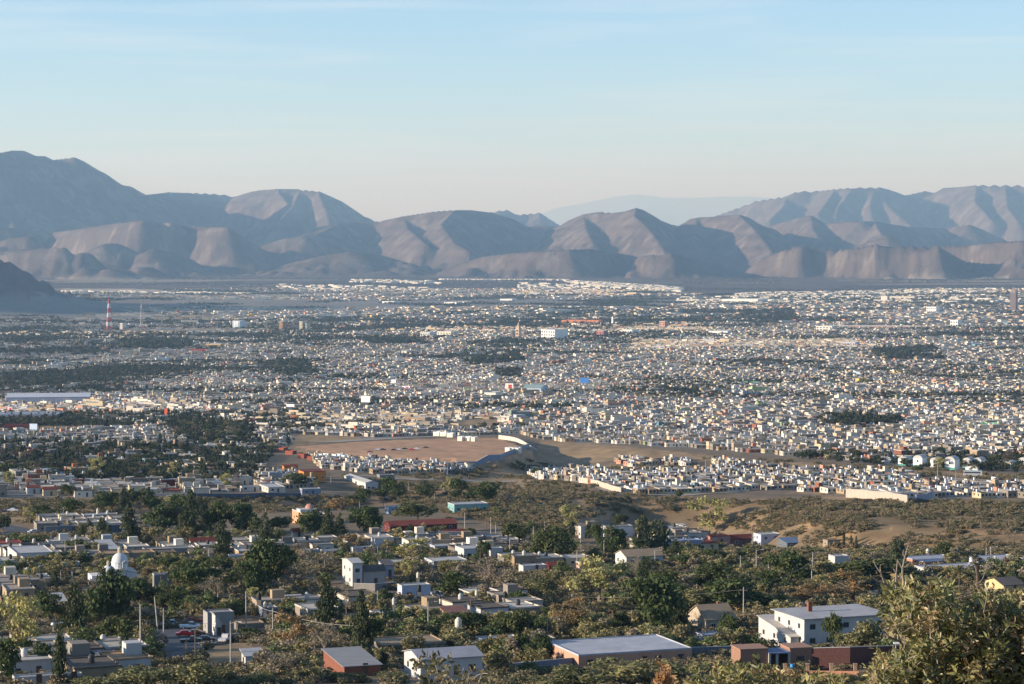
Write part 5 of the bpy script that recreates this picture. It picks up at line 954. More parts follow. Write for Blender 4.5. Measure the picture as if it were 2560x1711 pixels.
# trees among the roofs of the town
CT = [clump_mesh('town_trees', k, n, s, c, 120 + i) for i, (k, n, s, c) in enumerate([('pine', 260, .085, (.045, .058, .028)), ('round', 240, .09, (.052, .062, .032)), ('cypress', 160, .12, (.035, .046, .028)), ('pale', 200, .06, (.13, .12, .06)), ('round', 240, .09, (.04, .05, .03)), ('bare', 190, .055, (.13, .10, .075))])]
pts = []; scl = []; idx = []
for n, y0, y1, sd_, keepn in ((9000, 1300, 2300, 7, .485), (24000, 2300, 3200, 8, .475), (110000, 3200, 8000, 9, .485), (130000, 8000, 14500, 10, .49)):
    x, y = spread(n, y0, y1, seed=sd_); z = terrain(x, y); u, v = project(x, y, z); nn = fbm(x / 260, y / 260, 4, 75); n3 = fbm(x / 900, y / 1400, 3, 76); n5 = fbm(x / 90, y / 90, 3, 78)
    inP = np.zeros(x.shape, bool)
    for p in PARKS: inP |= inpoly(u, v, p)
    k = (v < city_edge(u) + 4) & (v > far_edge(u)) & ((nn * .6 + n3 * .4 > keepn + .02) | (inP & (n5 > .42))) & ~inpoly(u, v, FIELD)
    x, y, z, P_ = x[k], y[k], z[k], inP[k]; g = np.random.default_rng(sd_ + 40); w = g.uniform(3, 7.5, len(x)) * np.where(y > 5000, 1.3, 1) * np.where(P_, 1.5, 1); ii = g.choice(6, len(x), p=[.24, .24, .12, .14, .18, .08]); h = w * np.where(ii == 2, 1.5, g.uniform(.7, 1.15, len(x))); w = np.where(ii == 2, w * .4, w)
    pts.append(np.stack([x, y, z - .3], 1)); scl.append(np.stack([w, w, h], 1)); idx.append(ii)
pts = np.concatenate(pts); scl = np.concatenate(scl); idx = np.concatenate(idx)
stuff_points('town_trees', pts, np.random.default_rng(3).uniform(0, 6.28, len(pts)), scl, idx, CT)
# dark brush over the plain before the mountains
x, y = spread(26000, 12500, 19000, seed=21); z = full_terrain(x, y); k = fbm(x / 700, y / 500, 3, 77) > .47; x, y, z = x[k], y[k], z[k]; g = np.random.default_rng(22); w = g.uniform(9, 22, len(x))
stuff_points('valley_brush', np.stack([x, y, z - .5], 1), g.uniform(0, 6.28, len(x)), np.stack([w, w, w * .22], 1), g.integers(0, 2, len(x)), [clump_mesh('valley_brush', 'bush', 60, .16, c, 150 + i) for i, c in enumerate([(.07, .062, .048), (.085, .072, .06)])])
# ------------------------------------------------------------------ single landmarks
def thing(name, label, cat, loc, rot=0.0, group=None, scale=None):
    t = root(name, loc, rot, scale); t['label'] = label; t['category'] = cat; USED.add(label)
    if group: t['group'] = group
    return t
def box_m(x0, y0, z0, x1, y1, z1, m): return MB().box(x0, y0, z0, x1, y1, z1).mesh('part', m)
# white domed church
u, v = cp(5, 1085, 235); X, Y, Z = hit(u, v); s = Y / F
t = thing('church', 'white church with two domes and lanterns behind the big pine', 'church', (X, Y, Z), R(20), scale=(.82, .82, .76)); CW = lin((205, 203, 200))
link('wall', MB().box(-4.5, 0, -2, 5.2, 11, 4.8).box(-9.5, 4.0, -2, -4.505, 12, 3.6).mesh('wall', M_wall), t, color=CW)
link('roof', gable_roof_mesh(9.9, 11.2, .9, .25, 'y'), t, loc=(.35, 5.5, 4.95), color=R_PALE)
link('gable', gable_wall_mesh(9.7, 11, .9, 'y'), t, loc=(.35, 5.5, 4.81), color=CW)
def dome(par, x, y, z, r, name='dome', col=CW, sq=1.05):
    prof = [(r, 0)] + [(r * math.cos(a), .02 + r * sq * math.sin(a)) for a in [i * math.pi / 18 for i in range(0, 9)]] + [(.05, r * sq + .02)]
    return link(name, MB().lathe(prof, 20).mesh(name, M_wall, smooth=True), par, loc=(x, y, z), color=col)
d = link('drum', MB().lathe([(2.9, 0), (2.9, 2.6), (3.05, 2.65), (3.05, 2.9)], 16).mesh('drum', M_wall), t, loc=(.6, 7, 5.0), color=CW); dd = dome(t, .6, 7, 7.95, 2.8, sq=1.2)
link('lantern', MB().lathe([(.75, 0), (.75, 1.5), (.9, 1.55), (.6, 1.9), (.1, 2.6)], 8).mesh('lantern', M_wall), dd, loc=(0, 0, 3.2), color=CREAM)
d2 = dome(t, -4.2, 2.2, 4.82, 2.5, sq=1.1); link('lantern', MB().lathe([(.6, 0), (.6, 1.2), (.7, 1.25), (.1, 1.9)], 8).mesh('lantern', M_wall), d2, loc=(0, 0, 2.6), color=CREAM)
bm = MB(); bm.box(-.9, -.3, 0, -.55, .3, 2.4); bm.box(.55, -.3, 0, .9, .3, 2.4); bm.box(-.9, -.3, 2.4, .9, .3, 2.8); bm.poly([(-.9, -.3, 2.8), (.9, -.3, 2.8), (0, -.3, 3.5)]); bm.poly([(.9, .3, 2.8), (-.9, .3, 2.8), (0, .3, 3.5)]); bm.quad((-.9, -.3, 2.8), (0, -.3, 3.5), (0, .3, 3.5), (-.9, .3, 2.8)); bm.quad((0, -.3, 3.5), (.9, -.3, 2.8), (.9, .3, 2.8), (0, .3, 3.5))
link('bell_arch', bm.mesh('bell_arch', M_wall), t, loc=(1.2, .6, 5.75), color=WHITE); add_window(t, 1.0, -.004, 2.2, 2.2, 1.6, 0, (.5, .5, .5))
# salmon house dome
b0 = next(b for b, _, o in HOUSES if o.get('lm') == 'the salmon domed house'); X, Y, Z = b0['loc']
par = next(o for o in COL.objects if o.get('category') == 'house' and abs(o.location.x - X) < .01 and abs(o.location.y - Y) < .01); dome(par, 1.0, 2.0, b0['h'] + 1.2, 1.9, col=PINK); link('upper_room', MB().box(-4, -2, 0, 3.4, 4, 1.2).mesh('upper_room', M_wall), par, loc=(0, 0, b0['h'] + .14), color=WHITE)

def lowwall(name, pts, h, label, cat='wall', col=GREY, th=.22, cap=True, mt=None, post=0, group=None, crop=None, top_level=False):
    """a garden wall whose foot follows photo pixels"""
    P = [hit(*(cp(crop, *p) if crop else p)) for p in pts]; t = thing(name, label, cat, P[0], 0, group); O = P[0]
    Q = []
    for a, b in zip(P[:-1], P[1:]):
        n = max(1, int(math.hypot(b[0] - a[0], b[1] - a[1]) / 8))
        for i in range(n): f = i / n; x, y = a[0] + (b[0] - a[0]) * f, a[1] + (b[1] - a[1]) * f; Q.append((x, y, gz(x, y) if n > 1 else a[2]))
    Q.append(P[-1]); mw, mc, mp_ = MB(), MB(), MB()
    for a, b in zip(Q[:-1], Q[1:]):
        L_ = math.hypot(b[0] - a[0], b[1] - a[1]) + 1e-6; nx, ny = -(b[1] - a[1]) / L_ * th / 2, (b[0] - a[0]) / L_ * th / 2
        for m_, k, z0, z1 in ((mw, 1, -1.5, h), (mc, 1.6, h + .004, h + .09)):
            w_ = [(a[0] - nx * k - O[0], a[1] - ny * k - O[1]), (b[0] - nx * k - O[0], b[1] - ny * k - O[1]), (b[0] + nx * k - O[0], b[1] + ny * k - O[1]), (a[0] + nx * k - O[0], a[1] + ny * k - O[1])]; zz = [a[2] - O[2], b[2] - O[2], b[2] - O[2], a[2] - O[2]]
            lo = [(x, y, z + z0) for (x, y), z in zip(w_, zz)]; hi = [(x, y, z + z1) for (x, y), z in zip(w_, zz)]
            m_.quad(*hi); [m_.quad(lo[i], lo[(i + 1) % 4], hi[(i + 1) % 4], hi[i]) for i in range(4)]
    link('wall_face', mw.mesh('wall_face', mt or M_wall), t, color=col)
    if cap: link('coping', mc.mesh('coping', M_wall), t, color=R_PALE)
    return t, Q
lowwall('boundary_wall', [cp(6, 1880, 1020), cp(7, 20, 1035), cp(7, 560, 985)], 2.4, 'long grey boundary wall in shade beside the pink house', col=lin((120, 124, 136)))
lowwall('boundary_wall', [cp(7, 596, 950), cp(7, 1300, 905), cp(7, 1995, 875)], 2.4, 'grey boundary wall running on to the brick pavilion', col=lin((112, 112, 120)))
lowwall('garden_wall', [cp(8, 365, 985), cp(8, 800, 975), cp(8, 1230, 955)], 4.0, 'maroon brick garden wall behind the brick posts', col=lin((92, 62, 56)), mt=M_brick)
t, Q = lowwall('garden_wall', [cp(8, 10, 1025), cp(8, 430, 1035), cp(8, 880, 1040)], 1.0, 'low orange brick parapet carrying five square posts', col=lin((160, 116, 90)), mt=M_brick, cap=False)
O = t.location
for q in (15, 222, 422, 632, 845):
    x, y, z = hit(*cp(8, q, 1035)); link('post', MB().box(-.28, -.28, 0, .28, .28, 2.6).box(-.36, -.36, 2.604, .36, .36, 2.74).mesh('post', M_brick), t, loc=(x - O.x, y - O.y - .15, z - O.z - .5), color=lin((165, 135, 110)))
lowwall('garden_wall', [cp(6, 870, 275), cp(6, 1060, 280), cp(6, 1250, 262)], 2.0, 'grey yard wall below the white tower wing', col=GREY)
lowwall('garden_wall', [cp(1, 400, 665), cp(1, 640, 655)], 3.0, 'blue grey rubble wall by the curved road', col=lin((110, 118, 128)), mt=M_brick)
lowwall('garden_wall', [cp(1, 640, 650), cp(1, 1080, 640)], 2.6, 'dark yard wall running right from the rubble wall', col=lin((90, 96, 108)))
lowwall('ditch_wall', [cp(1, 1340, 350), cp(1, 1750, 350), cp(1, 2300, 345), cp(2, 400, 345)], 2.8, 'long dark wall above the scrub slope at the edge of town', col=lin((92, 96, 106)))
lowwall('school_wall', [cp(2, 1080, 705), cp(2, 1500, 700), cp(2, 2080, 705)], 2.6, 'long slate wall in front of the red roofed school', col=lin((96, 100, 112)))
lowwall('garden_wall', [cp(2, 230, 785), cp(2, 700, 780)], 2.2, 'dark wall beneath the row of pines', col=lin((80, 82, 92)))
lowwall('field_wall', [(1247, 1098), (1342, 1135)], 3.2, 'bright white wall down the right side of the brown field', col=lin((190, 184, 168)), th=.5)
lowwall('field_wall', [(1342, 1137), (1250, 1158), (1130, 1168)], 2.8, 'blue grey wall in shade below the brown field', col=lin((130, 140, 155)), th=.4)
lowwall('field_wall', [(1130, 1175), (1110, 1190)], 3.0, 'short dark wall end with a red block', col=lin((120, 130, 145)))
lowwall('estate_wall', [cp(4, 765, 335), cp(4, 1100, 362), cp(4, 1312, 398)], 4.2, 'long pale retaining wall under the terrace houses', col=lin((176, 164, 148)), th=.5)
lowwall('estate_wall', [cp(4, 1385, 385), cp(4, 1530, 350)], 4.0, 'short bluish wall right of the long pale wall', col=lin((150, 152, 165)), th=.5)
lowwall('estate_wall', [cp(3, 620, 205), cp(3, 800, 250), cp(3, 970, 300)], 3.0, 'beige stepped wall under the left terraces', col=lin((185, 170, 150)), th=.4)
lowwall('fence_wall', [cp(1, 1600, 1020), cp(1, 2050, 1000)], 2.0, 'pale garden wall behind the round trees', col=lin((150, 150, 150)))
# cream pillars
t = thing('pillar_fence', 'row of sunlit cream pillars below slim cypresses', 'fence', hit(*cp(1, 730, 745))); O = t.location
for i in range(9):
    x_ = 735 + i * 35; x, y, z = hit(*cp(1, x_, 742)); link('pillar', MB().box(-.4, -.4, -1, .4, .4, 2.9 if i < 6 else 2.4).mesh('pillar', M_wall), t, loc=(x - O.x, y - O.y, z - O.z), color=lin((214, 196, 150)))
# brick pavilion beside the garden wall
u, v = cp(7, 2030, 1010); X, Y, Z = hit(u, v); s = Y / F / K
t = thing('brick_pavilion', 'brick pavilion with a grey blue slab roof at the bottom right', 'pavilion', (X, Y, Z), R(14)); w = 680 * s
m = MB(); m.box(0, 0, -1.5, 5.2, 5, 4.2); m.box(w - 4.2, 0, -1.5, w, 5, 4.0); m.box(5.2, 4.4, -1.5, w - 4.2, 4.9, 3.4); link('wall', m.mesh('wall', M_brick), t, color=lin((146, 110, 90)))
link('roof', MB().box(5.205, -.6, 3.3, w - 4.205, 4.39, 3.55).mesh('roof', M_roof), t, color=lin((120, 132, 152)))
link('roof_edge', MB().box(-.15, -.15, 4.204, 5.35, 5.15, 4.35).box(w - 4.35, -.15, 4.004, w + .15, 5.15, 4.2).mesh('roof_edge', M_brick), t, color=lin((160, 124, 102)))
for a, b in ((3.0, 1.3), (w - 2.2, 1.3)): link('window', unit('window_full'), t, loc=(a, -.003, 1.9), scale=(1.5, 1, 1.6), color=(.1, .08, .07))
for q in (5.4, (w) / 2, w - 4.5): link('post', MB().box(-.2, -.5, -1.5, .2, -.1, 3.29).mesh('post', M_conc), t, loc=(q, 0, 0))
# white arched houses
for i, (x, vb, wp, hp) in enumerate([(1010, -2, 18, 14), (1120, 30, 26, 22), (1270, 52, 26, 30), (1400, 66, 24, 40), (1545, 66, 20, 32), (1685, 90, 26, 44), (1835, 72, 20, 34), (1930, 72, 20, 34), (1880, 96, 32, 15), (2125, 76, 20, 26), (2210, 80, 20, 26), (2330, 60, 20, 30)]):
    u, v = cp(4, x, vb); X, Y, Z = hit(u, v); s = Y / F; w = wp * s; h = hp * s * .75 * 1.1
    t = thing('arched_house', describe('white house with a rounded gable facing the sun', u, v, 'the white arched row'), 'house', (X, Y, Z - .2), R(-30), 'white round gabled houses in a row')
    m = MB(); m.box(-w / 2, 0, -1.5, w / 2, 9, h * .7); link('wall', m.mesh('wall', M_wall), t, color=lin((236, 234, 226)))
    pr = [(-w / 2, h * .7)] + [(w / 2 * -math.cos(a), h * .7 + h * .24 * math.sin(a)) for a in [k * math.pi / 8 for k in range(1, 8)]] + [(w / 2, h * .7)]
    m = MB(); m.poly([(a, 0, b + .003) for a, b in pr]); m.poly([(a, 9, b + .003) for a, b in pr][::-1])
    for (a, b), (c, d) in zip(pr[:-1], pr[1:]): m.quad((a, 0, b + .003), (c, 0, d + .003), (c, 9, d + .003), (a, 9, b + .003))
    link('vault', m.mesh('vault', M_wall), t, color=lin((190, 186, 178))); link('window', unit('window_full'), t, loc=(0, -.003, h * .5), scale=(w * .18, 1, h * .2), color=(.5, .5, .48)); link('base_band', MB().box(-w / 2 - .04, -.05, -1.4, w / 2 + .04, -.004, h * .2).mesh('base_band', M_wall), t, color=(TEAL, WHITE, lin((90, 160, 150)))[i % 3])

# --------------------------------------------------------- poles, lamps, wires
POLES = {1: [(580, 710, 880), (670, 720, 900), (1855, 790, 940), (1187, 730, 800), (1375, 880, 960), (565, 420, 540), (1480, 330, 400), (898, 150, 210)],
 2: [(85, 430, 540), (920, 370, 470), (1700, 30, 150), (1855, 470, 620), (2045, 450, 610), (2087, 510, 660), (2130, 570, 700), (2185, 660, 770), (2255, 660, 850), (1993, 780, 940), (905, 700, 790), (1080, 790, 900), (735, 750, 860), (665, 150, 215), (1130, 330, 420), (1265, 290, 370), (1585, 320, 385), (1530, 240, 300), (1358, 230, 280), (2312, 720, 830), (1158, 865, 925)],
 3: [(190, 590, 755), (290, 545, 700), (578, 800, 945), (817, 710, 900), (838, 650, 875), (825, 595, 690), (700, 560, 655), (985, 565, 655), (1065, 725, 825), (1095, 610, 680), (1270, 800, 975), (1482, 850, 955), (1545, 690, 885), (2135, 665, 820), (1973, 780, 930), (2030, 850, 1070), (2170, 795, 1010), (2280, 840, 1000), (443, 95, 185), (617, 95, 190), (698, 90, 165), (795, 100, 170), (990, 100, 185), (1552, 60, 190), (1635, 0, 75), (1720, 0, 185), (1433, 10, 70), (125, 20, 110), (145, 30, 110), (168, 40, 110), (1500, 130, 260), (610, 720, 800), (1620, 680, 730)],
 4: [(75, 845, 1030), (467, 820, 1040), (770, 870, 955), (2050, 770, 920), (2172, 860, 1035), (793, 100, 300), (612, 130, 295), (1080, 140, 245), (1380, 125, 205), (1975, 150, 245), (2292, 140, 255), (1495, 190, 290), (1740, 100, 190), (1578, 30, 180), (215, 80, 180), (50, 60, 160), (1265, 170, 260), (2010, 820, 900)],
 5: [(355, 80, 255), (540, 110, 245), (642, 115, 245), (1250, 390, 985), (1305, 540, 745), (1455, 430, 790), (2050, 540, 945), (2187, 280, 625), (1110, 335, 445), (1432, 110, 320), (475, 560, 740), (1820, 330, 390), (1937, 330, 380)],
 6: [(1080, 270, 435), (150, 430, 725), (1530, 370, 675), (1500, 360, 520), (1910, 345, 670), (993, 560, 832), (610, 50, 115), (1567, 0, 195)],
 7: [(533, 320, 468), (2057, 240, 515), (315, 610, 700), (1478, 0, 70)], 8: [(460, 0, 235), (2150, 0, 140)]}
PN = {}
def pole(X, Y, Z, h, u, v, lamp=False, wood=False, lean=0.0, arm=True):
    mt = M_wood if wood else M_conc
    t = thing('utility_pole', describe(('dark wooden' if wood else 'pale concrete') + (' street lamp pole' if lamp else ' utility pole'), u, v), 'street lamp' if lamp else 'utility pole', (X, Y, Z), R(nr.uniform(-15, 25)), 'poles of the village streets'); t.rotation_euler[1] = R(lean)
    r = .13 + h * .004; link('pole', MB().tube([(0, 0, -.6), (0, 0, h)], [r, r * .62], 8).mesh('pole', mt), t)
    if arm and not lamp: link('crossarm', MB().box(-.95, -.06, h - .9, .95, .06, h - .76).mesh('crossarm', M_wood), t); link('insulator', MB().lathe([(.05, h - .755), (.07, h - .62), (.04, h - .55)], 6, c=(-.8, 0)).lathe([(.05, h - .755), (.07, h - .62), (.04, h - .55)], 6, c=(.8, 0)).mesh('insulator', M_wood), t)
    if lamp: link('lamp_arm', MB().tube([(0, 0, h - .5), (.9, 0, h - .1), (1.6, 0, h - .05)], .05, 5).mesh('lamp_arm', M_conc), t); link('lamp_head', MB().box(1.5, -.16, h - .14, 2.2, .16, h - .01).mesh('lamp_head', M_plastic), t, color=lin((210, 208, 200)))
    return t
for c, lst in POLES.items():
    for i, (x, y0, y1) in enumerate(lst):
        u, v = cp(c, x, y1); X, Y, Z = hit(u, v); h = (y1 - y0) * Y / F / K; h = min(max(h, 4.5), 14)
        pole(X, Y, Z, h, u, v - h * F / Y / 2, lamp=(i % 4 == 2 or (c, x) in ((4, 467), (4, 2050), (3, 2170))), wood=(i % 5 == 4)); PN[c, x] = (X, Y, Z + h - .6)
x, y, z = hit(*cp(5, 1418, 800)); pole(x, y, z, 11, *cp(5, 1400, 640), lean=-5, arm=False)
for x_, y0, y1 in ((1657, 700, 905), (1735, 620, 850), (2103, 540, 720)):
    x, y, z = hit(*cp(5, x_, y1)); h = (y1 - y0) * y / F / K; t = thing('fence_post', describe('thin dark iron post', *cp(5, x_, (y0 + y1) / 2)), 'post', (x, y, z), 0, 'thin posts by the street'); link('post', MB().tube([(0, 0, -.4), (0, 0, h)], .11, 6).mesh('post', M_wood), t)
def wire(a, b, label, sag=.8, dx=0.0):
    pts = [tuple(np.array(a) * (1 - k / 10) + np.array(b) * k / 10 + np.array([dx, 0, -sag * 4 * (k / 10) * (1 - k / 10)])) for k in range(11)]; O = pts[0]
    t = link('power_line', MB().tube([tuple(np.array(p) - np.array(O)) for p in pts], .03, 3, cap=False).mesh('power_line', M_conc), loc=O, label=label, cat='power line', group='power lines')
for a, b, l in (((6, 150), (6, 993), 'power line from the left cedar to the pole by the brick house'), ((6, 993), (6, 1530), 'power line rising right from the pole by the brick house'), ((6, 1530), (6, 1910), 'power line between two poles behind shrubs'), ((6, 1910), (7, 533), 'power line crossing above the low white roof'), ((7, 533), (7, 2057), 'long power line behind the big pine'), ((7, 2057), (8, 460), 'power line above the big two storey house'),
                ((5, 1250), (5, 1455), 'power line across the street'), ((5, 1455), (5, 2187), 'power line above the parked cars'), ((5, 2187), (6, 150), 'power line right of the street corner shop'), ((5, 1250), (5, 2050), 'low power line over the street'), ((4, 467), (4, 2172), 'power line along the right hand houses'), ((4, 2050), (4, 2010), 'short power line by the low roofs')):
    wire(PN[a], PN[b], l, .9)

# --------------------------------------------------------- street, kerb, cars
P = [hit(*p) for p in ASPHALT]
zs = lambda x, y: gz(x, y) + .22
import itertools
gx = np.linspace(min(p[0] for p in P), max(p[0] for p in P), 60); gy = np.linspace(min(p[1] for p in P), max(p[1] for p in P), 60); GX, GY = np.meshgrid(gx, gy); ins = inpoly(GX.ravel(), GY.ravel(), [(p[0], p[1]) for p in P]); Zs = terrain(GX.ravel(), GY.ravel()) + .22
I = np.arange(3600).reshape(60, 60); q = np.stack([I[:-1, :-1], I[:-1, 1:], I[1:, 1:], I[1:, :-1]], -1).reshape(-1, 4); q = q[ins[q].any(1)]
link('road', np_mesh('road', np.stack([GX.ravel(), GY.ravel(), Zs], 1), q, [M_asph]), kind='structure')
kb = MB()
for a, b in ((cp(5, 1640, 770), cp(5, 2060, 715)), (cp(5, 1430, 965), cp(5, 1650, 925)), (cp(5, 1190, 645), cp(5, 1600, 618))):
    A_, B_ = hit(*a), hit(*b)
    for i in range(14):
        f, g_ = i / 14, (i + .98) / 14; x0, y0 = A_[0] + (B_[0] - A_[0]) * f, A_[1] + (B_[1] - A_[1]) * f; x1, y1 = A_[0] + (B_[0] - A_[0]) * g_, A_[1] + (B_[1] - A_[1]) * g_; z = max(gz(x0, y0), gz(x1, y1)) + .25
        kb.tube([(x0, y0, z), (x1, y1, z)], .14, 4)
link('kerb', kb.mesh('kerb', M_conc), kind='structure')
# curved road on the left and the dirt tracks of the terraces
def road_strip(name, pts, wd, mt, lift=.25):
    Q = []
    for a, b in zip(pts[:-1], pts[1:]):
        for i in range(8): Q.append((a[0] + (b[0] - a[0]) * i / 8, a[1] + (b[1] - a[1]) * i / 8))
    Q.append(pts[-1]); m = MB(); E = []
    for i, (x, y) in enumerate(Q):
        a, b = Q[max(i - 1, 0)], Q[min(i + 1, len(Q) - 1)]; L_ = math.hypot(b[0] - a[0], b[1] - a[1]); nx, ny = -(b[1] - a[1]) / L_ * wd / 2, (b[0] - a[0]) / L_ * wd / 2; row = []
        for k in (-1, -.33, .33, 1): xx, yy = x + nx * k, y + ny * k; row.append((xx, yy, gz(xx, yy) + lift))
        E.append(row)
    for r0, r1 in zip(E[:-1], E[1:]):
        for k in range(3): m.quad(r0[k], r1[k], r1[k + 1], r0[k + 1])
    link(name, m.mesh(name, mt), kind='structure')
def hp_(c, L_): return [hit(*cp(c, *p))[:2] for p in L_]
M_dirt = mat('dirt_track', (.34, .29, .23), noise=.2, scale=.3, rough=.95)
road_strip('road', hp_(1, [(-60, 580), (60, 600), (170, 640), (100, 680), (-60, 710)]), 9, M_asph); road_strip('track', hp_(4, [(1480, 165), (1700, 172), (1980, 185), (2346, 200)]), 11, M_dirt)
road_strip('track', hp_(3, [(330, 200), (620, 200), (820, 262), (960, 305), (1500, 320), (2000, 290)]), 6, M_dirt); road_strip('track', hp_(3, [(1100, 118), (1250, 80), (1500, 60), (1750, 110)]), 7, M_dirt)
road_strip('track', [hit(700, 1112)[:2], hit(820, 1106)[:2], hit(1000, 1095)[:2], hit(1150, 1089)[:2]], 22, M_dirt); road_strip('road', [hit(900, 1190)[:2], hit(1000, 1198)[:2], hit(1110, 1200)[:2], hit(1290, 1204)[:2]], 10, M_dirt)

def car(u, v, col, label, rot=0, kind='car', L_=4.5, group=None):
    X, Y, Z = hit(u, v); t = thing('parked_' + ('pickup' if kind == 'pickup' else 'car'), label, kind, (X, Y, Z + .24), R(rot), group)
    h = L_ / 2
    prof = {'car': [(-h, .35), (-h, .78), (-h * .62, .88), (-h * .40, 1.36), (h * .18, 1.40), (h * .50, .93), (h * .94, .80), (h, .6), (h, .35)], 'pickup': [(-h, .4), (-h, .98), (-h * .12, 1.0), (-h * .08, 1.62), (h * .28, 1.64), (h * .52, 1.06), (h * .95, .98), (h, .7), (h, .4)]}[kind]
    m = MB(); W_ = .88
    cab = [(x, z) for x, z in prof if z > 1.2]
    def yy(z): return W_ * (1 if z < 1.0 else .82)
    a = [(x, -yy(z), z) for x, z in prof]; b = [(x, yy(z), z) for x, z in prof]; m.poly(a); m.poly(b[::-1])
    for i in range(len(prof)): j = (i + 1) % len(prof); m.quad(a[i], b[i], b[j], a[j])
    link('body', m.mesh('body', M_paint), t, color=col)
    m = MB(); x0, x1 = cab[0][0], cab[-1][0]; zt = cab[0][1]; lo = 1.0 if kind == 'car' else 1.1
    for sg in (-1, 1):
        q = [(x0 - .22, sg * (.86), lo), (x1 + .38, sg * .86, lo), (x1 - .02, sg * (W_ * .83 + .012), zt - .08), (x0 + .06, sg * (W_ * .83 + .012), zt - .08)]; m.quad(*(q if sg < 0 else q[::-1]))
    m.quad((x1 + .05, -.66, zt - .04), (x1 + .05, .66, zt - .04), (prof[-4][0] + .0, .72, prof[-4][1] + .08), (prof[-4][0] + .0, -.72, prof[-4][1] + .08)); link('windows', m.mesh('windows', M_glass), t)
    for sx in (-.62, .64):
        for sy in (-1, 1):
            w_ = link('wheel', MB().tube([(0, -.1, 0), (0, .1, 0)], .33, 12).mesh('wheel', M_rubber), t, loc=(h * sx, sy * .82, .33)); link('hubcap', MB().tube([(0, -.115, 0), (0, .115, 0)], .17, 8).mesh('hubcap', M_plastic), w_, color=(.4, .4, .42))
    for sy in (-.6, .6): link('headlight', MB().box(h - .05, sy - .16, .6, h + .015, sy + .16, .74).mesh('headlight', M_plastic), t, color=(.7, .7, .65))
c5 = lambda x, y: cp(5, x, y)
car(*c5(1825, 738), lin((30, 32, 40)), 'black sedan nearest the kerb beside the shop', 4)
car(*c5(1700, 752), lin((45, 46, 50)), 'dark grey pickup at the left of the black sedan', 12, 'pickup', 4.9)
car(*c5(1650, 688), lin((165, 30, 34)), 'bright red car parked in front of the shop corner', 8)
car(*c5(1740, 680), lin((90, 70, 52)), 'brown car with a tarpaulin tone beside the red car', 5)
car(*c5(1640, 598), lin((120, 26, 30)), 'dark red pickup at the far side of the street', 10, 'pickup', 5.2)
car(*c5(1700, 575), lin((150, 34, 36)), 'red car behind the dark red pickup', 10)
car(*c5(1690, 622), lin((120, 150, 175)), 'pale blue pickup before the dark red pickup', 6, 'pickup', 4.9)
car(*c5(1520, 605), lin((215, 215, 212)), 'white pickup at the left end of the parked row', 8, 'pickup', 5.0)
car(*c5(2105, 722), lin((30, 30, 34)), 'black car partly behind the concrete pole right of the shop', 4)
car(*c5(2000, 735), lin((205, 200, 196)), 'white van like pickup with red marks by the annex', 80, 'pickup', 4.9)
car(*cp(6, 1590, 352), lin((210, 214, 218)), 'white car under the carport of the cube house', 5)
car(*cp(7, 2030, 805), lin((190, 205, 215)), 'pale car half hidden behind the boundary wall', 8)
car(*cp(1, 115, 462), lin((220, 220, 216)), 'white car on the dry grass at the far left', 0); car(*cp(1, 40, 475), lin((60, 40, 40)), 'dark car on the dry grass beside the white one', 0)
car(*cp(1, 300, 655), lin((170, 172, 176)), 'silver car on the curved road by the rubble wall', 40)
for i, (x, y, c_) in enumerate([(985, 1128, (60, 30, 34)), (997, 1127, (200, 200, 200)), (1012, 1125, (30, 30, 34)), (1030, 1127, (190, 30, 34)), (1042, 1125, (215, 215, 215)), (958, 1127, (35, 35, 40)), (925, 1133, (120, 40, 40)), (945, 1127, (200, 200, 205)), (1065, 1122, (40, 42, 48))]):
    car(x, y, lin(c_), describe(['dark', 'white', 'black', 'red', 'white', 'black', 'dull red', 'silver', 'black'][i] + ' car parked across the brown field', x, y), 0, group='cars on the brown field')
# bus
X, Y, Z = hit(*cp(4, 1890, 150)); t = thing('parked_bus', 'grey and white bus parked on the track below the arched houses', 'bus', (X, Y, Z + .3), R(-4))
m = MB(); m.box(-5.3, -1.25, .45, 5.3, 1.25, 3.1); m.box(-5.2, -1.15, 3.104, 5.2, 1.15, 3.2); link('body', m.mesh('body', M_paint), t, color=lin((188, 190, 192)))
for i in range(7): link('window', MB().box(-.6, -.02, -.45, .6, 0, .45).mesh('window', M_glass), t, loc=(-4.4 + i * 1.35, -1.255, 2.2))
link('windscreen', MB().box(-.02, -1.1, -.6, .0, 1.1, .6).mesh('windscreen', M_glass), t, loc=(-5.305, 0, 2.2))
for sx in (-3.6, 3.4):
    for sy in (-1.2, 1.2): link('wheel', MB().tube([(0, -.15, 0), (0, .15, 0)], .5, 12).mesh('wheel', M_rubber), t, loc=(sx, sy, .5))
# water tanks that stand out on roofs
def roof_tank(c, x, y, wp, hp_, col, label, stand=0.0, drop=0):
    u, v = cp(c, x, y); best = None
    for b, top, o in HOUSES:     # find the roof under it
        a0, b0_, c0 = ray(u, v); zr = b['loc'][2] + b['h'] + .13; yy = zr / (c0 / b0_); xx = a0 / b0_ * yy; dx, dy = xx - b['loc'][0], yy - b['loc'][1]; cc, ss = math.cos(b['rot']), math.sin(b['rot'])
        if abs(dx * cc + dy * ss) < b['w'] / 2 + .2 and abs(-dx * ss + dy * cc) < b['d'] / 2 + .2 and (best is None or yy < best[1]): best = (xx, yy, zr)
    if best is None: X, Y, Z = hit(u, v); best = (X, Y, Z); stand = max(stand, 3.2)
    s = best[1] / F / K; tank(best, wp * s / 2, hp_ * s, col, label, 'roof water tanks', stand); USED.add(label)
PALE_T = lin((205, 196, 176)); BLK = lin((34, 34, 36))
roof_tank(6, 1798, 745, 62, 80, PALE_T, 'large cream water tank on the large white house', .9)
roof_tank(6, 1440, 262, 28, 40, PALE_T, 'cream water tank on top of the white cube house')
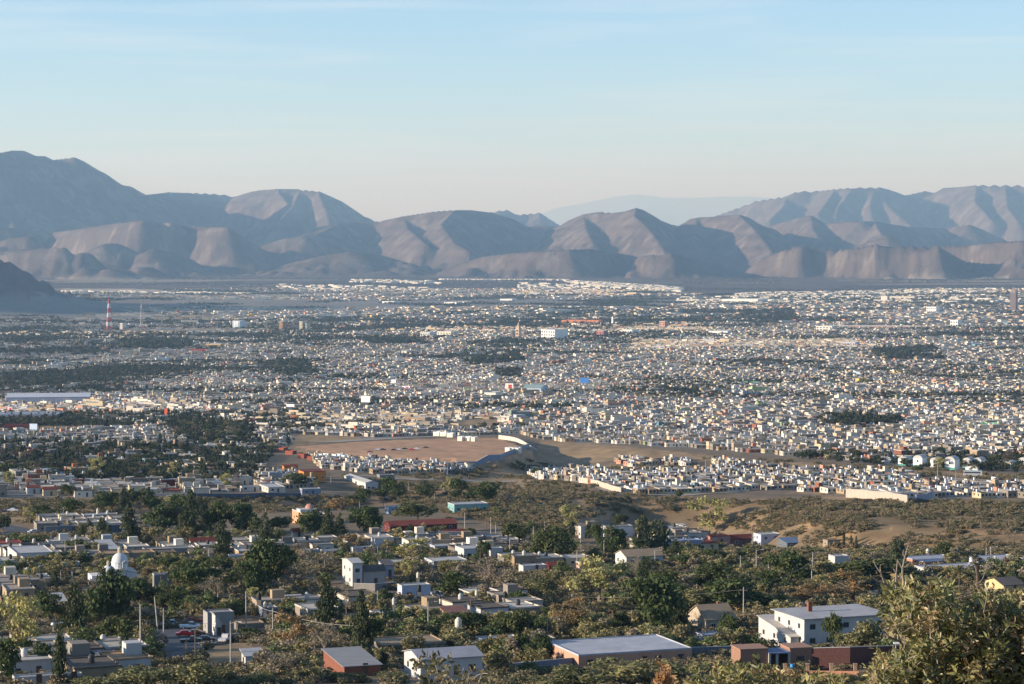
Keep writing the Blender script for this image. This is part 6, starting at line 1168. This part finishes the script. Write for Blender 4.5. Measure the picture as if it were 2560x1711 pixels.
roof_tank(6, 1574, 480, 32, 42, PALE_T, 'cream water tank beside the rusty roofed house'); roof_tank(6, 1160, 450, 34, 50, BLK, 'black water tank on the pale flat roofs'); roof_tank(6, 1450, 395, 36, 50, BLK, 'black water tank in front of the white cube house')
roof_tank(6, 30, 470, 34, 56, BLK, 'black tilted tank on the slate blue house'); roof_tank(6, 82, 540, 30, 40, PALE_T, 'pale tank at the foot of the slate blue house'); roof_tank(6, 130, 540, 26, 30, PALE_T, 'smaller pale tank right of its neighbour')
roof_tank(6, 1960, 430, 28, 38, PALE_T, 'cream tank at the end of the long grey flat roof'); roof_tank(6, 2215, 450, 36, 44, BLK, 'black tank over the cluttered flat house'); roof_tank(6, 1225, 515, 28, 50, lin((200, 196, 190)), 'pale tank on the dark fronted flat house')
roof_tank(4, 1490, 915, 30, 30, PALE_T, 'cream tank on the long low house'); roof_tank(4, 2090, 890, 28, 28, PALE_T, 'cream tank on the right hand low house'); roof_tank(4, 1880, 1000, 40, 34, lin((214, 210, 204)), 'round pale tank on the flat pale house')
roof_tank(8, 1010, 372, 60, 70, lin((30, 44, 42)), 'dark green tank on the roof of the big two storey house', .3); roof_tank(2, 1065, 915, 26, 36, BLK, 'black tank on the tower wing roof'); roof_tank(5, 745, 870, 34, 34, PALE_T, 'cream tank on the terracotta house')
roof_tank(5, 50, 225, 32, 34, PALE_T, 'cream tank on the upper left clutter of roofs'); roof_tank(1, 868, 480, 22, 40, PALE_T, 'cream tank on the tan house with sunlit gable')
# red railing left of the two storey house
X, Y, Z = hit(*cp(8, 0, 745)); t = thing('railing', 'red slatted railing left of the white gabled wing', 'railing', (X, Y, Z + 1.4), R(10)); RD = lin((165, 60, 56))
for i in range(9): link('bar', MB().box(-.05, -.03, 0, .05, .03, 1.1).mesh('bar', M_frame), t, loc=(-2.4 + i * .55, 0, 0), color=RD)
link('rail', MB().box(-2.5, -.05, 1.1, 2.1, .05, 1.2).mesh('rail', M_frame), t, color=RD); link('plinth', MB().box(-2.5, -.1, -3.2, 2.1, .1, -.004).mesh('plinth', M_wall), t, color=WHITE)
# street sign like white lamp near the oak
X, Y, Z = hit(*cp(8, 1205, 960)); t = thing('street_lamp', 'white flat headed lamp just left of the leafy oak', 'street lamp', (X, Y, Z)); hh = 215 * Y / F / K; link('pole', MB().tube([(0, 0, -.5), (0, 0, hh)], .09, 6).mesh('pole', M_plastic), t, color=WHITE); link('lamp_head', MB().box(-.4, -.25, hh, 2.2, .25, hh + .3).mesh('lamp_head', M_plastic), t, color=lin((235, 232, 225)))
X, Y, Z = hit(*cp(5, 472, 700)); t = thing('globe_lamp', 'white globe lamp among the dark trees at the left', 'street lamp', (X, Y, Z)); link('pole', MB().tube([(0, 0, -.5), (0, 0, 3.0)], .08, 6).mesh('pole', M_wood), t); dome(t, 0, 0, 3.0, .5, 'globe', lin((235, 235, 230)))
# blue barrel on the parapet
X, Y, Z = hit(*cp(8, 292, 1010)); t = thing('barrel', 'small bright blue barrel behind the low brick parapet', 'barrel', (X, Y + .9, Z + .6)); link('barrel_body', MB().lathe([(.36, -.6), (.4, .0), (.4, .55), (.34, .9)], 12).mesh('barrel_body', M_plastic), t, color=lin((60, 140, 200)))

# --------------------------------------------------------- billboards
def billboard(u, vb, wp, hp, ph, col, label, rot=-12, col2=None):
    X, Y, Z = hit(u, vb); s = Y / F; w, h, p = wp * s, hp * s, ph * s; t = thing('billboard', label, 'billboard', (X, Y, Z), R(rot))
    link('mast', MB().tube([(0, .3, -1), (0, .3, p)], .5, 8).mesh('mast', M_conc), t); link('panel', MB().box(-w / 2, -.3, p, w / 2, .25, p + h).mesh('panel', M_wall), t, color=col); link('frame', MB().box(-w / 2 - .15, -.2, p - .3, w / 2 + .15, .35, p - .01).box(-w / 2 - .15, -.2, p + h + .01, w / 2 + .15, .35, p + h + .25).mesh('frame', M_frame), t, color=(.25, .25, .26))
    if col2: link('picture', MB().box(-w * .1, -.34, p + h * .15, w * .35, -.304, p + h * .8).mesh('picture', M_wall), t, color=col2)
LW = lin((240, 240, 238))
billboard(84, 1094, 20, 14, 20, lin((205, 220, 235)), 'pale blue billboard on a tall post above the dry lot', -12); billboard(914, 1016, 25, 15, 10, LW, 'blank white billboard near the centre left', -25)
billboard(1461, 970, 23, 13, 12, lin((70, 120, 185)), 'blue billboard among roofs right of centre', -20); billboard(1273, 978, 22, 15, 4, lin((225, 205, 195)), 'white billboard with a red picture', -25, lin((170, 70, 60)))
billboard(1015, 975, 22, 5, 4, LW, 'long white sign with a magenta strip', -25, lin((200, 80, 140))); billboard(985, 962, 11, 8, 4, LW, 'small square white sign', -30); billboard(726, 1028, 22, 11, 6, LW, 'white billboard left of centre', -25)
billboard(415, 1048, 9, 18, 8, lin((190, 90, 60)), 'upright orange sign tower on the left', -20); billboard(2145, 944, 9, 10, 4, lin((185, 215, 235)), 'pale blue sign in the right hand town', -20); billboard(25, 1034, 14, 10, 6, lin((225, 200, 200)), 'red and white store sign at the far left', -20, lin((190, 60, 60)))
# --------------------------------------------------------- bigger buildings of the town
def bigb(u, vb, wp, hp, col, label, rot=-30, dm=22, rc=None, kind='building', name='building', rows=0, cols=0, band=None, roof='flat', dark=None):
    X, Y, Z = hit(u, vb); s = Y / F; w, h = wp * s / (math.cos(R(rot)) ** .5), hp * s; t = thing(name, label, kind, (X, Y, Z), R(rot)); m = MB(); m.box(-w / 2, 0, -4, w / 2, dm, h); link('wall', m.mesh('wall', M_wall), t, color=col)
    if roof == 'flat': link('roof', flat_roof_mesh(w, dm, 1.0), t, loc=(0, dm / 2, h + .01), color=rc or R_PALE)
    else: link('roof', gable_roof_mesh(w, dm, roof, .5, 'x'), t, loc=(0, dm / 2, h + .3), color=rc or R_PALE); link('gable', gable_wall_mesh(w, dm, roof, 'x', drop=.2), t, loc=(0, dm / 2, h + .02), color=col)
    for r in range(rows):
        m = MB()
        for c in range(cols): x0 = -w / 2 + w * (c + .2) / cols; z0 = h * (r + .35) / (rows + .3); m.box(x0, -.12, z0, x0 + w * .6 / cols, -.01, z0 + h * .45 / (rows + .3))
        link('window_row', m.mesh('window_row', M_glass), t)
    return t
BW = lin((232, 230, 222))
bigb(1370, 850, 38, 25, BW, 'bright white block in the middle of the town', -38, 60, rows=3, cols=6); bigb(590, 822, 20, 19, lin((215, 222, 228)), 'white office block with stacked balconies at centre left', -35, 30, rows=6, cols=3)
bigb(303, 826, 8, 17, lin((205, 200, 190)), 'slim pale block right of the red white mast', -30, 20, rows=5, cols=2); bigb(702, 826, 10, 21, lin((165, 130, 100)), 'brown tower block left of the twin towers', -25, 25, rows=6, cols=2)
bigb(752, 828, 9, 23, lin((190, 180, 155)), 'beige twin tower left half', -28, 22, rows=6, cols=2); bigb(763, 828, 7, 19, lin((196, 186, 160)), 'beige twin tower right half', -28, 22, rows=5, cols=2)
t = bigb(1293, 848, 9, 26, lin((196, 170, 145)), 'tall pale church tower with a pointed top', -28, 16, kind='church tower', name='church_tower', rows=3, cols=1)
X, Y, Z = hit(1293, 848); h = 26 * Y / F; w = 9 * Y / F; link('belfry', MB().box(-w * .38, 2, h + .02, w * .38, 14, h * 1.25).mesh('belfry', M_wall), t, color=lin((196, 170, 145))); link('spire', MB().lathe([(w * .35, 0), (w * .25, h * .15), (.2, h * .45)], 8).mesh('spire', M_wall), t, loc=(0, 8, h * 1.25 + .02), color=lin((180, 150, 125)))
t = bigb(2532, 781, 14, 50, lin((128, 112, 108)), 'tall dark high rise at the right edge of the town', -28, 28, kind='high rise', name='high_rise', rows=16, cols=5)
X, Y, Z = hit(2532, 781); h = 50 * Y / F; link('crown', MB().box(-9, 4, h + 1, 9, 22, h + 9).box(-5, 8, h + 9.01, 5, 18, h + 18).mesh('crown', M_wall), t, color=lin((140, 122, 116)))
bigb(2328, 782, 24, 14, BW, 'white block among dark trees at the right', -35, 40, rows=2, cols=5); bigb(2385, 818, 18, 17, BW, 'white cube beside the long tan roof', -36, 30, rows=2, cols=3); bigb(1848, 778, 17, 12, lin((196, 176, 158)), 'tan block above dark trees', -30, 35, rows=2, cols=4)
bigb(2300, 822, 500, 5, lin((178, 132, 112)), 'very long low terracotta warehouse on the right', -8, 60, rc=lin((205, 200, 190))); bigb(1450, 808, 95, 6, lin((205, 130, 95)), 'long orange market hall in the town centre', -20, 50, rc=lin((205, 140, 110)))
bigb(1795, 836, 48, 8, BW, 'white hall with a low gable at centre right', -20, 50); bigb(1850, 756, 90, 7, BW, 'broad white factory before the dark plain', -25, 150, rc=lin((222, 216, 200))); bigb(1125, 760, 34, 4, BW, 'long white warehouse left of the middle', -25, 60); bigb(1265, 752, 32, 4, BW, 'bright white warehouse in the middle distance', -25, 60)
bigb(970, 758, 32, 4, BW, 'pale warehouse, leftmost of the far three', -25, 60); bigb(1155, 758, 26, 3, BW, 'low white warehouse beside the long one', -25, 50); bigb(533, 870, 38, 9, lin((205, 170, 105)), 'long yellow building at centre left', -12, 25, rows=2, cols=9)
bigb(490, 880, 48, 5, lin((140, 50, 46)), 'long red roofed shed left of the yellow building', -8, 20, rc=lin((150, 60, 56))); bigb(1568, 836, 26, 11, BW, 'white stepped block right of the big white one', -35, 40, rows=2, cols=4); bigb(1655, 820, 14, 16, lin((196, 150, 130)), 'pinkish block at centre right', -30, 25, rows=3, cols=2)
bigb(1500, 842, 18, 14, lin((185, 120, 110)), 'reddish block among town roofs', -28, 30, rows=3, cols=3); bigb(1062, 845, 26, 13, lin((200, 200, 196)), 'pale blue grey hall at centre left', -30, 35, rows=2, cols=4); bigb(1110, 842, 38, 12, lin((220, 212, 190)), 'cream clustered block left of the church tower', -30, 35, rows=2, cols=5)
bigb(120, 1012, 205, 18, lin((150, 158, 172)), 'huge pale blue factory shed at the left edge', 8, 70, rc=lin((190, 192, 196)), roof=3.0); bigb(60, 1050, 170, 12, lin((130, 136, 150)), 'low slate factory annex below the huge shed', 6, 40, rc=lin((150, 154, 164))); bigb(550, 1060, 190, 6, lin((110, 60, 60)), 'long maroon roofed sheds beside the railway', 8, 25, rc=lin((122, 62, 62)))
bigb(40, 1075, 80, 9, lin((90, 44, 44)), 'dark maroon shed at the left edge', 4, 20, rc=lin((96, 44, 44))); bigb(2475, 1072, 38, 9, lin((90, 205, 110)), 'bright green building at the far right', -10, 20, rc=lin((130, 200, 150))); bigb(2050, 1010, 30, 6, lin((80, 190, 110)), 'green walled hall in the right hand town', -10, 18)
bigb(2330, 1120, 230, 7, lin((110, 56, 50)), 'long dark red shed above the arched row', 4, 20, rc=lin((140, 135, 130))); bigb(1330, 985, 46, 14, lin((190, 200, 205)), 'white and green gym hall with a pitched roof', -15, 40, rc=lin((150, 170, 165)), roof=4.0); bigb(1225, 998, 30, 15, lin((228, 222, 205)), 'cream block below the red pictured sign', -25, 20, rows=1, cols=3)
bigb(1870, 965, 50, 7, lin((228, 228, 224)), 'white curved roofed supermarket in the right town', -15, 35, rc=lin((110, 150, 135))); bigb(2120, 866, 36, 9, lin((190, 186, 200)), 'pale violet block in the right middle', -30, 30, rows=2, cols=5); bigb(2060, 828, 40, 12, lin((215, 212, 200)), 'cream hall cluster at middle right', -30, 40, rows=2, cols=5)
bigb(2250, 750, 70, 8, lin((196, 186, 170)), 'tan civic block on the far right', -30, 50, rows=1, cols=6); bigb(2210, 755, 16, 14, lin((205, 200, 190)), 'pale upright block on the far right', -30, 30); bigb(1010, 888, 14, 10, lin((205, 200, 190)), 'small pale block in the left middle', -30, 20)
# orange awning and blue arched hall on the left
X, Y, Z = hit(*cp(1, 150, 175)); t = thing('awning', 'bright orange awning beside the blue arched hall', 'awning', (X, Y, Z), R(10)); m = MB(); m.quad((-5, -2, 2.6), (5, -2, 2.6), (5, 4, 4.6), (-5, 4, 4.6)); m.quad((-5, 4, 4.5), (5, 4, 4.5), (5, -2, 2.5), (-5, -2, 2.5)); link('canopy', m.mesh('canopy', M_frame), t, color=lin((205, 70, 40)))
for sx in (-4.8, 4.8): link('leg', MB().box(sx - .1, -1.9, -.5, sx + .1, -1.7, 2.5).box(sx - .1, 3.7, -.5, sx + .1, 3.9, 4.4).mesh('leg', M_frame), t, color=GREY)
X, Y, Z = hit(*cp(1, 400, 185)); t = thing('arched_hall', 'pale blue hall with a curved metal roof on the left', 'hall', (X, Y, Z), R(6)); w = 300 * Y / F / K; m = MB(); pr = [(-w / 2 + w * i / 12, 2.4 + 3.0 * math.sin(math.pi * i / 12)) for i in range(13)]
for (a, b), (c, d) in zip(pr[:-1], pr[1:]): m.quad((a, 0, b), (c, 0, d), (c, 16, d), (a, 16, b))
link('roof', m.mesh('roof', M_corr), t, color=lin((140, 165, 190))); m = MB(); m.poly([(-w / 2 + .2, .2, -1.5)] + [(a, .2, b - .05) for a, b in pr][0:13] + [(w / 2 - .2, .2, -1.5)]); m.box(-w / 2 + .1, .3, -1.5, -w / 2 + .25, 15.8, 2.3); m.box(w / 2 - .25, .3, -1.5, w / 2 - .1, 15.8, 2.3); link('wall', m.mesh('wall', M_wall), t, color=lin((110, 135, 160)))
# red factory beams left of the field, white trailers
for i, (x, y, w_, h_, r_) in enumerate([(663, 1118, 16, 4, -28), (700, 1128, 20, 5, -28), (722, 1138, 20, 7, -26), (752, 1146, 17, 8, -24), (773, 1152, 12, 7, -24), (812, 1160, 22, 5, -26), (832, 1163, 13, 8, -24), (850, 1166, 12, 6, -24)]):
    bigb(x, y, w_, h_, lin((152, 86, 68)), describe('orange red painted shed stepping down the lane', x, y), r_, 6, rc=lin((152, 86, 68)), kind='shed', name='red_shed')
for i, (x, y, w_, h_) in enumerate([(804, 1148, 20, 9), (821, 1149, 10, 9), (839, 1150, 21, 10), (857, 1151, 9, 9), (1090, 1091, 16, 8), (1107, 1092, 16, 8), (1124, 1094, 16, 8), (1149, 1103, 12, 8), (1168, 1103, 12, 8), (1182, 1104, 10, 8), (1268, 1132, 12, 9), (1279, 1132, 9, 9), (1291, 1133, 10, 9)]):
    bigb(x, y, w_, h_, lin((226, 216, 192)), describe('cream white container block', x, y), -28, 5, rc=BW, kind='container', name='container')
# radio masts
def mast(u, vb, vt, label, wpx, cols):
    X, Y, Z = hit(u, vb); s = Y / F; h = (vb - vt) * s; w = wpx * s; t = thing('radio_mast', label, 'radio mast', (X, Y, Z), R(20)); n = 7
    for i in range(n):
        z0, z1 = h * i / n, h * (i + 1) / n; w0, w1 = w * (1 - .82 * i / n), w * (1 - .82 * (i + 1) / n); m = MB(); C4 = [(-1, -1), (1, -1), (1, 1), (-1, 1)]; r = max(.25, w * .05)
        for a, b in C4: m.tube([(a * w0 / 2, b * w0 / 2, z0), (a * w1 / 2, b * w1 / 2, z1 - .02)], r, 4)
        for k in range(2):
            za, zb_ = z0 + (z1 - z0) * k / 2, z0 + (z1 - z0) * (k + 1) / 2; wa = w0 + (w1 - w0) * k / 2; wb = w0 + (w1 - w0) * (k + 1) / 2
            for j in range(4):
                a, b = C4[j], C4[(j + 1) % 4]; m.tube([(a[0] * wa / 2, a[1] * wa / 2, za), (b[0] * wb / 2, b[1] * wb / 2, zb_)], r * .6, 3); m.tube([(b[0] * wa / 2, b[1] * wa / 2, za), (a[0] * wb / 2, a[1] * wb / 2, zb_)], r * .6, 3)
        link('lattice_section', m.mesh('lattice_section', M_frame), t, color=cols[i % 2])
    link('antenna', MB().tube([(0, 0, h), (0, 0, h * 1.12)], .3, 4).mesh('antenna', M_frame), t, color=cols[0])
mast(273, 828, 748, 'tall red and white lattice mast on the left', 13, (lin((180, 60, 56)), lin((220, 215, 212)))); mast(354, 824, 752, 'thinner grey lattice mast right of the red white one', 6, (lin((150, 130, 125)), lin((190, 186, 182)))); mast(406, 820, 778, 'short thin mast right of the grey mast', 3.2, (lin((150, 140, 140)),) * 2)
X, Y, Z = hit(1532, 812); t = thing('chimney_stack', 'slim white chimney right of the orange market hall', 'chimney', (X, Y, Z)); h = 20 * Y / F; link('shaft', MB().lathe([(5, -3), (3.4, h)], 12).mesh('shaft', M_wall), t, color=BW)
# ------------------------------------------------------------------ the oak and shrubs right in front of the camera
M_oak = mat('oak_leaves', source='tint', noise=.12, scale=30, rough=.42, trans=.25, spec=.45)
M_obark = mat('oak_bark', (.25, .205, .165), noise=.3, scale=60, rough=.9)
ZX = 4.343
def q8(x, y): return 2100 + x / ZX, 1350 + y / ZX
def ql(x, y): return 2114 + x / ZX, 1362 + y / ZX
def at(u, v, d): a, b, c = ray(u, v); return np.array((a / b * d, d, c / b * d))
OAKP = [(450, 560), (500, 480), (600, 455), (700, 440), (800, 520), (850, 600), (960, 560), (1000, 480), (1110, 470), (1150, 540), (1100, 620), (1000, 700), (1120, 760), (1330, 790), (1450, 640), (1560, 590), (1700, 640), (1800, 600), (2050, 560), (2600, 500), (2600, 1800), (150, 1800), (260, 1500), (350, 1290), (480, 1250), (600, 1200), (700, 1150), (690, 980), (760, 860), (700, 700), (560, 720)]
OAKL = [(440, 790), (530, 760), (640, 860), (620, 950), (540, 930), (470, 860)]
ORG = [cp(6, *p) for p in [(1400, 900), (1550, 800), (1640, 830), (1700, 900), (1800, 960), (1950, 1010), (2080, 1010), (2150, 1100), (2100, 1200), (1450, 1200), (1560, 1000)]]
BOT = [cp(7, *p) for p in [(1560, 1150), (1700, 1060), (1880, 960), (2100, 990), (2346, 1000)]] + [cp(8, *p) for p in [(150, 1010), (400, 1060), (700, 1080), (800, 1250)]] + [cp(7, 1500, 1300)]
RUS = [cp(7, *p) for p in [(1290, 1110), (1310, 1000), (1300, 940), (1350, 950), (1420, 1050), (1430, 1150), (1400, 1250), (1280, 1250)]]
def sprigs(polys, n, d0, d1, tints, seed, ll=(.032, .052), per=(9, 15)):
    g = random.Random(seed); V = []; Fc = []; T = []; tw = MB(); us = [p[0] for q in polys for p in q]; vs_ = [p[1] for q in polys for p in q]; done = 0; tries = 0
    clump = lambda x, y: float(vnoise(np.array([x / 26.0]), np.array([y / 22.0]), seed)[0])
    while done < n and tries < n * 30:
        tries += 1; u, v = g.uniform(min(us), max(us)), g.uniform(min(vs_), max(vs_))
        if not any(bool(inpoly(np.array([u]), np.array([v]), q)[0]) for q in polys): continue
        if clump(u, v) < .42 and g.random() < .75: continue
        done += 1; d = g.uniform(d0, d1) if g.random() < .7 else d1 + g.uniform(0, 1.2); p = at(u, v, d); ax = np.array([g.gauss(-.1, .5), g.gauss(-.2, .5), g.uniform(.2, 1)]); ax /= np.linalg.norm(ax); L0 = g.uniform(.06, .13)
        a = p - ax * L0 * 1.5; tw.tube([tuple(p - ax * L0 * .8), tuple(p + ax * L0 * .4)], [.0022, .001], 3, cap=False); tc_ = np.array(tints[g.randrange(len(tints))]) * g.uniform(.75, 1.2)
        for k in range(g.randint(*per)):
            t = k / 12; b = p + ax * L0 * (t - .55) * 1.1; s = np.array([g.gauss(0, 1), g.gauss(0, 1), g.gauss(0, .7)]); s -= ax * s.dot(ax); s /= np.linalg.norm(s); dr = (ax * g.uniform(.3, 1.0) + s).astype(float); dr /= np.linalg.norm(dr); nrm = np.cross(dr, np.array([g.gauss(0, 1), g.gauss(0, 1), g.gauss(0, 1)])); nrm /= np.linalg.norm(nrm); sd = np.cross(dr, nrm); L = g.uniform(*ll); W_ = L * g.uniform(.30, .42); n0 = len(V)
            V += [b, b + dr * L * .35 + sd * W_ / 2 + nrm * L * .05, b + dr * L * .75 + sd * W_ * .38 + nrm * L * .03, b + dr * L - nrm * L * .08, b + dr * L * .75 - sd * W_ * .38 + nrm * L * .03, b + dr * L * .35 - sd * W_ / 2 + nrm * L * .05]
            Fc += [(n0, n0 + 1, n0 + 2, n0 + 3), (n0, n0 + 3, n0 + 4, n0 + 5)]; c = tc_ * g.uniform(.8, 1.25); T += [c, c * .97]
    return np.array(V), np.array(Fc), np.array(T), tw
OT = [(.24, .22, .075), (.32, .28, .11), (.17, .17, .06), (.36, .29, .13), (.13, .14, .05), (.34, .24, .11)]
D0 = 12.0; tb = at(*q8(985, 1700), 12.2); base = (float(tb[0]), 12.2, gz(float(tb[0]), 12.2))
t = root('oak_tree', base); t['label'] = 'leafy olive green oak branches filling the bottom right corner close to the camera'; t['category'] = 'oak'
V, Fc, T, tw = sprigs([[ql(*p) for p in OAKP], [ql(*p) for p in OAKL]], 6000, 11.0, 13.4, OT, 5, ll=(.030, .052))
O = np.array(base); lv = link('leaves', np_mesh('leaves', V - O, Fc, [M_oak], fcol=T, smooth=False), t); lv['kind'] = 'stuff'
tw.v = [tuple(np.array(p) - O) for p in tw.v]; lk_ = link('twigs', tw.mesh('twigs', M_obark), t); lk_['kind'] = 'stuff'
def limb(pts, r0, r1, d0=11.6, d1=11.6, to_ground=False, par=None, off=None, fn=q8):
    P = [at(*fn(x, y), d0 + (d1 - d0) * i / max(1, len(pts) - 1)) for i, (x, y) in enumerate(pts)]
    if to_ground:
        G0 = np.array([P[0][0], P[0][1] + .3, gz(P[0][0], P[0][1] + .3) - .1]); P = [G0] + [G0 + (P[0] - G0) * f for f in (.3, .6, .85, .96)] + P
    # smooth the line a little
    Q = []
    for i in range(len(P) - 1):
        for k in range(4):
            f = k / 4; p0, p1, p2, p3 = P[max(i - 1, 0)], P[i], P[i + 1], P[min(i + 2, len(P) - 1)]; Q.append(.5 * (2 * p1 + (p2 - p0) * f + (2 * p0 - 5 * p1 + 4 * p2 - p3) * f * f + (3 * p1 - p0 - 3 * p2 + p3) * f ** 3))
    Q.append(P[-1]); n = len(Q); link('branch', MB().tube([tuple(q - (off if off is not None else O)) for q in Q], [r0 + (r1 - r0) * i / (n - 1) for i in range(n)], 6).mesh('branch', M_obark, smooth=True), par or t)
S = .0021 * 1.0
limb([(990, 1700), (985, 1568), (985, 1330), (920, 1100), (850, 960), (790, 850), (730, 720), (690, 640), (600, 560), (500, 490)], 0.0196, 0.0070, 11.8, 11.3, True)
limb([(500, 490), (445, 360), (440, 270)], 0.0063, 0.0021, 11.3, 11.2); limb([(500, 490), (400, 440), (330, 380)], 0.0049, 0.0021, 11.3, 11.2); limb([(445, 360), (400, 300), (370, 245)], 0.0035, 0.0021, 11.2, 11.2)
limb([(700, 640), (690, 440), (680, 330), (710, 170), (745, 60)], 0.0084, 0.0021, 11.4, 11.3); limb([(685, 330), (660, 280), (630, 230)], 0.0042, 0.0021, 11.3, 11.3); limb([(700, 440), (640, 400), (580, 315)], 0.0049, 0.0021, 11.4, 11.4); limb([(610, 560), (610, 400), (625, 215)], 0.0063, 0.0021, 11.4, 11.4); limb([(690, 180), (685, 140), (690, 110)], 0.0028, 0.0014, 11.3, 11.3)
limb([(700, 300), (740, 270), (770, 235)], 0.0028, 0.0014, 11.3, 11.3); limb([(850, 520), (770, 440), (715, 385)], 0.0049, 0.0021, 11.6, 11.6)
limb([(920, 1700), (880, 1500), (800, 1380), (740, 1270), (690, 1170), (640, 1100), (540, 1060), (470, 980), (435, 935)], 0.0140, 0.0035, 11.5, 11.2, True); limb([(630, 1080), (630, 1000), (640, 935)], 0.0042, 0.0021, 11.2, 11.2); limb([(700, 1180), (700, 1100), (700, 1040)], 0.0035, 0.0021, 11.2, 11.2)
limb([(1900, 1700), (2050, 1300), (2010, 1050), (1950, 950), (1880, 900), (1820, 850)], 0.0182, 0.0049, 11.6, 11.3, True); limb([(2100, 900), (1960, 1010), (1880, 1080)], 0.0049, 0.0021, 11.5, 11.4); limb([(1560, 600), (1510, 540), (1470, 480)], 0.0056, 0.0028, 11.8, 11.8); limb([(1470, 480), (1540, 440), (1590, 300)], 0.0028, 0.0014, 11.8, 11.8)
limb([(1100, 1230), (1060, 1130), (1000, 1010), (940, 900)], 0.0063, 0.0028, 11.7, 11.5); limb([(1090, 1230), (1000, 1170), (900, 1120)], 0.0056, 0.0028, 11.7, 11.5); limb([(1500, 1120), (1560, 1030), (1680, 960)], 0.0056, 0.0021, 11.7, 11.5); limb([(750, 860), (735, 800), (740, 760)], 0.0042, 0.0021, 11.4, 11.4)
# lower sprigs at the bottom of the frame
def shrub(name, label, cat, poly, n, d0, d1, tints, seed, stems, fn, **k):
    V, Fc, T, tw = sprigs([poly], n, d0, d1, tints, seed, **k); c = V.mean(0); bx, by = float(c[0]), (d0 + d1) / 2; B = np.array([bx, by, gz(bx, by)]); r = root(name, tuple(B)); r['label'] = label; r['category'] = cat
    o_ = link('leaves', np_mesh('leaves', V - B, Fc, [M_oak], fcol=T), r); o_['kind'] = 'stuff'; tw.v = [tuple(np.array(p) - B) for p in tw.v]; o_ = link('twigs', tw.mesh('twigs', M_obark), r); o_['kind'] = 'stuff'
    for s in stems: limb(s, .005, .002, (d0 + d1) / 2, d0, True, r, B, fn)
shrub('sapling', 'thin leafy sapling poking up at the bottom centre', 'sapling', ORG, 62, 12.5, 13.6, [(.13, .12, .05), (.19, .155, .07), (.26, .20, .09), (.09, .09, .04)], 8, [[(1850, 1250), (1780, 1100), (1650, 950), (1560, 850)], [(1900, 1250), (1900, 1100), (1980, 1020), (2060, 1010)]], lambda x, y: cp(6, x, y), per=(7, 12))
shrub('rust_sprig', 'orange brown dry leaved sprig at the bottom edge', 'sapling', RUS, 26, 12.0, 12.4, [(.38, .20, .08), (.44, .25, .11), (.32, .16, .06)], 9, [[(1360, 1250), (1350, 1100), (1320, 960)]], lambda x, y: cp(7, x, y), per=(9, 14))
shrub('low_shrub', 'low leafy shrub along the bottom edge left of the oak', 'shrub', BOT, 420, 12.0, 13.5, OT, 10, [[(2000, 1250), (2000, 1100), (1980, 1020)], [(2300, 1250), (2310, 1100), (2300, 1040)]], lambda x, y: cp(7, x, y))
